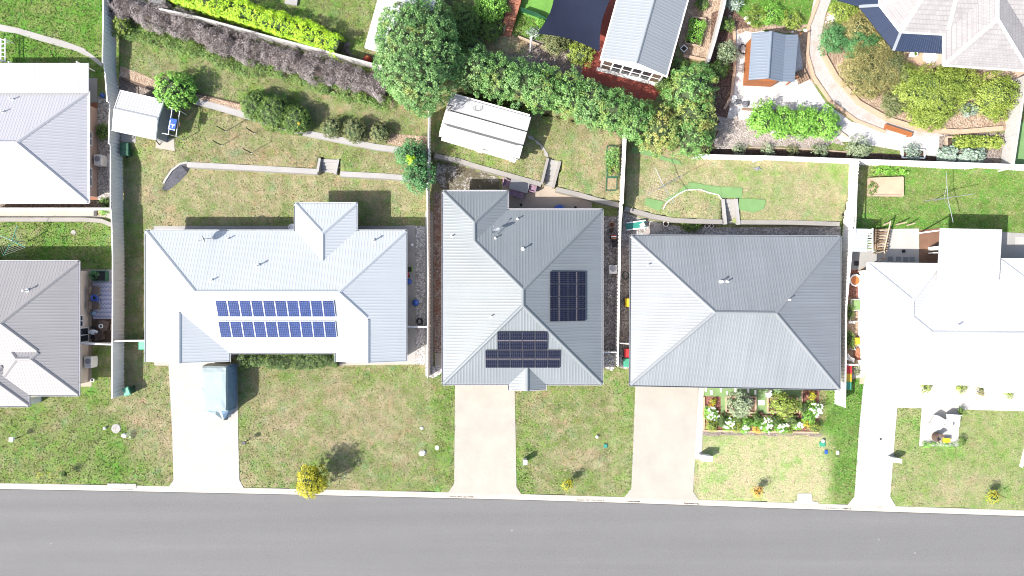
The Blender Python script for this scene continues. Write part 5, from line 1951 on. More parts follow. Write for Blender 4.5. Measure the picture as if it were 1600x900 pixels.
# ------------------------------------------------------------------ retaining walls, steps
wall_run('long concrete retaining wall across the left back lawn', [(292, 257), (400, 262.5), (496, 268)], ZB + .06, 0, 0.46, 'sleeper')
wall_run('concrete retaining wall right of the small steps', [(531.5, 271.5), (600, 275), (672, 281)], ZB + .06, 0, 0.46, 'sleeper')
wall_run('thin curved end of the left retaining wall with a dark stone face', [(293, 253.5), (281, 256), (268, 266), (258, 281), (249.5, 299)], [ZB + .08, ZB + .08, ZB - .02, .5, .3], 0, 0.17, 'sleeper')
mb = MB()
fc = [(293, 254.5), (282, 258), (270, 268), (260, 283), (251, 299)]
zz = [ZB + .03, ZB + .03, ZB - .06, .45, .26]
fb_ = [(297, 262), (293, 270), (280, 284), (266, 295), (253, 301)]
for i in range(4):
    mb.face([P(*fc[i + 1], zz[i + 1]), P(*fb_[i + 1], 0.02), P(*fb_[i], 0.02), P(*fc[i], zz[i])])
tag(mb.build('rock_bank', 'stone'), 'dark stone bank under the curved wall end', 'rock bank')
wall_run('concrete sleeper wall through the round bushes', [(302, 157), (340, 167), (380, 179), (480, 208), (588, 229.5), (640, 236), (672, 239)], ZC + .04, ZB, 0.5, 'sleeper')
wall_run('dark sleeper wall behind the gabled shed', [(187, 120.5), (215, 131), (250, 145)], ZC + .03, 0.4, 0.18, 'timber_dark')
wall_run('thin timber edge above the tan mulch strip', [(246, 128), (300, 144.5), (378, 163)], ZC + .12, ZC, 0.08, 'timber_dark', name='garden_edging', cat='edging')
wall_run('low concrete wall from the flat shed to the back patio', [(679, 243), (715, 250.5), (749, 261), (785, 271), (846, 288)], ZD + .07, 0, 0.4, 'wallblock', wobble=0.01)
wall_run('low concrete wall between patio steps and right fence', [(869, 295.5), (905, 304), (935, 313), (970, 321)], ZD + .07, 0, 0.4, 'wallblock', wobble=0.01)
wall_run('curving concrete wall below the half round lawn', [(976, 326), (1000, 332), (1022, 338.5), (1053, 344), (1085, 345.5), (1129, 346.5)], ZE + .06, 0, 0.4, 'wallblock', wobble=0.01)
wall_run('straight concrete wall right of the back steps', [(1153.5, 347), (1240, 347.5), (1312, 350)], ZE + .06, 0, 0.38, 'wallblock', wobble=0.01)
wall_run('stained concrete wall below the white fence at the left', [(-30, 343), (130, 343), (158, 345), (175, 352), (186, 362)], 0.35, 0, 0.36, 'wallblock')
steps('small walled steps in the left retaining wall', [(502, 248), (527, 249), (526, 271), (502, 269)], 4, ZB, 0.0, 'sleeper', 0.22)
steps('concrete garden steps up from the stained patio', [(858, 248), (873, 251.5), (862, 292), (848, 288)], 5, ZD, 0.0, 'conc', 0.24, 'wallblock')
steps('concrete back steps beside the half round lawn', [(1131.5, 311), (1147.5, 311), (1147, 350), (1131, 349)], 6, ZE, 0.0, 'conc', 0.26, 'sleeper')
wall_run('thin white edging round the half round lawn', [(1036, 327), (1042, 316), (1060, 303), (1073, 297), (1094, 296), (1108, 301), (1123, 304.5), (1127, 311)], ZE + .1, ZE, 0.075, 'offwhite', name='garden_edging', cat='edging')
# brick edgings of the top right garden
wall_run('curved brick edging left of the white gravel', [(1147, 38), (1148.5, 70), (1148, 110), (1143, 150), (1132, 170)], ZC + .18, ZC, 0.22, 'brick_edge', name='garden_edging', cat='edging')
wall_run('curved brick edging on the left of the crushed rock path', [(1279, 0), (1264, 40), (1262, 85), (1272, 120), (1298, 158), (1338, 188), (1384, 206)], ZC + .16, ZC, 0.26, 'brick_edge', name='garden_edging', cat='edging')
wall_run('broad brick edging around the bark garden', [(1287, 58), (1289, 88), (1307, 120), (1342, 160), (1388, 186), (1440, 202), (1500, 206), (1568, 200)], ZC + .25, ZC, 0.42, 'brick_edge', name='garden_edging', cat='edging')
wall_run('timber edging above the bright green bushes', [(1160, 170), (1185, 172), (1270, 174)], ZC + .16, ZC, 0.14, 'timber', name='garden_edging', cat='edging')
wall_run('thin timber edging along the dark soil strip', [(1170, 230), (1260, 232.5), (1330, 238)], ZC + .12, ZC, 0.10, 'timber_pale', name='garden_edging', cat='edging')
wall_run('timber edge beam beside the terracotta steps', [(786, 52), (792, 32), (797, 18)], ZC + .3, ZC, 0.16, 'timber_pale', name='garden_edging', cat='edging')
wall_run('pale sleeper edge below the terracotta steps', [(809, 57), (830, 65), (855, 75)], ZC + .25, ZC, 0.2, 'timber_pale', name='garden_edging', cat='edging')
wall_run('pinkish sleeper at the bottom of the bark yard', [(1068, 87), (1085, 90), (1108, 95)], ZC + .25, ZC, 0.24, 'brick_edge', name='garden_edging', cat='edging')
# front garden brick frames
for lab, pts in (('brick frame of the left square bed', [(1135, 620), (1181.5, 620.5), (1181, 644.5), (1135, 644), (1135, 620)]), ('brick frame of the right square bed', [(1200, 621), (1246.5, 621.5), (1246, 644.5), (1200, 644), (1200, 621)])):
    wall_run(lab, pts, 0.2, 0, 0.13, 'brick_edge', name='garden_edging', cat='edging')
wall_run('brick kerb along the front of the flower garden', [(1100, 620), (1100, 673), (1150, 674), (1208, 675), (1279, 676)], 0.14, 0, 0.16, 'brick_edge', name='garden_edging', cat='edging')
wall_run('brick kerb between turf strip and corner bed', [(1254, 612), (1253, 635), (1249, 647)], 0.16, 0, 0.13, 'brick_edge', name='garden_edging', cat='edging')
wall_run('brick kerb behind the flower bushes', [(1120, 648.5), (1160, 649), (1200, 650), (1248, 650.5)], 0.15, 0, 0.13, 'brick_edge', name='garden_edging', cat='edging')
# ------------------------------------------------------------------ trees
tree('tree', 'huge round dense green tree at the top', 655, 86, 66, 7.6, 'lf_big', ry=88, crown_lo=0.1, density=1.25, size=0.145, per=24, spread=0.125, lump=0.10, trunk=0.28, zg=ZC, upbias=0.25, shell=0.2, core=0.76)
HT = 'row of dense green trees behind the flat shed'
for lab, x, y, r, ht, m in (
        ('hedge tree touching the huge round tree', 745, 112, 33, 4.6, 'lf_big'), ('hedge tree behind the left end of the flat shed roof', 782, 122, 34, 4.4, 'lf_green'),
        ('hedge tree directly above the flat shed', 818, 128, 33, 4.4, 'lf_big'), ('hedge tree behind the right end of the flat shed roof', 852, 142, 34, 4.5, 'lf_green'),
        ('hedge tree left of the red deck corner', 888, 148, 33, 4.4, 'lf_green'), ('hedge tree below the middle of the red deck', 924, 164, 33, 4.3, 'lf_big'),
        ('hedge tree in the bend below the red deck', 958, 175, 33, 4.4, 'lf_green'), ('hedge tree above the long turf strip', 992, 190, 31, 4.2, 'lf_green'),
        ('tree with turning leaves above the long turf strip', 1030, 206, 33, 4.2, 'lf_autumn'), ('turning tree at the left end of the back fence', 1080, 214, 33, 4.2, 'lf_green'),
        ('round pale green tree right of the red deck', 1080, 140, 38, 4.8, 'lf_green'), ('tree with orange tinted leaves between round tree and back fence', 1085, 184, 34, 4.2, 'lf_autumn')):
    tree('tree', lab, x, y, r, ht, m, group=HT, size=0.145, per=21, spread=0.12, density=1.0, lump=0.2, upbias=0.3, shell=0.24, core=0.68, crown_lo=0.08, zg=ZC)
tree('tree', 'bright green round tree behind the gabled shed', 275, 142, 31, 3.2, 'lf_bright', ry=27, crown_lo=0.05, size=0.2, per=11, spread=0.11, zg=ZB, lump=0.06, shell=0.15, core=0.8, upbias=0.15, density=1.3)
for lab, x, y, r, ht in (('clipped dark green ball, left one of the big three', 401, 166, 24, 2.5), ('clipped dark green ball, middle one of the big three', 429, 177, 27, 2.8), ('clipped dark green ball with a yellow flower, right one of the big three', 464, 188, 23, 2.5)):
    tree('round_bush', lab, x, y, r, ht, 'lf_dark', cat='bush', group='three big clipped balls', crown_lo=0.0, size=0.11, per=12, spread=0.06, density=3.2, lump=0.03, zg=ZB + .2, upbias=-0.1, shell=0.08, core=0.86)
mb = MB()
mb.lathe(P(467, 193, ZB + 2.35), [(0.05, 0), (0.14, 0.04), (0.1, 0.1)], 8)
tag(mb.build('flower', 'yellow'), 'single yellow flower on the dark clipped ball', 'flower')
for lab, x, y, r, ht, m in (('small olive topiary ball nearest the big clipped bushes', 519, 200, 16, 1.9, 'lf_olive'), ('small olive topiary ball in the middle of the small three', 555, 204, 19, 2.1, 'lf_olive'), ('small grey topiary ball at the tan mulch end', 594, 208, 16, 1.8, 'lf_olive')):
    tree('round_bush', lab, x, y, r, ht, m, cat='bush', group='three small topiary balls', crown_lo=0.12, size=0.11, per=11, spread=0.06, density=2.6, lump=0.05, zg=ZB + .2, upbias=-0.05, shell=0.12, core=0.82)
tree('conifer', 'deep green conifer beside the fence, upper of the pair', 644, 243, 23, 3.6, 'lf_conifer', cat='tree', crown_lo=0.0, size=0.2, per=14, spread=0.12, lump=0.22, zg=ZB, aspect=0.35, lo=-0.2)
tree('conifer', 'deep green conifer beside the fence, lower of the pair', 655, 275, 23, 3.5, 'lf_conifer', cat='tree', ry=26, crown_lo=0.0, size=0.2, per=14, spread=0.12, lump=0.22, zg=ZB * .6, aspect=0.35, lo=-0.2)
shrub('bright yellow green shoot between the two conifers', 646.5, 254, 8, 3.3, 'lf_lime', zg=ZB, core=0, lo=0.6, size=0.16)
# street trees
tree('tree', 'yellow green street tree overhanging the kerb', 488, 751, 21, 3.6, 'lf_yellow', ry=24, crown_lo=0.2, size=0.15, per=16, spread=0.12, lump=0.2, density=2.0, trunk=0.08, zg=0, shell=0.2, core=0.7, upbias=0.2)
for lab, x, y, r, ht, m in (('small yellow leaved sapling in front of the middle house', 887, 757, 7, 1.7, 'lf_yellow'), ('yellow sapling on the dry lawn near the street', 1183, 769, 7, 1.5, 'lf_orange'), ('yellow green sapling near the street at the far right', 1552, 776, 8, 1.6, 'lf_yellow')):
    tree('sapling', lab, x, y, r, ht, m, cat='sapling', group='street saplings', crown_lo=0.3, size=0.14, per=7, spread=0.16, density=0.9, trunk=0.03, zg=0)
    s = thing('tree_guard', {'small yellow leaved sapling in front of the middle house': 'dark stake beside the sapling of the middle house', 'yellow sapling on the dry lawn near the street': 'dark stake beside the orange sapling'}.get(lab, 'dark stake beside the far right sapling'), 'stake', (*P2(x + 5, y - 5, 0), 0), 'stakes of the street saplings')
    mb = MB()
    p = P(x + 4, y - 5, 0)
    mb.tube([p, (p[0], p[1], 1.3)], 0.03, 5)
    mb.lathe((p[0], p[1], 0), [(0.2, 0.0), (0.22, 0.03), (0.14, 0.05)], 10)
    mb.build('stake', 'timber_dark', s)
tree('sapling', 'thin dark sapling near the kerb at the left', 100, 741, 5, 1.2, 'lf_dark', cat='sapling', crown_lo=0.3, size=0.12, per=7, density=1.0, trunk=0.03, zg=0)
hedge('flower_strip', 'sparse strip of yellow flowers along the left kerb', [(58, 742), (75, 742.5), (93, 743)], 6, 0.25, 'lf_yellow', cat='flowers', density=0.35, size=0.1, core=False, zg=0)

# hedges and long shrubs
hedge('hedge', 'clipped lime green hedge behind the white paling fence', [(255, -22), (300, -6), (360, 12), (430, 36), (490, 56), (529, 72)], 30, 2.0, 'lf_lime', density=1.15, size=0.15, per=11, zg=ZC)
hedge('shrub_row', 'grey purple shrub row in front of the paling fence', [(170, 8), (205, 12), (250, 26), (300, 44), (340, 62), (400, 80), (470, 98), (540, 120), (604, 134)], 34, 1.3, 'lf_purple', cat='shrubs', density=0.9, size=0.17, per=12, spread=0.15, lump=0.4, aspect=0.26, zg=ZC, coremat='core_brown')
hedge('shrub_row', 'low green creeper along the foot of the purple shrubs', [(180, 44), (215, 58), (260, 62), (310, 80), (370, 104), (430, 112), (500, 132), (560, 152), (610, 164)], 16, 0.5, 'lf_dark', cat='shrubs', density=1.0, size=0.15, spread=0.14, lump=0.5, core=False, zg=ZC)
hedge('hedge', 'low dark clipped hedge in front of the white roofed house', [(377, 563), (420, 563), (470, 563.5), (527, 564)], 20, 0.95, 'lf_deep', density=1.3, size=0.13, per=12, lump=0.34, zg=0)
shrub('green bush spilling over the fence end beside the purple shrubs', 192, 40, 13, 1.2, 'lf_yelgreen', zg=ZC)
shrub('dark green bush under the huge tree beside its trunk shade', 725, 35, 28, 2.0, 'lf_dark', zg=ZC, size=0.14)
shrub('dark bush in the shade right of the huge tree', 735, 72, 20, 1.6, 'lf_dark', zg=ZC, size=0.14)
shrub('bright green bush left of the terracotta steps', 767, 12, 27, 2.2, 'lf_bright', ry=21, zg=ZC, size=0.17)
shrub('dark low bush below the bright bush by the steps', 765, 45, 22, 1.0, 'lf_dark', zg=ZC)
shrub('grey olive bush under the sail post', 868, 69, 20, 1.7, 'lf_olive', zg=ZC, ry=18)
shrub('yellow green bush left of the red deck', 907, 84, 22, 1.5, 'lf_yelgreen', zg=ZC, ry=19)
shrub('silvery tuft at the corner of the shade sail', 834, 53, 10, 0.5, 'lf_silver', zg=ZC, core=0)
shrub('small green plant by the wire fence', 845, 36, 7, 0.8, 'lf_bright', zg=ZC, core=0)
shrub('dark green bush between red deck and round tree', 1036, 132, 12, 1.0, 'lf_dark', zg=ZC)
shrub('dark bush in the gap right of the big gabled shed', 1062, 105, 13, 1.0, 'lf_dark', zg=ZC)
shrub('grey green bush left of the hose coil', 1136, 84, 17, 1.8, 'lf_grey', zg=ZC, ry=16)
shrub('dark green bush beside the weathered fence', 1122, 108, 17, 1.3, 'lf_dark', zg=ZC, ry=14)
shrub('green bush at the top of the dark leafy bed', 1136, 40, 11, 1.0, 'lf_dark', zg=ZC)
shrub('spiky silver agave at the top edge', 1146, 2, 12, 0.9, 'lf_silver', name='agave', cat='plant', zg=ZC, core=0, size=0.5, density=0.4, per=6, aspect=0.25)
for lab, x, y, r in (('bright green bush row, left one below the timber shed', 1191, 186, 22), ('bright green bush row, second from left', 1224, 192, 21), ('bright green bush row, third from left', 1256, 193, 22), ('bright green bush row, right one with the timber behind', 1287, 194, 22)):
    shrub(lab, x, y, r, 1.9, 'lf_bright', group='four bright green bushes on grey mulch', zg=ZC, size=0.17, lump=0.25, ry=24, spread=0.12)
for lab, x, y, r, m, ht in (('small sparse shrub on the soil strip, left one', 1154, 234, 9, 'lf_grey', .7), ('small sparse shrub on the soil strip, second from left', 1199, 234, 9, 'lf_grey', .7), ('tiny sparse shrub on the soil strip between its neighbours', 1238, 236, 8, 'lf_olive', .5), ('small sparse shrub on the soil strip below the bright bushes', 1279, 236, 12, 'lf_grey', .9), ('pale yellow grey bush on the soil strip', 1340, 230, 18, 'lf_grey', 1.4), ('low white edged plant in a tray on the soil strip', 1425, 238, 13, 'lf_silver', .6)):
    shrub(lab, x, y, r, ht, m, group='shrubs on the soil strip', zg=ZC, size=0.14, density=0.7, core=0.4, spread=0.12)
shrub('cabbage like silver green plant in the vegetable garden, smaller one', 1480, 243, 14, 0.8, 'lf_silver', name='vegetable_plant', cat='plant', zg=ZC, size=0.2, aspect=0.8, spread=0.08)
shrub('cabbage like silver green plant in the vegetable garden, larger one', 1517, 244, 20, 0.9, 'lf_silver', name='vegetable_plant', cat='plant', zg=ZC, size=0.22, aspect=0.8, ry=12)
hedge('vegetable_row', 'pale lime row of vegetables in the raised bed', [(1490, 221), (1530, 222), (1562, 222)], 15, 0.7, 'lf_yelgreen', cat='plant', zg=ZC, size=0.17, density=1.2, aspect=0.7)
# big garden below the tiled house
for lab, x, y, r, ry, ht, m in (
        ('yellow green bush at the top of the bark garden', 1318, 18, 20, 18, 1.3, 'lf_yelgreen'), ('rusty green bush in the upper bark garden', 1340, 42, 24, 20, 1.5, 'lf_brown'),
        ('dark green shrub on the left edge of the bark garden', 1300, 62, 18, 20, 1.4, 'lf_conifer'), ('blue green bush beside the navy verandah', 1345, 72, 26, 18, 1.5, 'lf_conifer'),
        ('rusty flowering shrub under the navy verandah', 1378, 78, 22, 20, 1.6, 'lf_brown'), ('big olive brown shrub at the bend of the brick edging', 1355, 110, 38, 32, 2.2, 'lf_brown'),
        ('olive shrub right of the big brown one', 1386, 108, 24, 28, 1.8, 'lf_olive'), ('small olive bush on the brick edging', 1358, 138, 20, 14, 1.0, 'lf_brown'),
        ('green bush between clay terrace and olive shrub', 1412, 122, 20, 18, 1.5, 'lf_yelgreen'), ('large feathery green bush in the middle of the bark garden', 1455, 145, 44, 36, 2.4, 'lf_yelgreen'),
        ('feathery green bush right of the large one', 1490, 132, 32, 26, 2.0, 'lf_yelgreen'), ('low green bush left of the large feathery bush', 1400, 160, 22, 18, 1.0, 'lf_olive'),
        ('feathery green bush nearest the timber bench', 1450, 178, 30, 20, 1.2, 'lf_yelgreen'), ('round yellow green bush by the slatted fence', 1552, 145, 30, 26, 1.9, 'lf_yelgreen'),
        ('low yellow green bush below the round one', 1553, 172, 22, 14, 1.0, 'lf_yelgreen'), ('silvery small bush right of the feathery bushes', 1512, 172, 12, 9, 0.8, 'lf_silver')):
    shrub(lab, x, y, r * 1.12, ht * 1.1, m, ry=ry * 1.12, zg=ZC, size=0.16, spread=0.13, lump=0.26, density=1.05, aspect=0.35, per=13)
for lab, x, y, r in (('green fringe bush along the top lawn, left one', 1180, 26, 16), ('green fringe bush along the top lawn, middle one', 1206, 22, 18), ('green fringe bush along the top lawn, right one', 1236, 30, 15), ('low green bush at the brick path edge of the top lawn', 1243, 36, 9)):
    shrub(lab, x, y, r, 0.6, 'lf_bright' if 'middle' in lab else 'lf_yelgreen', group='low bushes along the top lawn', zg=ZC, core=0.4, size=0.13, density=0.7)
for k, (lab, x, y, r) in enumerate((('white rock left on the top lawn edge', 1166, 29, 4), ('small white rock below the left one', 1170, 36, 3), ('white rock behind the fringe bushes', 1187, 27, 3), ('pale rock near the brick edging', 1232, 31, 3.4), ('grey rock above the brick edging', 1246, 30, 3.4), ('pinkish rock by the white gravel corner', 1258, 48, 3.2), ('white stone above the timber shed', 1238, 50, 2), ('pale rock beside the agave', 1140, 26, 3.4))):
    mb = MB()
    x0, y0, _ = P(x, y, ZC)
    s = r * H / FX
    mb.blob((x0, y0, ZC + s * 0.35), (s, s * 0.8, s * 0.6), k, 0.25)
    tag(mb.build('rock', 'white' if 'white' in lab else 'rock'), lab, 'rock', 'rocks along the top lawn')
for k, (lab, x, y, r) in enumerate((('dark boulder at the left end of the timber edging', 1164, 163, 6), ('flat brown boulder beside the dark one', 1152, 160, 5), ('brown rock on the white gravel corner', 1146, 152, 5), ('grey rock below the brick edging', 1142, 164, 4), ('round pale rock under the turning tree', 1121, 200, 6), ('white stone on the grey mulch', 1158, 186, 2.4))):
    mb = MB()
    x0, y0, _ = P(x, y, ZC)
    s = r * H / FX
    mb.blob((x0, y0, ZC + s * 0.3), (s, s * 0.75, s * 0.55), k + 30, 0.25)
    tag(mb.build('rock', 'white' if 'white' in lab else ('stone' if 'dark' in lab else 'rock')), lab, 'rock', 'boulders at the gravel corner')

# flower garden of the blue grey house
for lab, x, y, r in (('white flower clump at the driveway end of the garden', 1113, 646, 11), ('white flower clump left in the front row', 1138, 662, 10), ('big white flower clump in the middle of the front row', 1197, 664, 12), ('white flower clump right of the biggest one', 1223, 668, 9), ('small white flower clump near the right front corner', 1247, 664, 7), ('tiny white flower clump beside the yellow green bush', 1165, 670, 6)):
    flower_head(None, lab, x, y, r, 0.8, 'white flower clumps in the front garden', n=int(r * 2.4), zg=0)
flower_head(None, 'tall white flower clump at the right end of the garden', 1274, 640, 12, 1.2, 'white flower clumps in the front garden', n=30, zg=0)
for lab, x, y, r, ht, m in (('clipped yellow green ball at the left front corner', 1112, 665, 9, .7, 'lf_yelgreen'), ('clipped yellow green ball between two white clumps', 1150, 666.5, 8.5, .7, 'lf_yelgreen'), ('bright yellow green bush beside the tiny white clump', 1166, 660, 8, .8, 'lf_bright'), ('orange bush in the front row', 1183, 671, 6.5, .4, 'lf_orange'), ('yellow green bush at the right front corner', 1272, 667, 9, .8, 'lf_yelgreen'), ('yellow flowering bush above the right front corner', 1259, 660, 6, .8, 'lf_yellow'), ('green bush below the tall white flowers', 1262, 651, 11, 1.0, 'lf_bright'), ('green bush behind the big white clump', 1180, 661, 7, .8, 'lf_bright'), ('yellow green bush right of the big white clump', 1233, 672, 6, .5, 'lf_yelgreen'), ('yellow ball plant in the left mulch bed', 1114, 627, 4.6, .5, 'lf_yellow'), ('small orange plant below the yellow ball', 1111, 634, 3, .3, 'lf_orange'), ('yellow ball plant in the right corner bed', 1268, 618, 5.5, .7, 'lf_yellow')):
    shrub(lab, x, y, r, ht, m, zg=0, size=0.1, density=1.5, lump=0.1, group='bushes of the front garden')
for lab, x, y, r_ in (('dark filler bush behind the left white clump', 1128, 656, 9), ('dark filler bush right of the left white clump', 1152, 655, 8), ('dark filler bush left of the big white clump', 1182, 652, 7), ('dark filler bush right of the big white clump', 1212, 655, 9), ('dark filler bush behind the small white clump', 1236, 656, 9), ('dark filler bush beside the right brick kerb', 1256, 637, 8)):
    shrub(lab, x, y, r_, .75, 'lf_deep', zg=0, size=0.13, density=1.1, group='dark filler bushes of the front garden')
tree('tree', 'small grey green tree in the left square bed', 1156, 631, 18, 2.6, 'lf_grey', crown_lo=0.2, size=0.17, per=12, spread=0.13, density=1.7, zg=0, trunk=0.06, lump=0.22)
tree('tree', 'small green tree in the right square bed', 1224, 632, 20, 2.6, 'lf_yelgreen', ry=16, crown_lo=0.2, size=0.17, per=12, spread=0.13, density=1.7, zg=0, trunk=0.06, lump=0.22)
SL = 'pale stepping slabs on the turf strip'
for k, (x, y) in enumerate([(1102.5, 608), (1111.5, 613), (1126.5, 609), (1136, 615), (1149, 610), (1158, 614.5), (1169, 610), (1180, 613)]):
    mb = MB()
    x0, y0, _ = P(x, y, 0.02)
    mb.box((x0, y0, 0.045), (0.16, 0.42, 0.06))
    tag(mb.build('stepping_slab', 'white'), ['narrow pale slab at the driveway end of the turf strip', 'second pale slab from the driveway', 'third pale slab from the driveway', 'fourth pale slab from the driveway', 'fifth pale slab from the driveway', 'sixth pale slab from the driveway, half shaded', 'seventh pale slab from the driveway', 'last pale slab, in the shade of the small tree'][k], 'paver', SL)
mb = MB(); mb.box((*P2(1189, 629, 0), 0.05), (0.55, 0.42, 0.08))
tag(mb.build('stepping_slab', 'white'), 'square pale slab between the two framed beds', 'paver')
mb = MB()
p = P(1187, 646, 0)
mb.lathe(p, [(0.1, 0), (0.17, 0.22), (0.19, 0.24), (0.15, 0.24), (0.1, 0.2)], 12)
tag(mb.build('flower_pot', 'terracotta'), 'terracotta pot between the two framed beds', 'pot')
# garden bench frame on the turf
t = thing('garden_bench', 'white folding garden bench at the middle of the turf strip', 'bench', (*P2(1201, 615, 0), 0))
mb = MB(); x0, y0 = P2(1201, 616, 0.4)
mb.box((x0, y0, 0.42), (0.5, 0.45, 0.05), 0.6); mb.build('seat', 'white', t)
mb = MB(); mb.box((x0 - 0.1, y0 + 0.25, 0.7), (0.5, 0.05, 0.5), 0.6); mb.build('backrest', 'white', t)
for sx_, sy_ in ((-1, -1), (1, -1), (1, 1), (-1, 1)):
    mb = MB(); mb.tube([(x0 + sx_ * 0.2, y0 + sy_ * 0.2, 0.0), (x0 + sx_ * 0.2, y0 + sy_ * 0.2, 0.4)], 0.02, 5); mb.build('leg', 'white', t)
# plants elsewhere
shrub('dark shrub in the courtyard of the upper left house', 162, 206, 9, 0.9, 'lf_dark', zg=0, ry=15)
shrub('dark shrub against the pebbles below the upper left roof', 166, 316, 8, 0.7, 'lf_dark', zg=0)
shrub('green plant at the fence corner above the pale strip', 163, 330, 7, 0.5, 'lf_bright', zg=0, core=0)
shrub('dark shrub on the pebbles below the half round lawn', 1078, 353.5, 17, 0.7, 'lf_dark', zg=0, ry=8)
for lab, x, y, r, m in (('pale shrub left on the bright front path', 1446, 605, 7, 'lf_yelgreen'), ('pale shrub in the middle of the bright front path', 1502, 606, 7, 'lf_yelgreen'), ('pinkish brown shrub by the front roof step', 1533, 608, 8, 'lf_brown'), ('pale shrub right of the front roof step', 1578, 614.5, 6, 'lf_yelgreen')):
    shrub(lab, x, y, r, 0.6, m, group='shrubs along the bright front path', zg=0, size=0.13, core=0.4, spread=0.12)
shrub('leafy plant by the small patio corner', 1501, 689, 5, 0.7, 'lf_dark', zg=0, size=0.16, core=0)
hedge('hedge', 'thin low hedge along the bottom of the small patio', [(1441, 695), (1470, 695.5), (1498, 697)], 6, 0.35, 'lf_bright', density=0.9, size=0.11, core=False, zg=0)
shrub('dark shrub in the shade right of the narrow pale patio', 1501, 643, 3, 0.8, 'lf_dark', zg=0, ry=6)
shrub('green shrub beside the red bin at the far right', 1335, 578, 7, 0.7, 'lf_olive', zg=0, ry=9, core=0)
shrub('dark shrub along the fence by the yellow stool', 1328, 530, 7, 0.8, 'lf_dark', zg=0, ry=14)
shrub('dark shrub along the fence by the little greenhouse', 1327, 488, 5, 0.8, 'lf_dark', zg=0, ry=14)
hedge('ivy', 'light green creeper behind the sandpit', [(1362, 264), (1390, 264), (1420, 262)], 16, 0.5, 'lf_bright', cat='creeper', density=0.8, size=0.14, core=False, zg=0)
shrub('leafy vegetable plants in the sandpit corner', 1362, 294, 7, 0.5, 'lf_dark', zg=0, ry=10, core=0)
hedge('vegetable_row', 'tall leafy vegetables in the upper trellis bed', [(957, 232), (957, 246), (957, 258)], 15, 0.7, 'lf_green', cat='plant', zg=ZD, density=0.7, core=False, size=0.2)
hedge('vegetable_row', 'leafy vegetables in the middle trellis bed', [(958, 256), (958, 268), (957, 274)], 13, 0.5, 'lf_dark', cat='plant', zg=ZD, density=0.8, core=False, size=0.18)
hedge('vegetable_row', 'green vegetables in the long raised bed of the bark yard', [(1092, 32), (1088, 48), (1083, 65)], 22, 0.5, 'lf_bright', cat='plant', zg=ZC + .25, density=1.2, core=False, size=0.14)
shrub('green plant at the top of the bark yard', 1096, 6, 10, 0.6, 'lf_dark', zg=ZC)
for k, (x, y) in enumerate(((1333, 20), (1298, 30))):
    shrub(['pale flowering plant at the top left of the bark garden', 'pale flowering plant on the brick edge of the bark garden'][k], x, y, 6, 0.9, 'petal' if k else 'lf_yelgreen', zg=ZC, core=0, size=0.13, density=0.6)

# ------------------------------------------------------------------ props
def vec(px, py, z=0.0):
    return P(px, py, z)


def beam(mb, a, b, w, h=None, mi=0):
    """Square bar between two world points."""
    a, b = np.array(a, float), np.array(b, float)
    mb.tube([a, b], w / 2 * 1.2, 4, mi)


# covered caravan
t = thing('caravan', 'caravan under a blue grey fabric cover on the wide driveway', 'caravan', (*P2(350, 610, 0), 0))
x0, y0 = P2(369, 640, 0.3)[0] - 2.28, P2(345, 640, 1.2)[1]
x1, y1 = P2(369, 640, 0.3)[0], P2(340, 571, 2.2)[1]
rows = []
nxs, nys = 10, 16
rn = np.random.RandomState(5)
mb = MB()
def cover_pt(u, v, h):
    # u across 0..1, v along 0..1 (front..back), h 0 skirt .. 1 roof
    return (x0 + (x1 - x0) * u, y0 + (y1 - y0) * v, 0.25 + 2.05 * h)
prof = [(0.0, 0.0), (-0.005, 0.3), (0.0, 0.62), (0.01, 0.88), (0.05, 0.985), (0.2, 1.0), (0.5, 1.012), (0.8, 1.0), (0.95, 0.985), (0.99, 0.88), (1.0, 0.62), (1.005, 0.3), (1.0, 0.0)]
vs_ = [0.0, 0.012, 0.04, 0.12, 0.3, 0.5, 0.503, 0.7, 0.82, 0.86, 0.95, 0.985, 1.0]
top = {0.0: 0.80, 0.012: 0.93, 0.04: 1.0, 0.985: 0.9, 1.0: 0.72, 0.95: 0.96}
grid = []
for v in vs_:
    k = top.get(v, 1.0) - (0.008 if v == 0.503 else 0)
    r = []
    for u, h in prof:
        p = cover_pt(u, v, min(h, k) if h > 0.62 else h)
        w = 0.03 if h < 0.7 else 0.012
        r.append((p[0] + rn.normal() * w, p[1] + rn.normal() * 0.015, p[2] + rn.normal() * 0.012))
    grid.append(r)
for a, b in zip(grid, grid[1:]):
    for i in range(len(prof) - 1):
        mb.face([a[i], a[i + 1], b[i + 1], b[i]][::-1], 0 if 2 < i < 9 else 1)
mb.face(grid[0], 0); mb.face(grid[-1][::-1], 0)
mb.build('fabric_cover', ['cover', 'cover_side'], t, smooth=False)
# the cover narrows forward over the drawbar
mb = MB()
hx, hy = P2(349, 655, 0.6)
nose = [(hx - 0.22, hy, 0.45), (hx - 0.1, hy, 0.75), (hx + 0.1, hy, 0.75), (hx + 0.22, hy, 0.45)]
fr = [(x0 + 0.25, y0 - 0.01, 0.3), (x0 + 0.15, y0 - 0.01, 1.7), (x0 + 0.7, y0 - 0.012, 1.9), (x0 + 1.1, y0 - 0.01, 1.75), (x0 + 1.6, y0 - 0.012, 1.9), (x1 - 0.12, y0 - 0.01, 1.7), (x1 - 0.05, y0 - 0.01, 0.3)]
mid = [(a[0] * 0.55 + (hx + (a[0] - hx) * 0.25) * 0.45, y0 - 0.42 + 0.1 * (i % 2), 0.35 + (a[2] - 0.3) * 0.62 - 0.12 * (i % 2)) for i, a in enumerate(fr)]
tip = [(hx + (i - 3) * 0.07, hy + 0.02 * (i % 2), 0.42 + 0.25 * math.sin(math.pi * i / 6)) for i in range(7)]
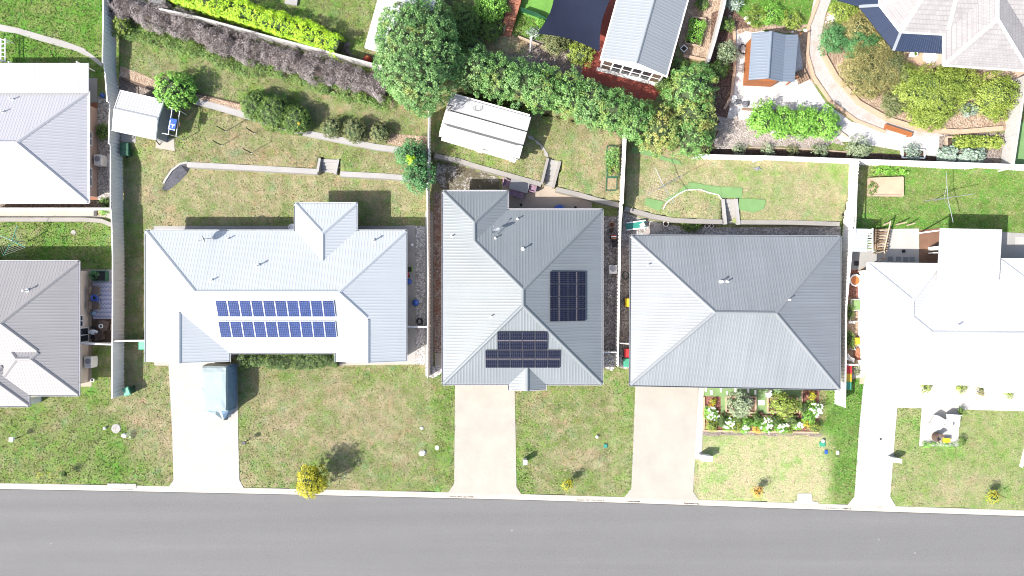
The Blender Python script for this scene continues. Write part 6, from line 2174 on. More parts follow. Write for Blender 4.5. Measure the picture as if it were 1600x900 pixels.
for A, B in ((fr, mid), (mid, tip)):
    for i in range(6):
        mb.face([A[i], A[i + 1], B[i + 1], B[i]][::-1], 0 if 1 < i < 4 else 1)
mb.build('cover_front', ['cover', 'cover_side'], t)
mb = MB()
mb.tube([(hx, hy + 0.3, 0.42), (hx, hy - 0.12, 0.45)], 0.05, 6)
mb.lathe((hx + 0.02, hy - 0.05, 0.0), [(0.14, 0), (0.14, 0.06), (0.05, 0.08), (0.05, 0.5)], 8)
mb.build('tow_hitch', 'black', t)
for sx_ in (x0 + 0.2, x1 - 0.2):
    mb = MB()
    mb.tube([(sx_ - 0.1, (y0 + y1) / 2, 0.32), (sx_ + 0.1, (y0 + y1) / 2, 0.32)], 0.32, 14)
    mb.build('wheel', 'black', t)


def wheelie_bin(label, px, py, lid, rz=0.0, group=None):
    x, y, _ = P(px, py, 1.0)
    t = thing('wheelie_bin', label, 'bin', (x, y, 0), group)
    c, s = math.cos(rz), math.sin(rz)
    def tr(a, b):
        return (x + a * c - b * s, y + a * s + b * c)
    mb = MB()
    lo = [tr(a, b) for a, b in ((-.22, -.24), (.22, -.24), (.22, .24), (-.22, .24))]
    hi = [tr(a, b) for a, b in ((-.28, -.34), (.28, -.34), (.28, .34), (-.28, .34))]
    for i in range(4):
        j = (i + 1) % 4
        mb.face([(*lo[i], 0.06), (*lo[j], 0.06), (*hi[j], 0.98), (*hi[i], 0.98)])
    mb.face([(*p, 0.06) for p in lo][::-1])
    mb.build('body', 'dark_green', t)
    mb = MB()
    q = [tr(a, b) for a, b in ((-.3, -.36), (.3, -.36), (.3, .4), (-.3, .4))]
    q2 = [tr(a, b) for a, b in ((-.24, -.3), (.24, -.3), (.24, .33), (-.24, .33))]
    for i in range(4):
        j = (i + 1) % 4
        mb.face([(*q[i], .98), (*q[j], .98), (*q[j], 1.03), (*q[i], 1.03)])
        mb.face([(*q[i], 1.03), (*q[j], 1.03), (*q2[j], 1.08), (*q2[i], 1.08)])
    mb.face([(*p, 1.08) for p in q2])
    mb.build('lid', lid, t)
    for a in (-.25, .25):
        mb = MB()
        p0, p1 = tr(a - .03, .28), tr(a + .03, .28)
        mb.tube([(*p0, .1), (*p1, .1)], .1, 10)
        mb.build('wheel', 'black', t)
    return t


BN = 'wheelie bins beside the houses'
wheelie_bin('wheelie bin with a yellow lid beside the gravel strip', 981.5, 473, 'yellow', 0, BN)
wheelie_bin('wheelie bin with a red lid left of the blue grey roof', 980, 552, 'red', 0, BN)
wheelie_bin('wheelie bin with a green lid left of the blue grey roof', 979.5, 567, 'green_plastic', 0, BN)
wheelie_bin('wheelie bin with a red lid behind the short white fence', 1326, 577.5, 'red', 0, BN)
wheelie_bin('wheelie bin with a yellow lid between the red and green ones', 1325.5, 590.5, 'yellow', 0, BN)
wheelie_bin('wheelie bin with a green lid at the end of the bright fence', 1325, 602.5, 'green_plastic', 0, BN)
wheelie_bin('wheelie bin with a teal lid beside the long white roof', 222, 540, 'green_plastic', 0, BN)
wheelie_bin('wheelie bin with a teal lid at the street end of the long fence', 198, 612, 'green_plastic', R(20), BN)
wheelie_bin('dark green bin under the shed corner, upper of the two', 195, 228, 'dark_green', R(90), BN)
wheelie_bin('dark green bin along the long fence, lower of the two', 195, 238, 'dark_green', R(90), BN)


def ac_unit(label, px, py, w=0.9, d=0.45, h=0.75, rz=0.0):
    x, y, _ = P(px, py, h)
    t = thing('air_conditioner', label, 'air conditioner', (x, y, 0))
    mb = MB()
    mb.box((x, y, 0.08 + h / 2), (w, d, h), rz)
    mb.box((x, y, 0.04), (w * 0.8, d * 1.1, 0.08), rz)
    mb.build('casing', 'offwhite', t)
    mb = MB()
    mb.lathe((x + 0.1 * math.cos(rz), y + 0.1 * math.sin(rz), 0.08 + h), [(d * .42, 0.0), (d * .42, .015), (d * .1, .02)], 14)
    for k in range(5):
        mb.box((x - w * 0.3 * math.cos(rz) + (k - 2) * 0.03, y - w * 0.3 * math.sin(rz), 0.085 + h), (0.015, d * .7, 0.012), rz)
    mb.build('fan_grille', 'fan', t)
    return t


ac_unit('white air conditioner unit beside the taupe roof', 138, 566, 1.0, 0.62, 0.85, R(90))
ac_unit('white air conditioner unit on the pebbles beside the pale roof', 153, 250, 0.95, 0.62, 0.85, R(90))
ac_unit('white air conditioner unit on the brown gravel strip', 958, 421, 0.75, 0.7, 0.7, R(90))


def pot(label, px, py, r, h, mat, fill='soil', name='plant_pot', cat='pot', z=None, sq=False):
    z = gzp(px, py) if z is None else z
    x, y, _ = P(px, py, z + h)
    t = thing(name, label, cat, (x, y, z))
    mb = MB()
    n = 4 if sq else 16
    mb.lathe((x, y, z), [(r * .72, 0), (r, h), (r * .78, h), (r * .74, h - .08)], n)
    mb.build('pot', mat, t)
    mb = MB()
    mb.lathe((x, y, z + h - .09), [(r * .72, 0), (r * .72, .03)], n)
    mb.build('filling', fill, t)
    return t


pot('white ring shaped pot below the half round lawn', 1040.5, 349.5, .27, .3, 'white')
pot('small square white pot left of its twin', 1104.5, 353, .24, .3, 'white', sq=True)
pot('small square white pot right of its twin', 1112, 353, .24, .3, 'white', sq=True)
pot('square white tub with a round hole in the bark yard', 1069, 75.5, .36, .35, 'white', sq=True)
pot('fire bowl full of orange leaves behind the bright fence', 1337, 438, .55, .45, 'white', 'orange', 'fire_bowl', 'bowl')
pot('small white pot beside the brown strip of the taupe roof', 144, 594, .16, .25, 'white')
pot('small green pot beside the fire bowl', 1345, 427, .14, .2, 'offwhite', 'lf_yelgreen')
pot('small white bucket on the grey side path', 644, 382.5, .13, .3, 'white', 'white')
pot('round dark grey pot on the gravel strip', 955.5, 360, .2, .3, 'dark')
pot('round white water tub behind the white roofed house', 456, 355, .32, .9, 'white', 'white', 'water_tank', 'tank')
pot('pale terracotta pot at the top of the gravel strip', 956, 351, .24, .3, 'terracotta')

# blue ball, toys, hose
def sphere_thing(name, label, cat, px, py, r, mat, z=0.0):
    mb = MB()
    x, y, _ = P(px, py, z + r)
    mb.blob((x, y, z + r), (r, r, r), 1, 0.0, 0, 18, 12)
    return tag(mb.build(name, mat, smooth=True), label, cat)


sphere_thing('ball', 'large blue ball on the pebble strip', 'ball', 649.5, 473, 0.31, 'blue')
sphere_thing('ball', 'blue ball half under the white eave', 'ball', 638.5, 440, 0.28, 'blue')
sphere_thing('ball', 'white ball on the right front lawn', 'ball', 1286, 689, 0.16, 'white')
sphere_thing('ball', 'small white ball on the left front lawn', 'ball', 163.5, 669, 0.14, 'white')
sphere_thing('ball', 'blue ball on the pebbles of the upper left house', 'ball', 160, 149, 0.22, 'blue')
sphere_thing('ball', 'small white ball on the lawn of the middle house', 'ball', 933, 682.5, 0.14, 'white')
t = thing('ride_on_toy', 'red and black ride on toy beside the white eave', 'toy', (*P2(639, 422, 0), 0))
mb = MB(); mb.box((*P2(636.5, 426, .3), .3), (.25, .8, .2)); mb.build('body', 'red', t)
mb = MB(); mb.box((*P2(639.5, 421, .3), .35), (.36, .42, .2)); mb.build('seat', 'black', t)
mb = MB(); mb.box((*P2(643.5, 421, .3), .3), (.08, .5, .08)); mb.build('handlebar', 'lf_lime', t)
for dx in (-.3, .3):
    mb = MB(); a = P2(637, 426, .1); mb.tube([(a[0] - .18, a[1] + dx, .12), (a[0] + .18, a[1] + dx, .12)], .12, 10); mb.build('wheel', 'black', t)


def coil(label, px, py, r, mat, z, loops=4, name='hose', cat='hose'):
    x, y, _ = P(px, py, z)
    rn = random.Random(int(px))
    pts = []
    for k in range(loops * 14):
        a = k / 14 * 2 * math.pi
        rr = r * (0.75 + 0.3 * rn.random())
        pts.append((x + rr * math.cos(a) + 0.03 * k / 14, y + rr * 1.2 * math.sin(a), z + 0.03 + 0.012 * (k // 14)))
    pts += [(x + r * 1.4, y - r * 1.2, z + .03), (x + r * 1.2, y - r * 2.2, z + .03)]
    mb = MB()
    mb.tube(pts, 0.022, 5)
    return tag(mb.build(name, mat), label, cat)


coil('black hose coiled beside the short gate fence', 654.5, 502, .24, 'black', 0.02, 5)
coil('black hose loop on white gravel left of the timber shed', 1160, 77, .38, 'black', ZC + .03, 3)
coil('green hose loop on the brown pebbles by the fence', 977, 430, .3, 'dark_green', 0.03, 2)
t = thing('ladder', 'steel ladder lying along the grey eave', 'ladder', (*P2(946, 470, 0), 0))
for dx in (0, .28):
    mb = MB(); a, b = P(945, 454, .1), P(945, 480, .1); mb.tube([(a[0] + dx, a[1], .1), (b[0] + dx, b[1], .1)], .03, 5); mb.build('rail', 'steel', t)
for k in range(4):
    mb = MB(); a = P(945, 457 + k * 6.5, .1); mb.tube([(a[0], a[1], .1), (a[0] + .28, a[1], .1)], .02, 5); mb.build('rung', 'steel', t)
mb = MB()
mb.tube([P(949, 464, .2), P(954, 464, .25), P(954.5, 461, .3)], .025, 5)
tag(mb.build('pipe', 'white'), 'bent white pipe on the brown gravel', 'pipe')
t = thing('barbecue', 'small barbecue with a striped lid on the brown gravel', 'barbecue', (*P2(958.5, 373, 0), 0))
mb = MB(); a = P2(958.5, 370, .8); mb.box((a[0], a[1], .8), (.5, .45, .22)); mb.box((a[0], a[1], .4), (.42, .36, .6)); mb.build('body', 'dark', t)
for k in range(3):
    mb = MB(); mb.box((a[0], a[1] - .13 + k * .13, .925), (.46, .06, .03)); mb.build('lid_stripe', ['orange', 'white', 'red'][k], t)
mb = MB(); b_ = P2(960.5, 380, .3); mb.box((b_[0], b_[1], .3), (.34, .6, .5)); mb.build('gas_box', 'black', t)

# water meters, lids, stones on the front lawns
def disc(name, label, cat, px, py, r, mat, h=0.03, z=0.0, n=16, sy_=1.0):
    mb = MB()
    mb.lathe((*P2(px, py, z), z), [(r, -.02), (r, h * .8), (r * .9, h), (r * .2, h * 1.02)], n, sy=sy_)
    return tag(mb.build(name, mat), label, cat)


disc('manhole_lid', 'round concrete lid on the left front lawn', 'lid', 181.5, 669.5, .42, 'conc', .04)
disc('manhole_lid', 'pale round lid near the driveway of the middle house', 'lid', 683, 699.5, .19, 'offwhite', .04)
disc('manhole_lid', 'grey lid with a dark slot on the upper left lawn strip', 'lid', 115, 363, .22, 'conc', .04)
mb = MB(); p = P(660.5, 707.5, 0); mb.blob((p[0], p[1], .08), (.34, .24, .18), 9, .18); tag(mb.build('rock', 'offwhite'), 'pale stone on the lawn near the fence line', 'rock')
mb = MB(); p = P(659, 668.5, 0); mb.blob((p[0], p[1], .06), (.16, .12, .12), 10, .2); tag(mb.build('rock', 'white'), 'small white stone on the front lawn of the white roofed house', 'rock')
mb = MB(); p = P(195, 680, 0); mb.blob((p[0], p[1], .06), (.26, .2, .14), 11, .2); tag(mb.build('rock', 'offwhite'), 'grey stone beside the tuft on the left front lawn', 'rock')
shrub('small pale tuft beside the concrete lid', 203, 679, 5, .3, 'lf_grey', core=0, zg=0)
def meter_box(label, px, py, mat, w=.4, d=.5, h=.1):
    t = thing('water_meter', label, 'meter', (*P2(px, py, 0), 0))
    mb = MB(); a = P2(px, py, 0); mb.box((*a, h / 2), (w, d, h)); mb.build('box', mat, t)
    mb = MB(); mb.box((*a, h + .012), (w * .8, d * .8, .02)); mb.build('lid', mat, t)
meter_box('teal meter box on the lawn of the middle house', 946, 696.5, 'teal', .3, .34)
meter_box('pale teal meter box below the white ball', 1284.5, 694, 'green_plastic', .5, .4)
meter_box('small blue meter box on the dry lawn', 1290.5, 706, 'blue', .26, .34)
meter_box('small pale meter box on the green lawn strip', 1308.5, 707, 'offwhite', .22, .34)
meter_box('pale box on the back lawn near the bright fence', 1304, 340, 'green_plastic', .44, .4, .06)

def mailbox(label, px, py, w=.3, d=.35, h=1.0, mat='offwhite', rz=0.0, solid_=False):
    x, y, _ = P(px, py, h)
    t = thing('mailbox', label, 'mailbox', (x, y, 0))
    mb = MB()
    if solid_:
        mb.box((x, y, h / 2), (w, d, h), rz)
        mb.build('pillar', mat, t)
    else:
        mb.tube([(x, y, 0), (x, y, h - .25)], .045, 6)
        mb.build('post', 'timber_dark', t)
        mb = MB()
        mb.box((x, y, h - .13), (w, d, .26), rz)
        mb.build('box', mat, t)
    mb = MB()
    mb.box((x, y, h + .025), (w + .08, d + .08, .045), rz)
    mb.build('cap', mat, t)
mailbox('small pale mailbox beside the middle driveway', 820.5, 722.5, .3, .36, 1.0, 'offwhite', solid_=True)
mailbox('wide white mailbox block at the end of the strip path', 1104, 716.5, .95, .42, 1.0, 'white', R(-4), True)
mailbox('low white mailbox beside the narrow pale driveway', 1401.5, 719.5, .75, .3, .9, 'white', R(-8), True)
mailbox('white mailbox on a post on the left front lawn', 17.5, 687, .26, .3, 1.1, 'white')
mailbox('dark mailbox on a post beside the caravan driveway', 380.5, 692, .3, .22, 1.05, 'dark')
# drain pit and slab at the kerb
t = thing('drain_pit', 'kerb inlet drain pit in the kerb at the left', 'drain', (*P2(190, 761, 0), 0))
mb = MB()
a, b = P2(168, kerb_y(168, KERB_BACK) - 1), P2(213, kerb_y(213, KERB_BACK) - 1)
an = math.atan2(b[1] - a[1], b[0] - a[0])
c0 = ((a[0] + b[0]) / 2, (a[1] + b[1]) / 2)
mb.box((c0[0] - .0, c0[1] - .1, .03), (2.6, .42, .05), an); mb.build('lintel', 'kerb', t)
mb = MB(); mb.box((c0[0], c0[1] - .40, -.03), (2.0, .05, .06), an); mb.build('inlet', 'stone', t)
sheet('path', [(1246, 771), (1268, 771), (1269, 783), (1279, 785), (1279, ky(1279)), (1240, ky(1240)), (1242, 783), (1246, 782)], 'drive_pale', 'small concrete slab at the kerb on the right', 'path', z=0, layer=3)
for k, (xa, xb, lab) in enumerate(((900, 944, 'dry leaves gathered in the kerb below the middle lawn'), (1290, 1330, 'dry leaves gathered in the kerb by the narrow driveway'), (700, 740, 'dirt line in the kerb at the middle driveway'), (978, 1000, 'dirt patch in the kerb at the garden driveway'), (1068, 1092, 'leaf litter in the kerb below the driveway edge'))):
    mb = MB()
    rn = random.Random(k)
    for j in range(50):
        x = rn.uniform(xa, xb)
        q = P2(x, kerb_y(x, KERB_BACK) + 6.4 + rn.gauss(0, .55), 0)
        a = rn.random() * 6.28
        s = rn.uniform(.03, .075)
        mb.face([(q[0] + s * math.cos(a + d) * (1 if d in (0, math.pi) else .5), q[1] + s * .6 * math.sin(a + d), -.02 - .02 * rn.random() + (.04 if d else 0.02)) for d in (0, 1.6, 3.1, 4.7)])
    tag(mb.build('leaf_litter', 'soil'), lab, 'leaf litter', kind='stuff')


# ---------------------------------------------------- outdoor furniture
def chair(label, px, py, rz, mat, w=.6, seat=.42, back=.85, z=0.0, cat='chair', arms=True, group=None, name='chair'):
    x, y, _ = P(px, py, z + seat)
    t = thing(name, label, cat, (x, y, z), group)
    c, s = math.cos(rz), math.sin(rz)
    def tr(a, b):
        return (x + a * c - b * s, y + a * s + b * c)
    mb = MB(); mb.box((x, y, z + seat), (w, w, .1), rz); mb.build('seat', mat, t)
    mb = MB(); mb.box((*tr(0, w / 2 - .03), z + (seat + back) / 2 + .03), (w, .08, back - seat), rz, 0, R(-8)); mb.build('backrest', mat, t)
    if arms:
        for a in (-1, 1):
            mb = MB(); mb.box((*tr(a * (w / 2 - .035), -.02), z + seat + .2), (.07, w * .8, .06), rz); mb.box((*tr(a * (w / 2 - .035), -w * .36), z + seat + .1), (.06, .06, .2), rz); mb.build('armrest', mat, t)
    for a, b in ((-1, -1), (1, -1), (1, 1), (-1, 1)):
        mb = MB(); q = tr(a * (w / 2 - .05), b * (w / 2 - .05)); mb.tube([(*q, z), (*q, z + seat - .05)], .025, 5); mb.build('leg', mat, t)
    return t


def table(label, px, py, w, d, h, rz, mat, z=0.0, name='table', round_=False):
    x, y, _ = P(px, py, z + h)
    t = thing(name, label, 'table', (x, y, z))
    mb = MB()
    if round_:
        mb.lathe((x, y, z + h), [(w / 2, -.04), (w / 2 + .01, 0), (w / 2 - .02, .015)], 22)
    else:
        mb.box((x, y, z + h), (w, d, .05), rz)
        c, s = math.cos(rz), math.sin(rz)
    mb.build('table_top', mat, t)
    c, s = math.cos(rz), math.sin(rz)
    for a, b in ((-1, -1), (1, -1), (1, 1), (-1, 1)):
        a, b = (a * .3 * w, b * .3 * w) if round_ else (a * (w / 2 - .1), b * (d / 2 - .1))
        q = (x + a * c - b * s, y + a * s + b * c)
        mb = MB(); mb.tube([(*q, z), (*q, z + h - .03)], .035, 6); mb.build('leg', mat, t)
    return t


table('grey outdoor dining table below the retaining wall', 811.5, 290, 1.72, 1.0, .75, R(-14), 'grey')
PC = 'purple chairs around the grey dining table'
chair('purple chair at the left end of the grey table', 791.5, 286, R(76), 'purple', .6, group=PC)
chair('purple chair below the grey table, left one', 801.5, 301, R(166), 'purple', .6, group=PC)
chair('purple chair below the grey table, right one', 812.5, 304.5, R(166), 'purple', .6, group=PC)
chair('purple chair at the right end of the grey table', 832, 295, R(256), 'purple', .6, group=PC)
sphere_thing('ball', 'blue paddling ring half under the grey back eave', 'toy', 874, 328, 0.5, 'blue')
for k, (x, y) in enumerate(((814, 320), (899, 324))):
    disc('drain_grate', ['small dark drain in the stained patio by the purple chairs', 'small dark drain in the stained patio by the back eave'][k], 'drain', x, y, .13, 'black', .012, 0.03)
# rug courtyard
def rug():
    m, nt, b, out = new_mat('woven_rug')
    n = N(nt)
    g = n.add('ShaderNodeNewGeometry')
    sp = n.add('ShaderNodeSeparateXYZ')
    n.link(g.outputs['Position'], sp.inputs[0])
    x, y = sp.outputs[0], sp.outputs[1]
    zig = n.math('ABSOLUTE', n.math('SUBTRACT', n.math('FRACT', n.math('MULTIPLY', x, 3.2)), 0.5))
    yy = n.math('ADD', n.math('MULTIPLY', y, 2.6), n.math('MULTIPLY', zig, 0.55))
    st = n.math('FRACT', yy)
    c1 = n.ramp(st, [(0.0, (0.30, 0.32, 0.42)), (0.30, (0.035, 0.055, 0.20)), (0.46, (0.34, 0.33, 0.38)), (0.62, (0.09, 0.15, 0.36)), (0.74, (0.38, 0.37, 0.41))], 'CONSTANT')
    sm = n.noise(n.pos(), 8, 3)
    n.link(n.mix(0.3, c1, n.ramp(sm, [(0.3, (0.15, 0.15, 0.22)), (0.7, (0.4, 0.4, 0.44))])), b.inputs['Base Color'])
    b.inputs['Roughness'].default_value = 0.95
    M['rug'] = m
rug()
o = sheet('rug', [(144, 440), (187, 440), (187, 498.5), (145, 498.5)], 'rug', 'blue and white zigzag outdoor rug in the courtyard', 'rug', z=0.03, layer=3, kind='thing', thick=0.02)
t = thing('planter_box', 'dark green planter box with a black bed at the courtyard', 'planter', (*P2(154, 431, 0), 0))
mb = MB(); a = P2(154, 431, .5)
for dx, dy, w_, d_ in ((-.6, 0, .06, .9), (.6, 0, .06, .9), (0, .43, 1.25, .06), (0, -.43, 1.25, .06)):
    mb.box((a[0] + dx, a[1] + dy, .25), (w_, d_, .5))
mb.build('box', 'dark_green', t)
mb = MB(); mb.box((a[0], a[1], .2), (1.14, .8, .38)); mb.build('soil', 'black', t)
shrub('leafy plant in the dark planter box', 148, 430, 6, .9, 'lf_conifer', zg=.1, core=0)
chair('low taupe lounge chair on the rug, upper one', 149, 454, R(80), 'taupe', .75, .34, .7)
chair('low taupe lounge chair on the rug, lower one', 149, 477, R(90), 'taupe', .75, .34, .7)
t = thing('stroller', 'blue stroller standing on the rug', 'stroller', (*P2(147, 466, 0), 0))
mb = MB(); a = P2(147, 465.5, .6); mb.lathe((a[0], a[1], .35), [(.15, 0), (.32, .2), (.3, .32), (.16, .3), (.1, .2)], 14); mb.build('seat', 'blue', t)
mb = MB(); mb.lathe((a[0], a[1], .58), [(.17, 0), (.15, .03)], 12); mb.build('cushion', 'black', t)
for dx, dy in ((-.25, .25), (.25, .25), (-.25, -.25), (.25, -.25)):
    mb = MB(); mb.tube([(a[0] + dx, a[1] + dy - .03, .1), (a[0] + dx, a[1] + dy + .03, .1)], .1, 8); mb.build('wheel', 'black', t)
mb = MB(); mb.tube([(a[0] + .1, a[1] - .2, .6), (a[0] + .6, a[1] - .4, .85), (a[0] + .65, a[1] - .1, .85), (a[0] + .2, a[1] + .1, .6)], .04, 5); mb.build('handle', 'blue', t)
sphere_thing('ball', 'pale blue cushion ball at the lower edge of the rug', 'cushion', 146, 489.5, .22, 'cover_side')
table('round brown table with a pale ring in the courtyard', 161, 509, 1.0, 1.0, .7, 0, 'brown', round_=True)
mb = MB(); a = P(158, 509.5, .72); mb.lathe((a[0], a[1], .73), [(.2, 0), (.2, .06), (.12, .06), (.12, .0)], 14)
tag(mb.build('wreath', 'offwhite'), 'pale ring on the round brown table', 'ring')
chair('brown wicker tub chair below the round table', 157, 524, R(190), 'brown', .72, .4, .75)
chair('brown wicker tub chair between round table and fence', 171.5, 511, R(-90), 'brown', .6, .4, .75)
mb = MB(); p = P(145.5, 519, .5); mb.blob((p[0], p[1], .5), (.42, .2, .09), 21, .25); 
tag(mb.build('towel', 'white'), 'white towel bundle on the dark bench', 'towel')
t = thing('bench', 'dark low bench below the courtyard window', 'bench', (*P2(146.5, 520, 0), 0))
mb = MB(); a = P2(146.5, 520, .4); mb.box((a[0], a[1], .42), (.5, 1.1, .07)); mb.build('seat', 'black', t)
for dx, dy in ((-.2, -.48), (.2, -.48), (.2, .48), (-.2, .48)):
    mb = MB(); mb.tube([(a[0] + dx, a[1] + dy, 0), (a[0] + dx, a[1] + dy, .4)], .03, 5); mb.build('leg', 'black', t)
t = thing('drying_rack', 'folding drying rack leaning by the rug at the fence', 'drying rack', (*P2(172, 453, 0), 0))
mb = MB()
for a, b in (((168, 453), (178, 445)), ((168, 453), (178, 461)), ((171, 453), (179, 448)), ((171, 453), (179, 458))):
    mb.tube([P(*a, .9), P(*b, .5)], .02, 5)
mb.build('frame', 'grey', t)
# white meter box at the corner of the taupe house
mb = MB(); a = P(49.5, 626, .9); mb.box((a[0], a[1], .8), (.5, .55, 1.6)); tag(mb.build('letter_cabinet', 'white'), 'white cabinet at the front corner of the taupe roof', 'cabinet')

# clothes hoists
def hoist(label, px, py, arm, h, az, mat, z, lines=3, tilt=0.0, arms=4):
    x, y, _ = P(px, py, z + h)
    t = thing('clothes_hoist', label, 'clothesline', (x, y, z))
    mb = MB(); mb.tube([(x, y, z), (x, y, z + h)], .04, 7); mb.lathe((x, y, z + h - .1), [(.07, 0), (.09, .1), (.05, .22)], 8); mb.build('mast', 'steel', t)
    tips = []
    for k in range(arms):
        a = az + k * math.pi / 2
        e = (x + arm * math.cos(a), y + arm * math.sin(a), z + h + .25)
        tips.append(e)
        mb = MB(); mb.tube([(x, y, z + h), e], .026, 5); mb.tube([(x, y, z + h - .55), tuple(np.array((x, y, z + h)) * .5 + np.array(e) * .5)], .015, 4); mb.build('arm', mat, t)
    mb = MB()
    for k in range(len(tips) if arms == 4 else len(tips) - 1):
        A, B = np.array(tips[k]), np.array(tips[(k + 1) % len(tips)])
        c = np.array((x, y, z + h))
        for r in range(lines):
            f = 1 - r * .16
            mb.tube([c + (A - c) * f, c + (B - c) * f], .0035, 3)
    if lines:
        mb.build('wires', 'offwhite', t)
    return t


hoist('rotary clothesline above the half round lawn', 1037, 290, 1.75, 2.0, R(118), 'steel', ZE, 5)
hoist('bare rotary clothesline on the bright green back lawn', 1481, 309, 2.2, 2.1, R(8), 'steel', 0, 0)
hoist('green fold down clothesline at the left edge', 19, 376, 1.45, 1.9, R(155), 'teal', 0, 6)
PL = 'thin posts of the old washing line'
for lab, x, y in (('washing line post, upper left of four', 353, 205), ('washing line post, upper right of four', 398, 208), ('washing line post, lower left of four', 347, 227), ('washing line post, lower right of four', 393, 239)):
    q = P2(x, y, ZB)
    t = thing('clothesline_post', lab, 'post', (*q, ZB), PL)
    mb = MB(); mb.tube([(*q, ZB), (*q, ZB + 1.95)], .045, 6); mb.build('post', 'dark', t)
    mb = MB(); mb.lathe((*q, ZB), [(.075, 0), (.065, .05)], 8); mb.build('footing', 'offwhite', t)
a, b = P(380, 194, ZB + 1.9), P(376, 229, ZB + 1.9)
mb = MB(); q0, q1 = P2(398, 208, ZB), P2(393, 239, ZB); mb.tube([(*q0, ZB + 1.9), (*q1, ZB + 1.9)], .02, 4)
tag(mb.build('line_bar', 'clay'), 'thin bar between the two right washing line posts', 'bar')

# shade sail and its post
t = thing('shade_sail', 'big navy shade sail beside the gabled shed', 'shade sail', (*P2(900, 20, ZC), ZC))
zl = ZC + 2.9
C4 = [(840, 52.5), (936.5, 80.5), (957, -10), (868, -22)]
Z4 = [zl + .5, zl - .1, zl + .3, zl]
cr = [P(*c, z) for c, z in zip(C4, Z4)]
def sail(u, v):
    a = np.array(cr[0]) * (1 - u) * (1 - v) + np.array(cr[1]) * u * (1 - v) + np.array(cr[2]) * u * v + np.array(cr[3]) * (1 - u) * v
    # edges are cut hollow
    ctr = (np.array(cr[0]) + np.array(cr[1]) + np.array(cr[2]) + np.array(cr[3])) / 4
    k = 0.25 * (math.sin(math.pi * u) * (1 - math.sin(math.pi * v)) + math.sin(math.pi * v) * (1 - math.sin(math.pi * u)))
    p = a + (ctr - a) * k * 0.55
    p[2] -= 0.25 * math.sin(math.pi * u) * math.sin(math.pi * v)
    return tuple(p)
mb = MB()
n = 14
for i in range(n):
    for j in range(n):
        mb.face([sail(i / n, j / n), sail((i + 1) / n, j / n), sail((i + 1) / n, (j + 1) / n), sail(i / n, (j + 1) / n)])
mb.build('canopy', 'sail', t, smooth=True)
for k, (fx, fy) in enumerate(((828.5, 80), (942, 84))):
    q = P2(fx, fy, ZC)
    mb = MB()
    if k == 0:
        mb.tube([(*q, ZC), (q[0] + .02, q[1], ZC + 3.5)], .07, 7)
        mb.tube([(q[0] + .02, q[1], ZC + 3.4), cr[0]], .015, 4)
        mb.build('post', 'white', t)
    else:
        mb.tube([(*q, ZC + 2.4), cr[1]], .02, 4)
        mb.build('stay', 'steel', t)
# terracotta steps at the top
t = thing('garden_steps', 'terracotta garden steps at the top edge', 'steps', (*P2(798, 25, ZC), ZC))
for k in range(9):
    cx, cy = 809.5 - k * 2.4, -8 + k * 7.6
    q = P2(cx, cy, ZC)
    mb = MB(); mb.box((*q, ZC + .5 - k * .055), (1.0, .44, 1.0 - k * .11 + .02), R(-12)); mb.build('step', 'terracotta', t)
# red mower etc.
t = thing('lawn_mower', 'red mower half hidden beside the huge tree', 'mower', (*P2(574, 92, ZC), ZC))
mb = MB(); a = P2(573.5, 91.5, ZC + .4); mb.blob((a[0], a[1], ZC + .35), (.36, .3, .22), 3, .06); mb.build('deck', 'red', t)
mb = MB(); mb.lathe((a[0] + .05, a[1], ZC + .5), [(.16, 0), (.15, .16), (.05, .2)], 10); mb.build('engine', 'orange', t)
for dx, dy in ((-.28, .22), (.28, .22), (-.28, -.22), (.28, -.22)):
    mb = MB(); mb.tube([(a[0] + dx - .04, a[1] + dy, ZC + .12), (a[0] + dx + .04, a[1] + dy, ZC + .12)], .12, 8); mb.build('wheel', 'black', t)
mb = MB(); mb.tube([(a[0] + .2, a[1] + .1, ZC + .4), (a[0] + .9, a[1] - .1, ZC + .95), (a[0] + .9, a[1] - .45, ZC + .95), (a[0] + .2, a[1] - .2, ZC + .4)], .02, 5); mb.build('handle', 'black', t)
t = thing('utility_box', 'grey tank at the top edge left of the lime hedge', 'tank', (*P2(250, 0, ZC), ZC))
mb = MB(); a = P2(249, -2, ZC + .8); mb.box((a[0], a[1], ZC + .55), (1.3, 1.0, 1.1), R(-12)); mb.build('body', 'grey', t)
mb = MB(); mb.box((a[0], a[1], ZC + 1.13), (1.1, .8, .06), R(-12)); mb.build('lid', 'grey', t)
mb = MB(); a = P(456, 3, ZC); mb.box((a[0], a[1], ZC + .1), (1.1, .6, .2), R(-8)); tag(mb.build('stone_slab', 'conc'), 'grey stone slab on the upper lawn', 'slab')
sphere_thing('ball', 'tiny white ball on the upper lawn near the hedge shade', 'ball', 437.5, 20.5, .1, 'white', ZC)
# raised beds
def bed(label, quad, mat, z, h=.3, w=.08, fill='soil', name='raised_bed'):
    t = thing(name, label, 'raised bed', (*P2(sum(q[0] for q in quad) / 4, sum(q[1] for q in quad) / 4, z), z))
    pts = [P2(*q, z + h) for q in quad]
    for i in range(4):
        a, b = np.array(pts[i]), np.array(pts[(i + 1) % 4])
        d = (b - a) / np.linalg.norm(b - a)
        nv = np.array((-d[1], d[0])) * w / 2
        mb = MB(); mb.prism([tuple(a - nv), tuple(b - nv), tuple(b + nv), tuple(a + nv)], z - .02, z + h + (i % 2) * .004); mb.build('board', mat, t)
    mb = MB()
    c = np.mean(np.array(pts), 0)
    mb.prism([tuple(c + (np.array(p) - c) * .95) for p in pts], z - .02, z + h - .08, bottom=False)
    mb.build('filling', fill, t)
    return t
bed('timber raised bed full of greens in the bark yard', [(1083, 26), (1103, 29), (1094, 72), (1071, 67)], 'timber_pale', ZC, .35, .12)
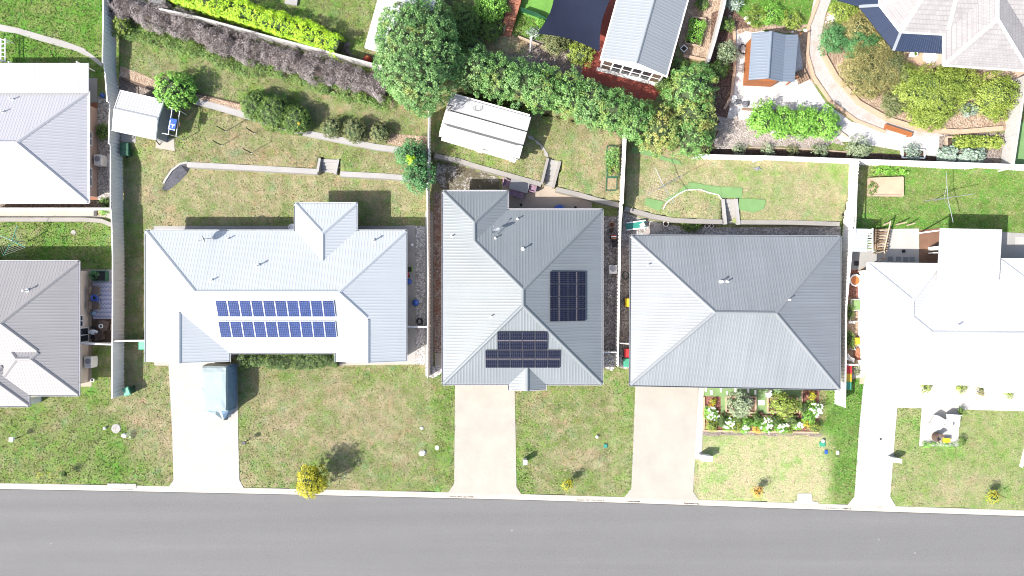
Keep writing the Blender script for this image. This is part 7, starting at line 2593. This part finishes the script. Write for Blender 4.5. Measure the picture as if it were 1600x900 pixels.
bed('tray bed of low plants on the soil strip', [(1410, 232), (1445, 234), (1445, 247), (1411, 246)], 'white', ZC, .25, .1)
bed('sandpit with pale sand on the bright green back lawn', [(1358, 279), (1411, 277), (1411, 306), (1358, 305)], 'timber_pale', 0, .3, .14, 'clay')
bed('green framed trellis bed next to the right fence, top one', [(949, 228), (966, 228), (965, 254), (948, 254)], 'dark_green', ZD, .3, .06, 'lawn')
bed('green framed trellis bed next to the right fence, middle one', [(948, 255), (966, 255), (966, 276), (949, 276)], 'dark_green', ZD, .3, .06, 'lawn')
bed('green framed bed next to the right fence, bottom one', [(948, 277), (964, 278), (963, 297), (947, 297)], 'dark_green', ZD, .25, .06, 'lawn')
bed('raised bed of lime green vegetables by the slatted fence', [(1480, 214), (1568, 215), (1566, 230), (1480, 230)], 'timber_pale', ZC, .3, .12)
# teal lounge, boards, timber pile
t = thing('sun_lounger', 'teal and white folded lounger by the curving wall', 'lounger', (*P2(992, 352, 0), 0))
mb = MB(); a = P2(993, 352, .4); mb.box((a[0], a[1], .4), (1.75, .5, .1), R(8)); mb.build('cushion', 'teal', t)
for dy in (-.32, .32):
    mb = MB(); mb.box((a[0] + .05, a[1] + dy, .42), (1.7, .1, .1), R(8)); mb.build('rail', 'white', t)
mb = MB(); mb.box((a[0] + .6, a[1] + .02, .5), (.4, .36, .1), R(30)); mb.build('pillow', 'offwhite', t)
for dx, dy in ((-.75, -.25), (.75, -.15), (.75, .35), (-.75, .2)):
    mb = MB(); mb.tube([(a[0] + dx, a[1] + dy, 0), (a[0] + dx, a[1] + dy, .36)], .03, 5); mb.build('leg', 'white', t)
t = thing('sprinkler', 'grey cross shaped sprinkler on the dry back lawn', 'sprinkler', (*P2(1183, 264, ZE), ZE))
mb = MB(); a = P2(1183, 264, ZE); mb.box((*a, ZE + .06), (.75, .1, .06), R(-10)); mb.box((*a, ZE + .07), (.4, .3, .07), R(20)); mb.build('base', 'steel', t)
mb = MB(); mb.lathe((*a, ZE + .08), [(.1, 0), (.05, .15), (.02, .2)], 8); mb.build('head', 'grey', t)
mb = MB(); a = P(1178, 252, ZE); mb.box((a[0], a[1], ZE + .04), (.3, .14, .08), .2); tag(mb.build('brick_block', 'offwhite'), 'pale block lying near the back fence', 'block')
PG = 'timber boards of the pile beside the back patio'
t = thing('timber_stack', 'open stack of timber boards beside the pale back patio', 'timber stack', (*P2(1380, 375, 0), 0))
rn = random.Random(4)
for k in range(9):
    y_ = 358.5 + k * 4.2
    mb = MB(); a, b = P(1374 - k * .4, y_ + 1.2, .55), P(1392 - k * .8, y_ - .2, .6)
    beam(mb, a, b, .14); mb.build('board', ['timber_pale', 'timber', 'timber_pale'][k % 3], t)
for x_ in (1377, 1388):
    mb = MB(); beam(mb, P(x_ + 2, 357, .42), P(x_ - 4, 394, .42), .16); mb.build('bearer', 'timber_dark', t)
mb = MB(); beam(mb, P(1392, 345, 1.2), P(1381.5, 392, .75), .12); mb.build('long_beam', 'timber_pale', t)
t = thing('timber_stack', 'dark low stack of boards left of the open one', 'timber stack', (*P2(1369, 375, 0), 0))
for k in range(4):
    mb = MB(); beam(mb, P(1367 + k * 2.2, 358, .2 + .05 * (k % 2)), P(1366 + k * 1.8, 390, .2 + .05 * (k % 2)), .16); mb.build('board', ['timber_dark', 'timber'][k % 2], t)
for k, q in enumerate((((1400, 351), (1417, 347)), ((1417, 352), (1430, 348.5)), ((1380, 352), (1393, 346)))):
    mb = MB(); beam(mb, P(*q[0], .1), P(*q[1], 1.0 if k < 2 else .8), .1)
    tag(mb.build('stake', 'timber_pale'), ['slanting pale stake at the lawn edge, left one', 'slanting pale stake at the lawn edge, right one', 'pale stake leaning over the timber stack'][k], 'stake', 'stakes at the lawn edge')
t = thing('gate', 'pale timber gate frame at the corner of the bright white roof', 'gate', (*P2(1380, 404, 0), 0))
for a, b in (((1368, 396), (1382, 392)), ((1382, 392), (1383, 404)), ((1383, 404), (1369, 411))):
    mb = MB(); beam(mb, P(*a, .9), P(*b, .9), .1); mb.build('rail', 'timber_pale', t)
for a in ((1368, 396), (1382, 392), (1383, 404)):
    mb = MB(); q = P2(*a, .5); mb.tube([(*q, 0), (*q, .9)], .05, 5); mb.build('post', 'timber_pale', t)
mb = MB(); p = P(1411.5, 392.5, .02); mb.box((p[0], p[1], .06), (.28, .28, .08)); tag(mb.build('drain_box', 'black'), 'black square drain on the pale back patio', 'drain')
t = thing('cabinet', 'white corner shelf under the patio roof edge', 'shelf', (*P2(1464, 390, 0), 0))
mb = MB(); mb.box((*P2(1463, 388, .8), .5), (.5, .3, 1.0)); mb.box((*P2(1462, 395, .8), .4), (.4, .12, .8)); mb.build('body', 'white', t)
t = thing('cold_frame', 'little glass cold frame behind the bright fence', 'cold frame', (*P2(1338, 485, 0), 0))
mb = MB()
for a, b in (((1330, 468), (1346, 468)), ((1346, 468), (1345, 502)), ((1345, 502), (1329, 502)), ((1329, 502), (1330, 468)), ((1330, 485), (1346, 485))):
    beam(mb, P(*a, .5), P(*b, .5), .06)
for a in ((1330, 468), (1346, 468), (1345, 502), (1329, 502)):
    q = P2(*a, .5); mb.tube([(*q, 0), (*q, .5)], .03, 5)
mb.build('frame', 'offwhite', t)
mb = MB(); mb.prism([P2(1331, 469, .45), P2(1345, 469, .45), P2(1345, 484, .45), P2(1331, 484, .45)], .44, .46); mb.build('pane', 'turf_pale', t)
mb = MB(); mb.box((*P2(1331, 503.5, .4), .4), (.55, .2, .1)); mb.build('shelf', 'white', t)
t = thing('stool', 'yellow plastic stool in the side garden', 'stool', (*P2(1338, 533, 0), 0))
mb = MB(); a = P2(1338, 533, .45); mb.box((a[0], a[1], .45), (.62, .62, .06)); mb.build('seat', 'yellow', t)
for dx, dy in ((-.25, -.25), (.25, -.25), (.25, .25), (-.25, .25)):
    mb = MB(); mb.tube([(a[0] + dx, a[1] + dy, 0), (a[0] + dx, a[1] + dy, .43)], .035, 5); mb.build('leg', 'yellow', t)
t = thing('bicycle', 'child bicycle lying by the yellow stool', 'bicycle', (*P2(1337, 549, 0), 0))
mb = MB(); a = P2(1336, 545, .1)
mb.tube([(a[0] - .4, a[1], .1), (a[0], a[1] - .1, .15), (a[0] + .4, a[1] + .05, .1)], .03, 5); mb.tube([(a[0], a[1] - .1, .15), (a[0] - .1, a[1] + .25, .12)], .03, 5); mb.build('frame', 'white', t)
for dx in (-.45, .45):
    mb = MB(); mb.tube([(a[0] + dx + .2 * math.cos(k), a[1] + .2 * math.sin(k), .08) for k in np.linspace(0, 6.28, 13)], .02, 5); mb.build('wheel', 'black', t)
mb = MB(); beam(mb, P(1324, 553, .5), P(1334, 566, .5), .14); mb.box((*P2(1329, 561, .4), .4), (.7, .35, .06), R(-20)); tag(mb.build('slide', 'white'), 'small white slide near the bright fence', 'slide')
mb = MB(); p = P(1342, 553, .1); mb.blob((p[0], p[1], .2), (.4, .55, .3), 2, .25); tag(mb.build('leaf_heap', 'terracotta'), 'rusty heap of leaves by the bright white eave', 'heap')
# patio of far right
WC = 'white armchairs on the small patio'
chair('white armchair turned on the small patio', 1464, 660, R(-30), 'white', .95, .42, .85, group=WC)
chair('white armchair with a dark cushion on the small patio', 1488, 657, R(-4), 'white', 1.1, .42, .85, group=WC)
mb = MB(); a = P(1490, 661.5, .5); mb.box((a[0], a[1], .5), (.12, .3, .1)); tag(mb.build('cushion', 'stone'), 'dark cushion on the white armchair', 'cushion')
table('low table with a yellow top on the small patio', 1479, 688, .65, .4, .45, R(-2), 'yellow')
t = thing('egg_chair', 'brown round tub chair on the small patio', 'chair', (*P2(1467, 686, 0), 0))
mb = MB(); a = P2(1467, 684, .5)
ri, ro = [], []
for k in range(13):
    an = R(20 + k * 20)
    ro.append((a[0] + .42 * math.cos(an), a[1] + .42 * math.sin(an)))
    ri.append((a[0] + .32 * math.cos(an), a[1] + .32 * math.sin(an)))
for i in range(12):
    mb.face([(*ri[i], .8), (*ro[i], .8), (*ro[i + 1], .8), (*ri[i + 1], .8)]); mb.face([(*ro[i], .1), (*ro[i + 1], .1), (*ro[i + 1], .8), (*ro[i], .8)]); mb.face([(*ri[i + 1], .1), (*ri[i], .1), (*ri[i], .8), (*ri[i + 1], .8)])
mb.build('shell', 'brown', t)
mb = MB(); mb.lathe((a[0], a[1], .05), [(.28, 0), (.33, .3), (.3, .38), (.1, .4)], 14); mb.build('seat', 'taupe', t)
disc('ball', 'small dark spot cap on the narrow pale driveway', 'cap', 1376, 686, .09, 'dark', .03, .02)
wall_run('white edge of the path at the right border', [(1606, 690), (1601, 712), (1596, 730)], .12, 0, .25, 'white', name='garden_edging', cat='edging')
# top right bits
t = thing('table', 'round white table on the clay terrace', 'table', (*P2(1453, 88, ZC), ZC))
mb = MB(); a = P2(1453, 88, ZC + .75); mb.lathe((a[0], a[1], ZC + .74), [(.6, -.03), (.62, 0), (.55, .02)], 22); mb.build('table_top', 'white', t)
mb = MB(); mb.lathe((a[0], a[1], ZC), [(.3, 0), (.3, .04), (.05, .08), (.05, .7)], 12); mb.build('pedestal', 'white', t)
for k, (x, y, m) in enumerate(((1425, 85, 'white'), (1431, 84, 'lf_yelgreen'))):
    pot(['white pot under the navy verandah', 'pot of yellow flowers under the navy verandah'][k], x, y, .22, .4, 'white', m, z=ZC)
t = thing('bench', 'orange timber bench against the brick edging', 'bench', (*P2(1404, 204, ZC), ZC))
mb = MB(); a, b = P(1382, 197, ZC + .42), P(1425, 211, ZC + .42); d = math.atan2(b[1] - a[1], b[0] - a[0]); L = math.hypot(b[0] - a[0], b[1] - a[1])
c0 = ((a[0] + b[0]) / 2, (a[1] + b[1]) / 2)
for k in range(3):
    mb.box((c0[0] + math.sin(d) * (k - 1) * .14, c0[1] - math.cos(d) * (k - 1) * .14, ZC + .42), (L, .12, .05), d)
mb.build('seat', 'timber_orange', t)
for s in (-.42, .42):
    mb = MB(); mb.box((c0[0] + math.cos(d) * L * s, c0[1] + math.sin(d) * L * s, ZC + .2), (.1, .36, .4), d); mb.build('leg', 'timber_orange', t)
t = thing('pallet', 'weathered timber pallet right of the timber shed', 'pallet', (*P2(1253, 119, ZC), ZC))
a = P2(1253, 119, ZC + .3)
for k in range(5):
    mb = MB(); mb.box((a[0] + math.cos(R(25)) * (k - 2) * .22, a[1] + math.sin(R(25)) * (k - 2) * .22, ZC + .28), (.15, 1.1, .04), R(25)); mb.build('board', 'timber', t)
for k in (-1, 0, 1):
    mb = MB(); mb.box((a[0] - math.sin(R(25)) * k * .48, a[1] + math.cos(R(25)) * k * .48, ZC + .19), (1.05, .1, .12), R(25)); mb.build('bearer', 'timber_dark', t)
for k, (x, y, rz, m, lab) in enumerate(((1203, 132, .9, 'teal', 'teal garden tools leaning at the timber shed front'), (1190, 131, .5, 'brown', 'brown tools at the left of the timber shed front'), (1230, 131, .7, 'terracotta', 'reddish plank leaning at the timber shed'))):
    t = thing('garden_tools', lab, 'tools', (*P2(x, y, ZC), ZC))
    for j in range(3 if k < 2 else 1):
        mb = MB(); q = P2(x + j * 3 - 2, y + 2, ZC); mb.tube([(*q, ZC + .03), (q[0] + .18, q[1] + .32, ZC + 1.0)], .03 if k < 2 else .07, 5); mb.build('handle', m, t)
mb = MB(); q = P(1310, 203, ZC); beam(mb, P(1308, 201, ZC + .1), P(1325, 214, ZC + .1), .16); tag(mb.build('timber_log', 'timber_pale'), 'pale timber log beside the bright green bushes', 'log')
t = thing('basketball_hoop', 'blue basketball board on a white tube frame at the gabled shed', 'basketball hoop', (*P2(270, 200, zs), zs))
mb = MB()
za_ = zs + 1.9
fr = [P(269, 170, za_), P(281, 173, zs + 1.5), P(275, 213, zs + 1.5), P(263, 210, za_)]
mb.tube(fr + [fr[0]], .035, 6)
mb.tube([P(258, 163, za_), fr[0]], .03, 5); mb.tube([P(253, 208, za_), fr[3]], .03, 5)
for q in (fr[1], fr[2]):
    mb.tube([q, (q[0] - .1, q[1], zs)], .03, 5)
mb.build('frame', 'white', t)
a = P(269.5, 194.5, zs + 1.95)
mb = MB(); mb.box(a, (.62, 1.0, .05), R(-12)); mb.build('backboard', 'blue', t)
mb = MB()
for dx, dy, w_, d_ in ((-.02, -.44, .5, .06), (-.24, 0, .06, .8), (0, 0, .28, .06), (.02, -.12, .06, .3), (.1, -.06, .16, .16)):
    mb.box((a[0] + dx, a[1] + dy, a[2] + .032), (w_, d_, .012), R(-12))
mb.build('white_marking', 'white', t)
mb = MB(); b = P(277.5, 194, zs + 1.8); mb.tube([(b[0] + .2 * math.cos(k), b[1] + .2 * math.sin(k), b[2]) for k in np.linspace(0, 6.28, 15)], .025, 5); mb.build('rim', 'terracotta', t)
mb = MB(); beam(mb, P(242, 217, .7 + zs), P(249, 226, zs + .05), .09); tag(mb.build('prop_pole', 'dark'), 'dark pole leaning at the gabled shed corner', 'pole')
t = thing('trellis', 'small white trellis at the left edge above the flat patio roof', 'trellis', (*P2(3, 80, 0), 0))
mb = MB()
for x_ in (1.5, 8):
    mb.tube([P(x_, 60, 1.0), P(x_, 97, 1.0)], .05, 5)
for k in range(6):
    mb.tube([P(1.5, 62 + k * 6.5, 1.0), P(8, 62 + k * 6.5, 1.0)], .03, 4)
mb.build('lattice', 'white', t)
for x_, y_ in ((1.5, 61), (8, 61), (1.5, 96), (8, 96)):
    mb = MB(); q = P2(x_, y_, 1); mb.tube([(*q, 0), (*q, 1.0)], .04, 5); mb.build('leg', 'white', t)
t = thing('bench', 'grey timber bench with rusty items on the pale strip', 'bench', (*P2(154, 333, 0), 0))
mb = MB(); mb.box((*P2(149, 333, .3), .3), (.28, .5, .06)); mb.build('seat', 'dark', t)
mb = MB(); mb.box((*P2(156, 333, .2), .15), (.5, .4, .2)); mb.build('tray', 'timber', t)

# ------------------------------------------------------------------ grass blades over every lawn
def grass():
    xs, ys, g, pale = GRID
    rn = np.random.RandomState(11)
    n = 330000
    X = rn.uniform(-48, 48, n)
    Y = rn.uniform(-21, 27.5, n)
    ix = np.clip(np.searchsorted(xs, X) - 1, 0, len(xs) - 2)
    iy = np.clip(np.searchsorted(ys, Y) - 1, 0, len(ys) - 2)
    Z = np.zeros(n)
    for zz, poly in ZW:
        ins = inside_np(X, Y, poly)
        Z = np.where(ins, zz * (ramp_b(X, Y) if poly is ZW[0][1] else 1), Z)
    px, py = X * FX / (H - Z) + 800, 450 - Y * FX / (H - Z)
    ok = (py < np.interp(px, [a for a, b in KERB_BACK], [b for a, b in KERB_BACK]) - 1.0)
    for poly in NOGRASS:
        a = np.array(poly)
        near = (X > a[:, 0].min()) & (X < a[:, 0].max()) & (Y > a[:, 1].min()) & (Y < a[:, 1].max()) & ok
        if near.any():
            sub = np.where(near)[0]
            ins = inside_np(X[sub], Y[sub], poly)
            ok[sub[ins]] = False
    gr = g[iy, ix]
    # dry places are thinner
    ok &= rn.rand(n) < (0.45 + 0.6 * gr) * (1 - 0.7 * pale[iy, ix])
    X, Y, Z, gr = X[ok], Y[ok], Z[ok], gr[ok]
    k = len(X)
    a = rn.uniform(0, 6.28, k)
    hgt = rn.uniform(0.02, 0.075, k) * (0.7 + 0.8 * gr)
    w = rn.uniform(0.025, 0.06, k)
    lean = rn.normal(size=(k, 2)) * 0.05
    p0 = np.stack([X - w * np.cos(a), Y - w * np.sin(a), Z - 0.01], 1)
    p1 = np.stack([X + w * np.cos(a), Y + w * np.sin(a), Z - 0.01], 1)
    p2 = np.stack([X + w * .6 * np.cos(a) + lean[:, 0], Y + w * .6 * np.sin(a) + lean[:, 1], Z + hgt], 1)
    p3 = np.stack([X - w * .6 * np.cos(a) + lean[:, 0], Y - w * .6 * np.sin(a) + lean[:, 1], Z + hgt * .9], 1)
    Q = np.stack([p0, p1, p2, p3], 1)
    patch = np.sin(X * 1.3 + 1.1 * np.sin(Y * .9)) * .12 + np.sin(Y * 2.1 + X * .6) * .1
    t = np.clip(gr * 1.25 - 0.1 + patch + rn.normal(size=k) * .3, 0, 1)
    o = quads_obj('grass', Q, t, 'grassblade', None, (0, 0, 0))
    tag(o, 'short mown grass standing on all the lawns', 'grass', kind='stuff')


grass()
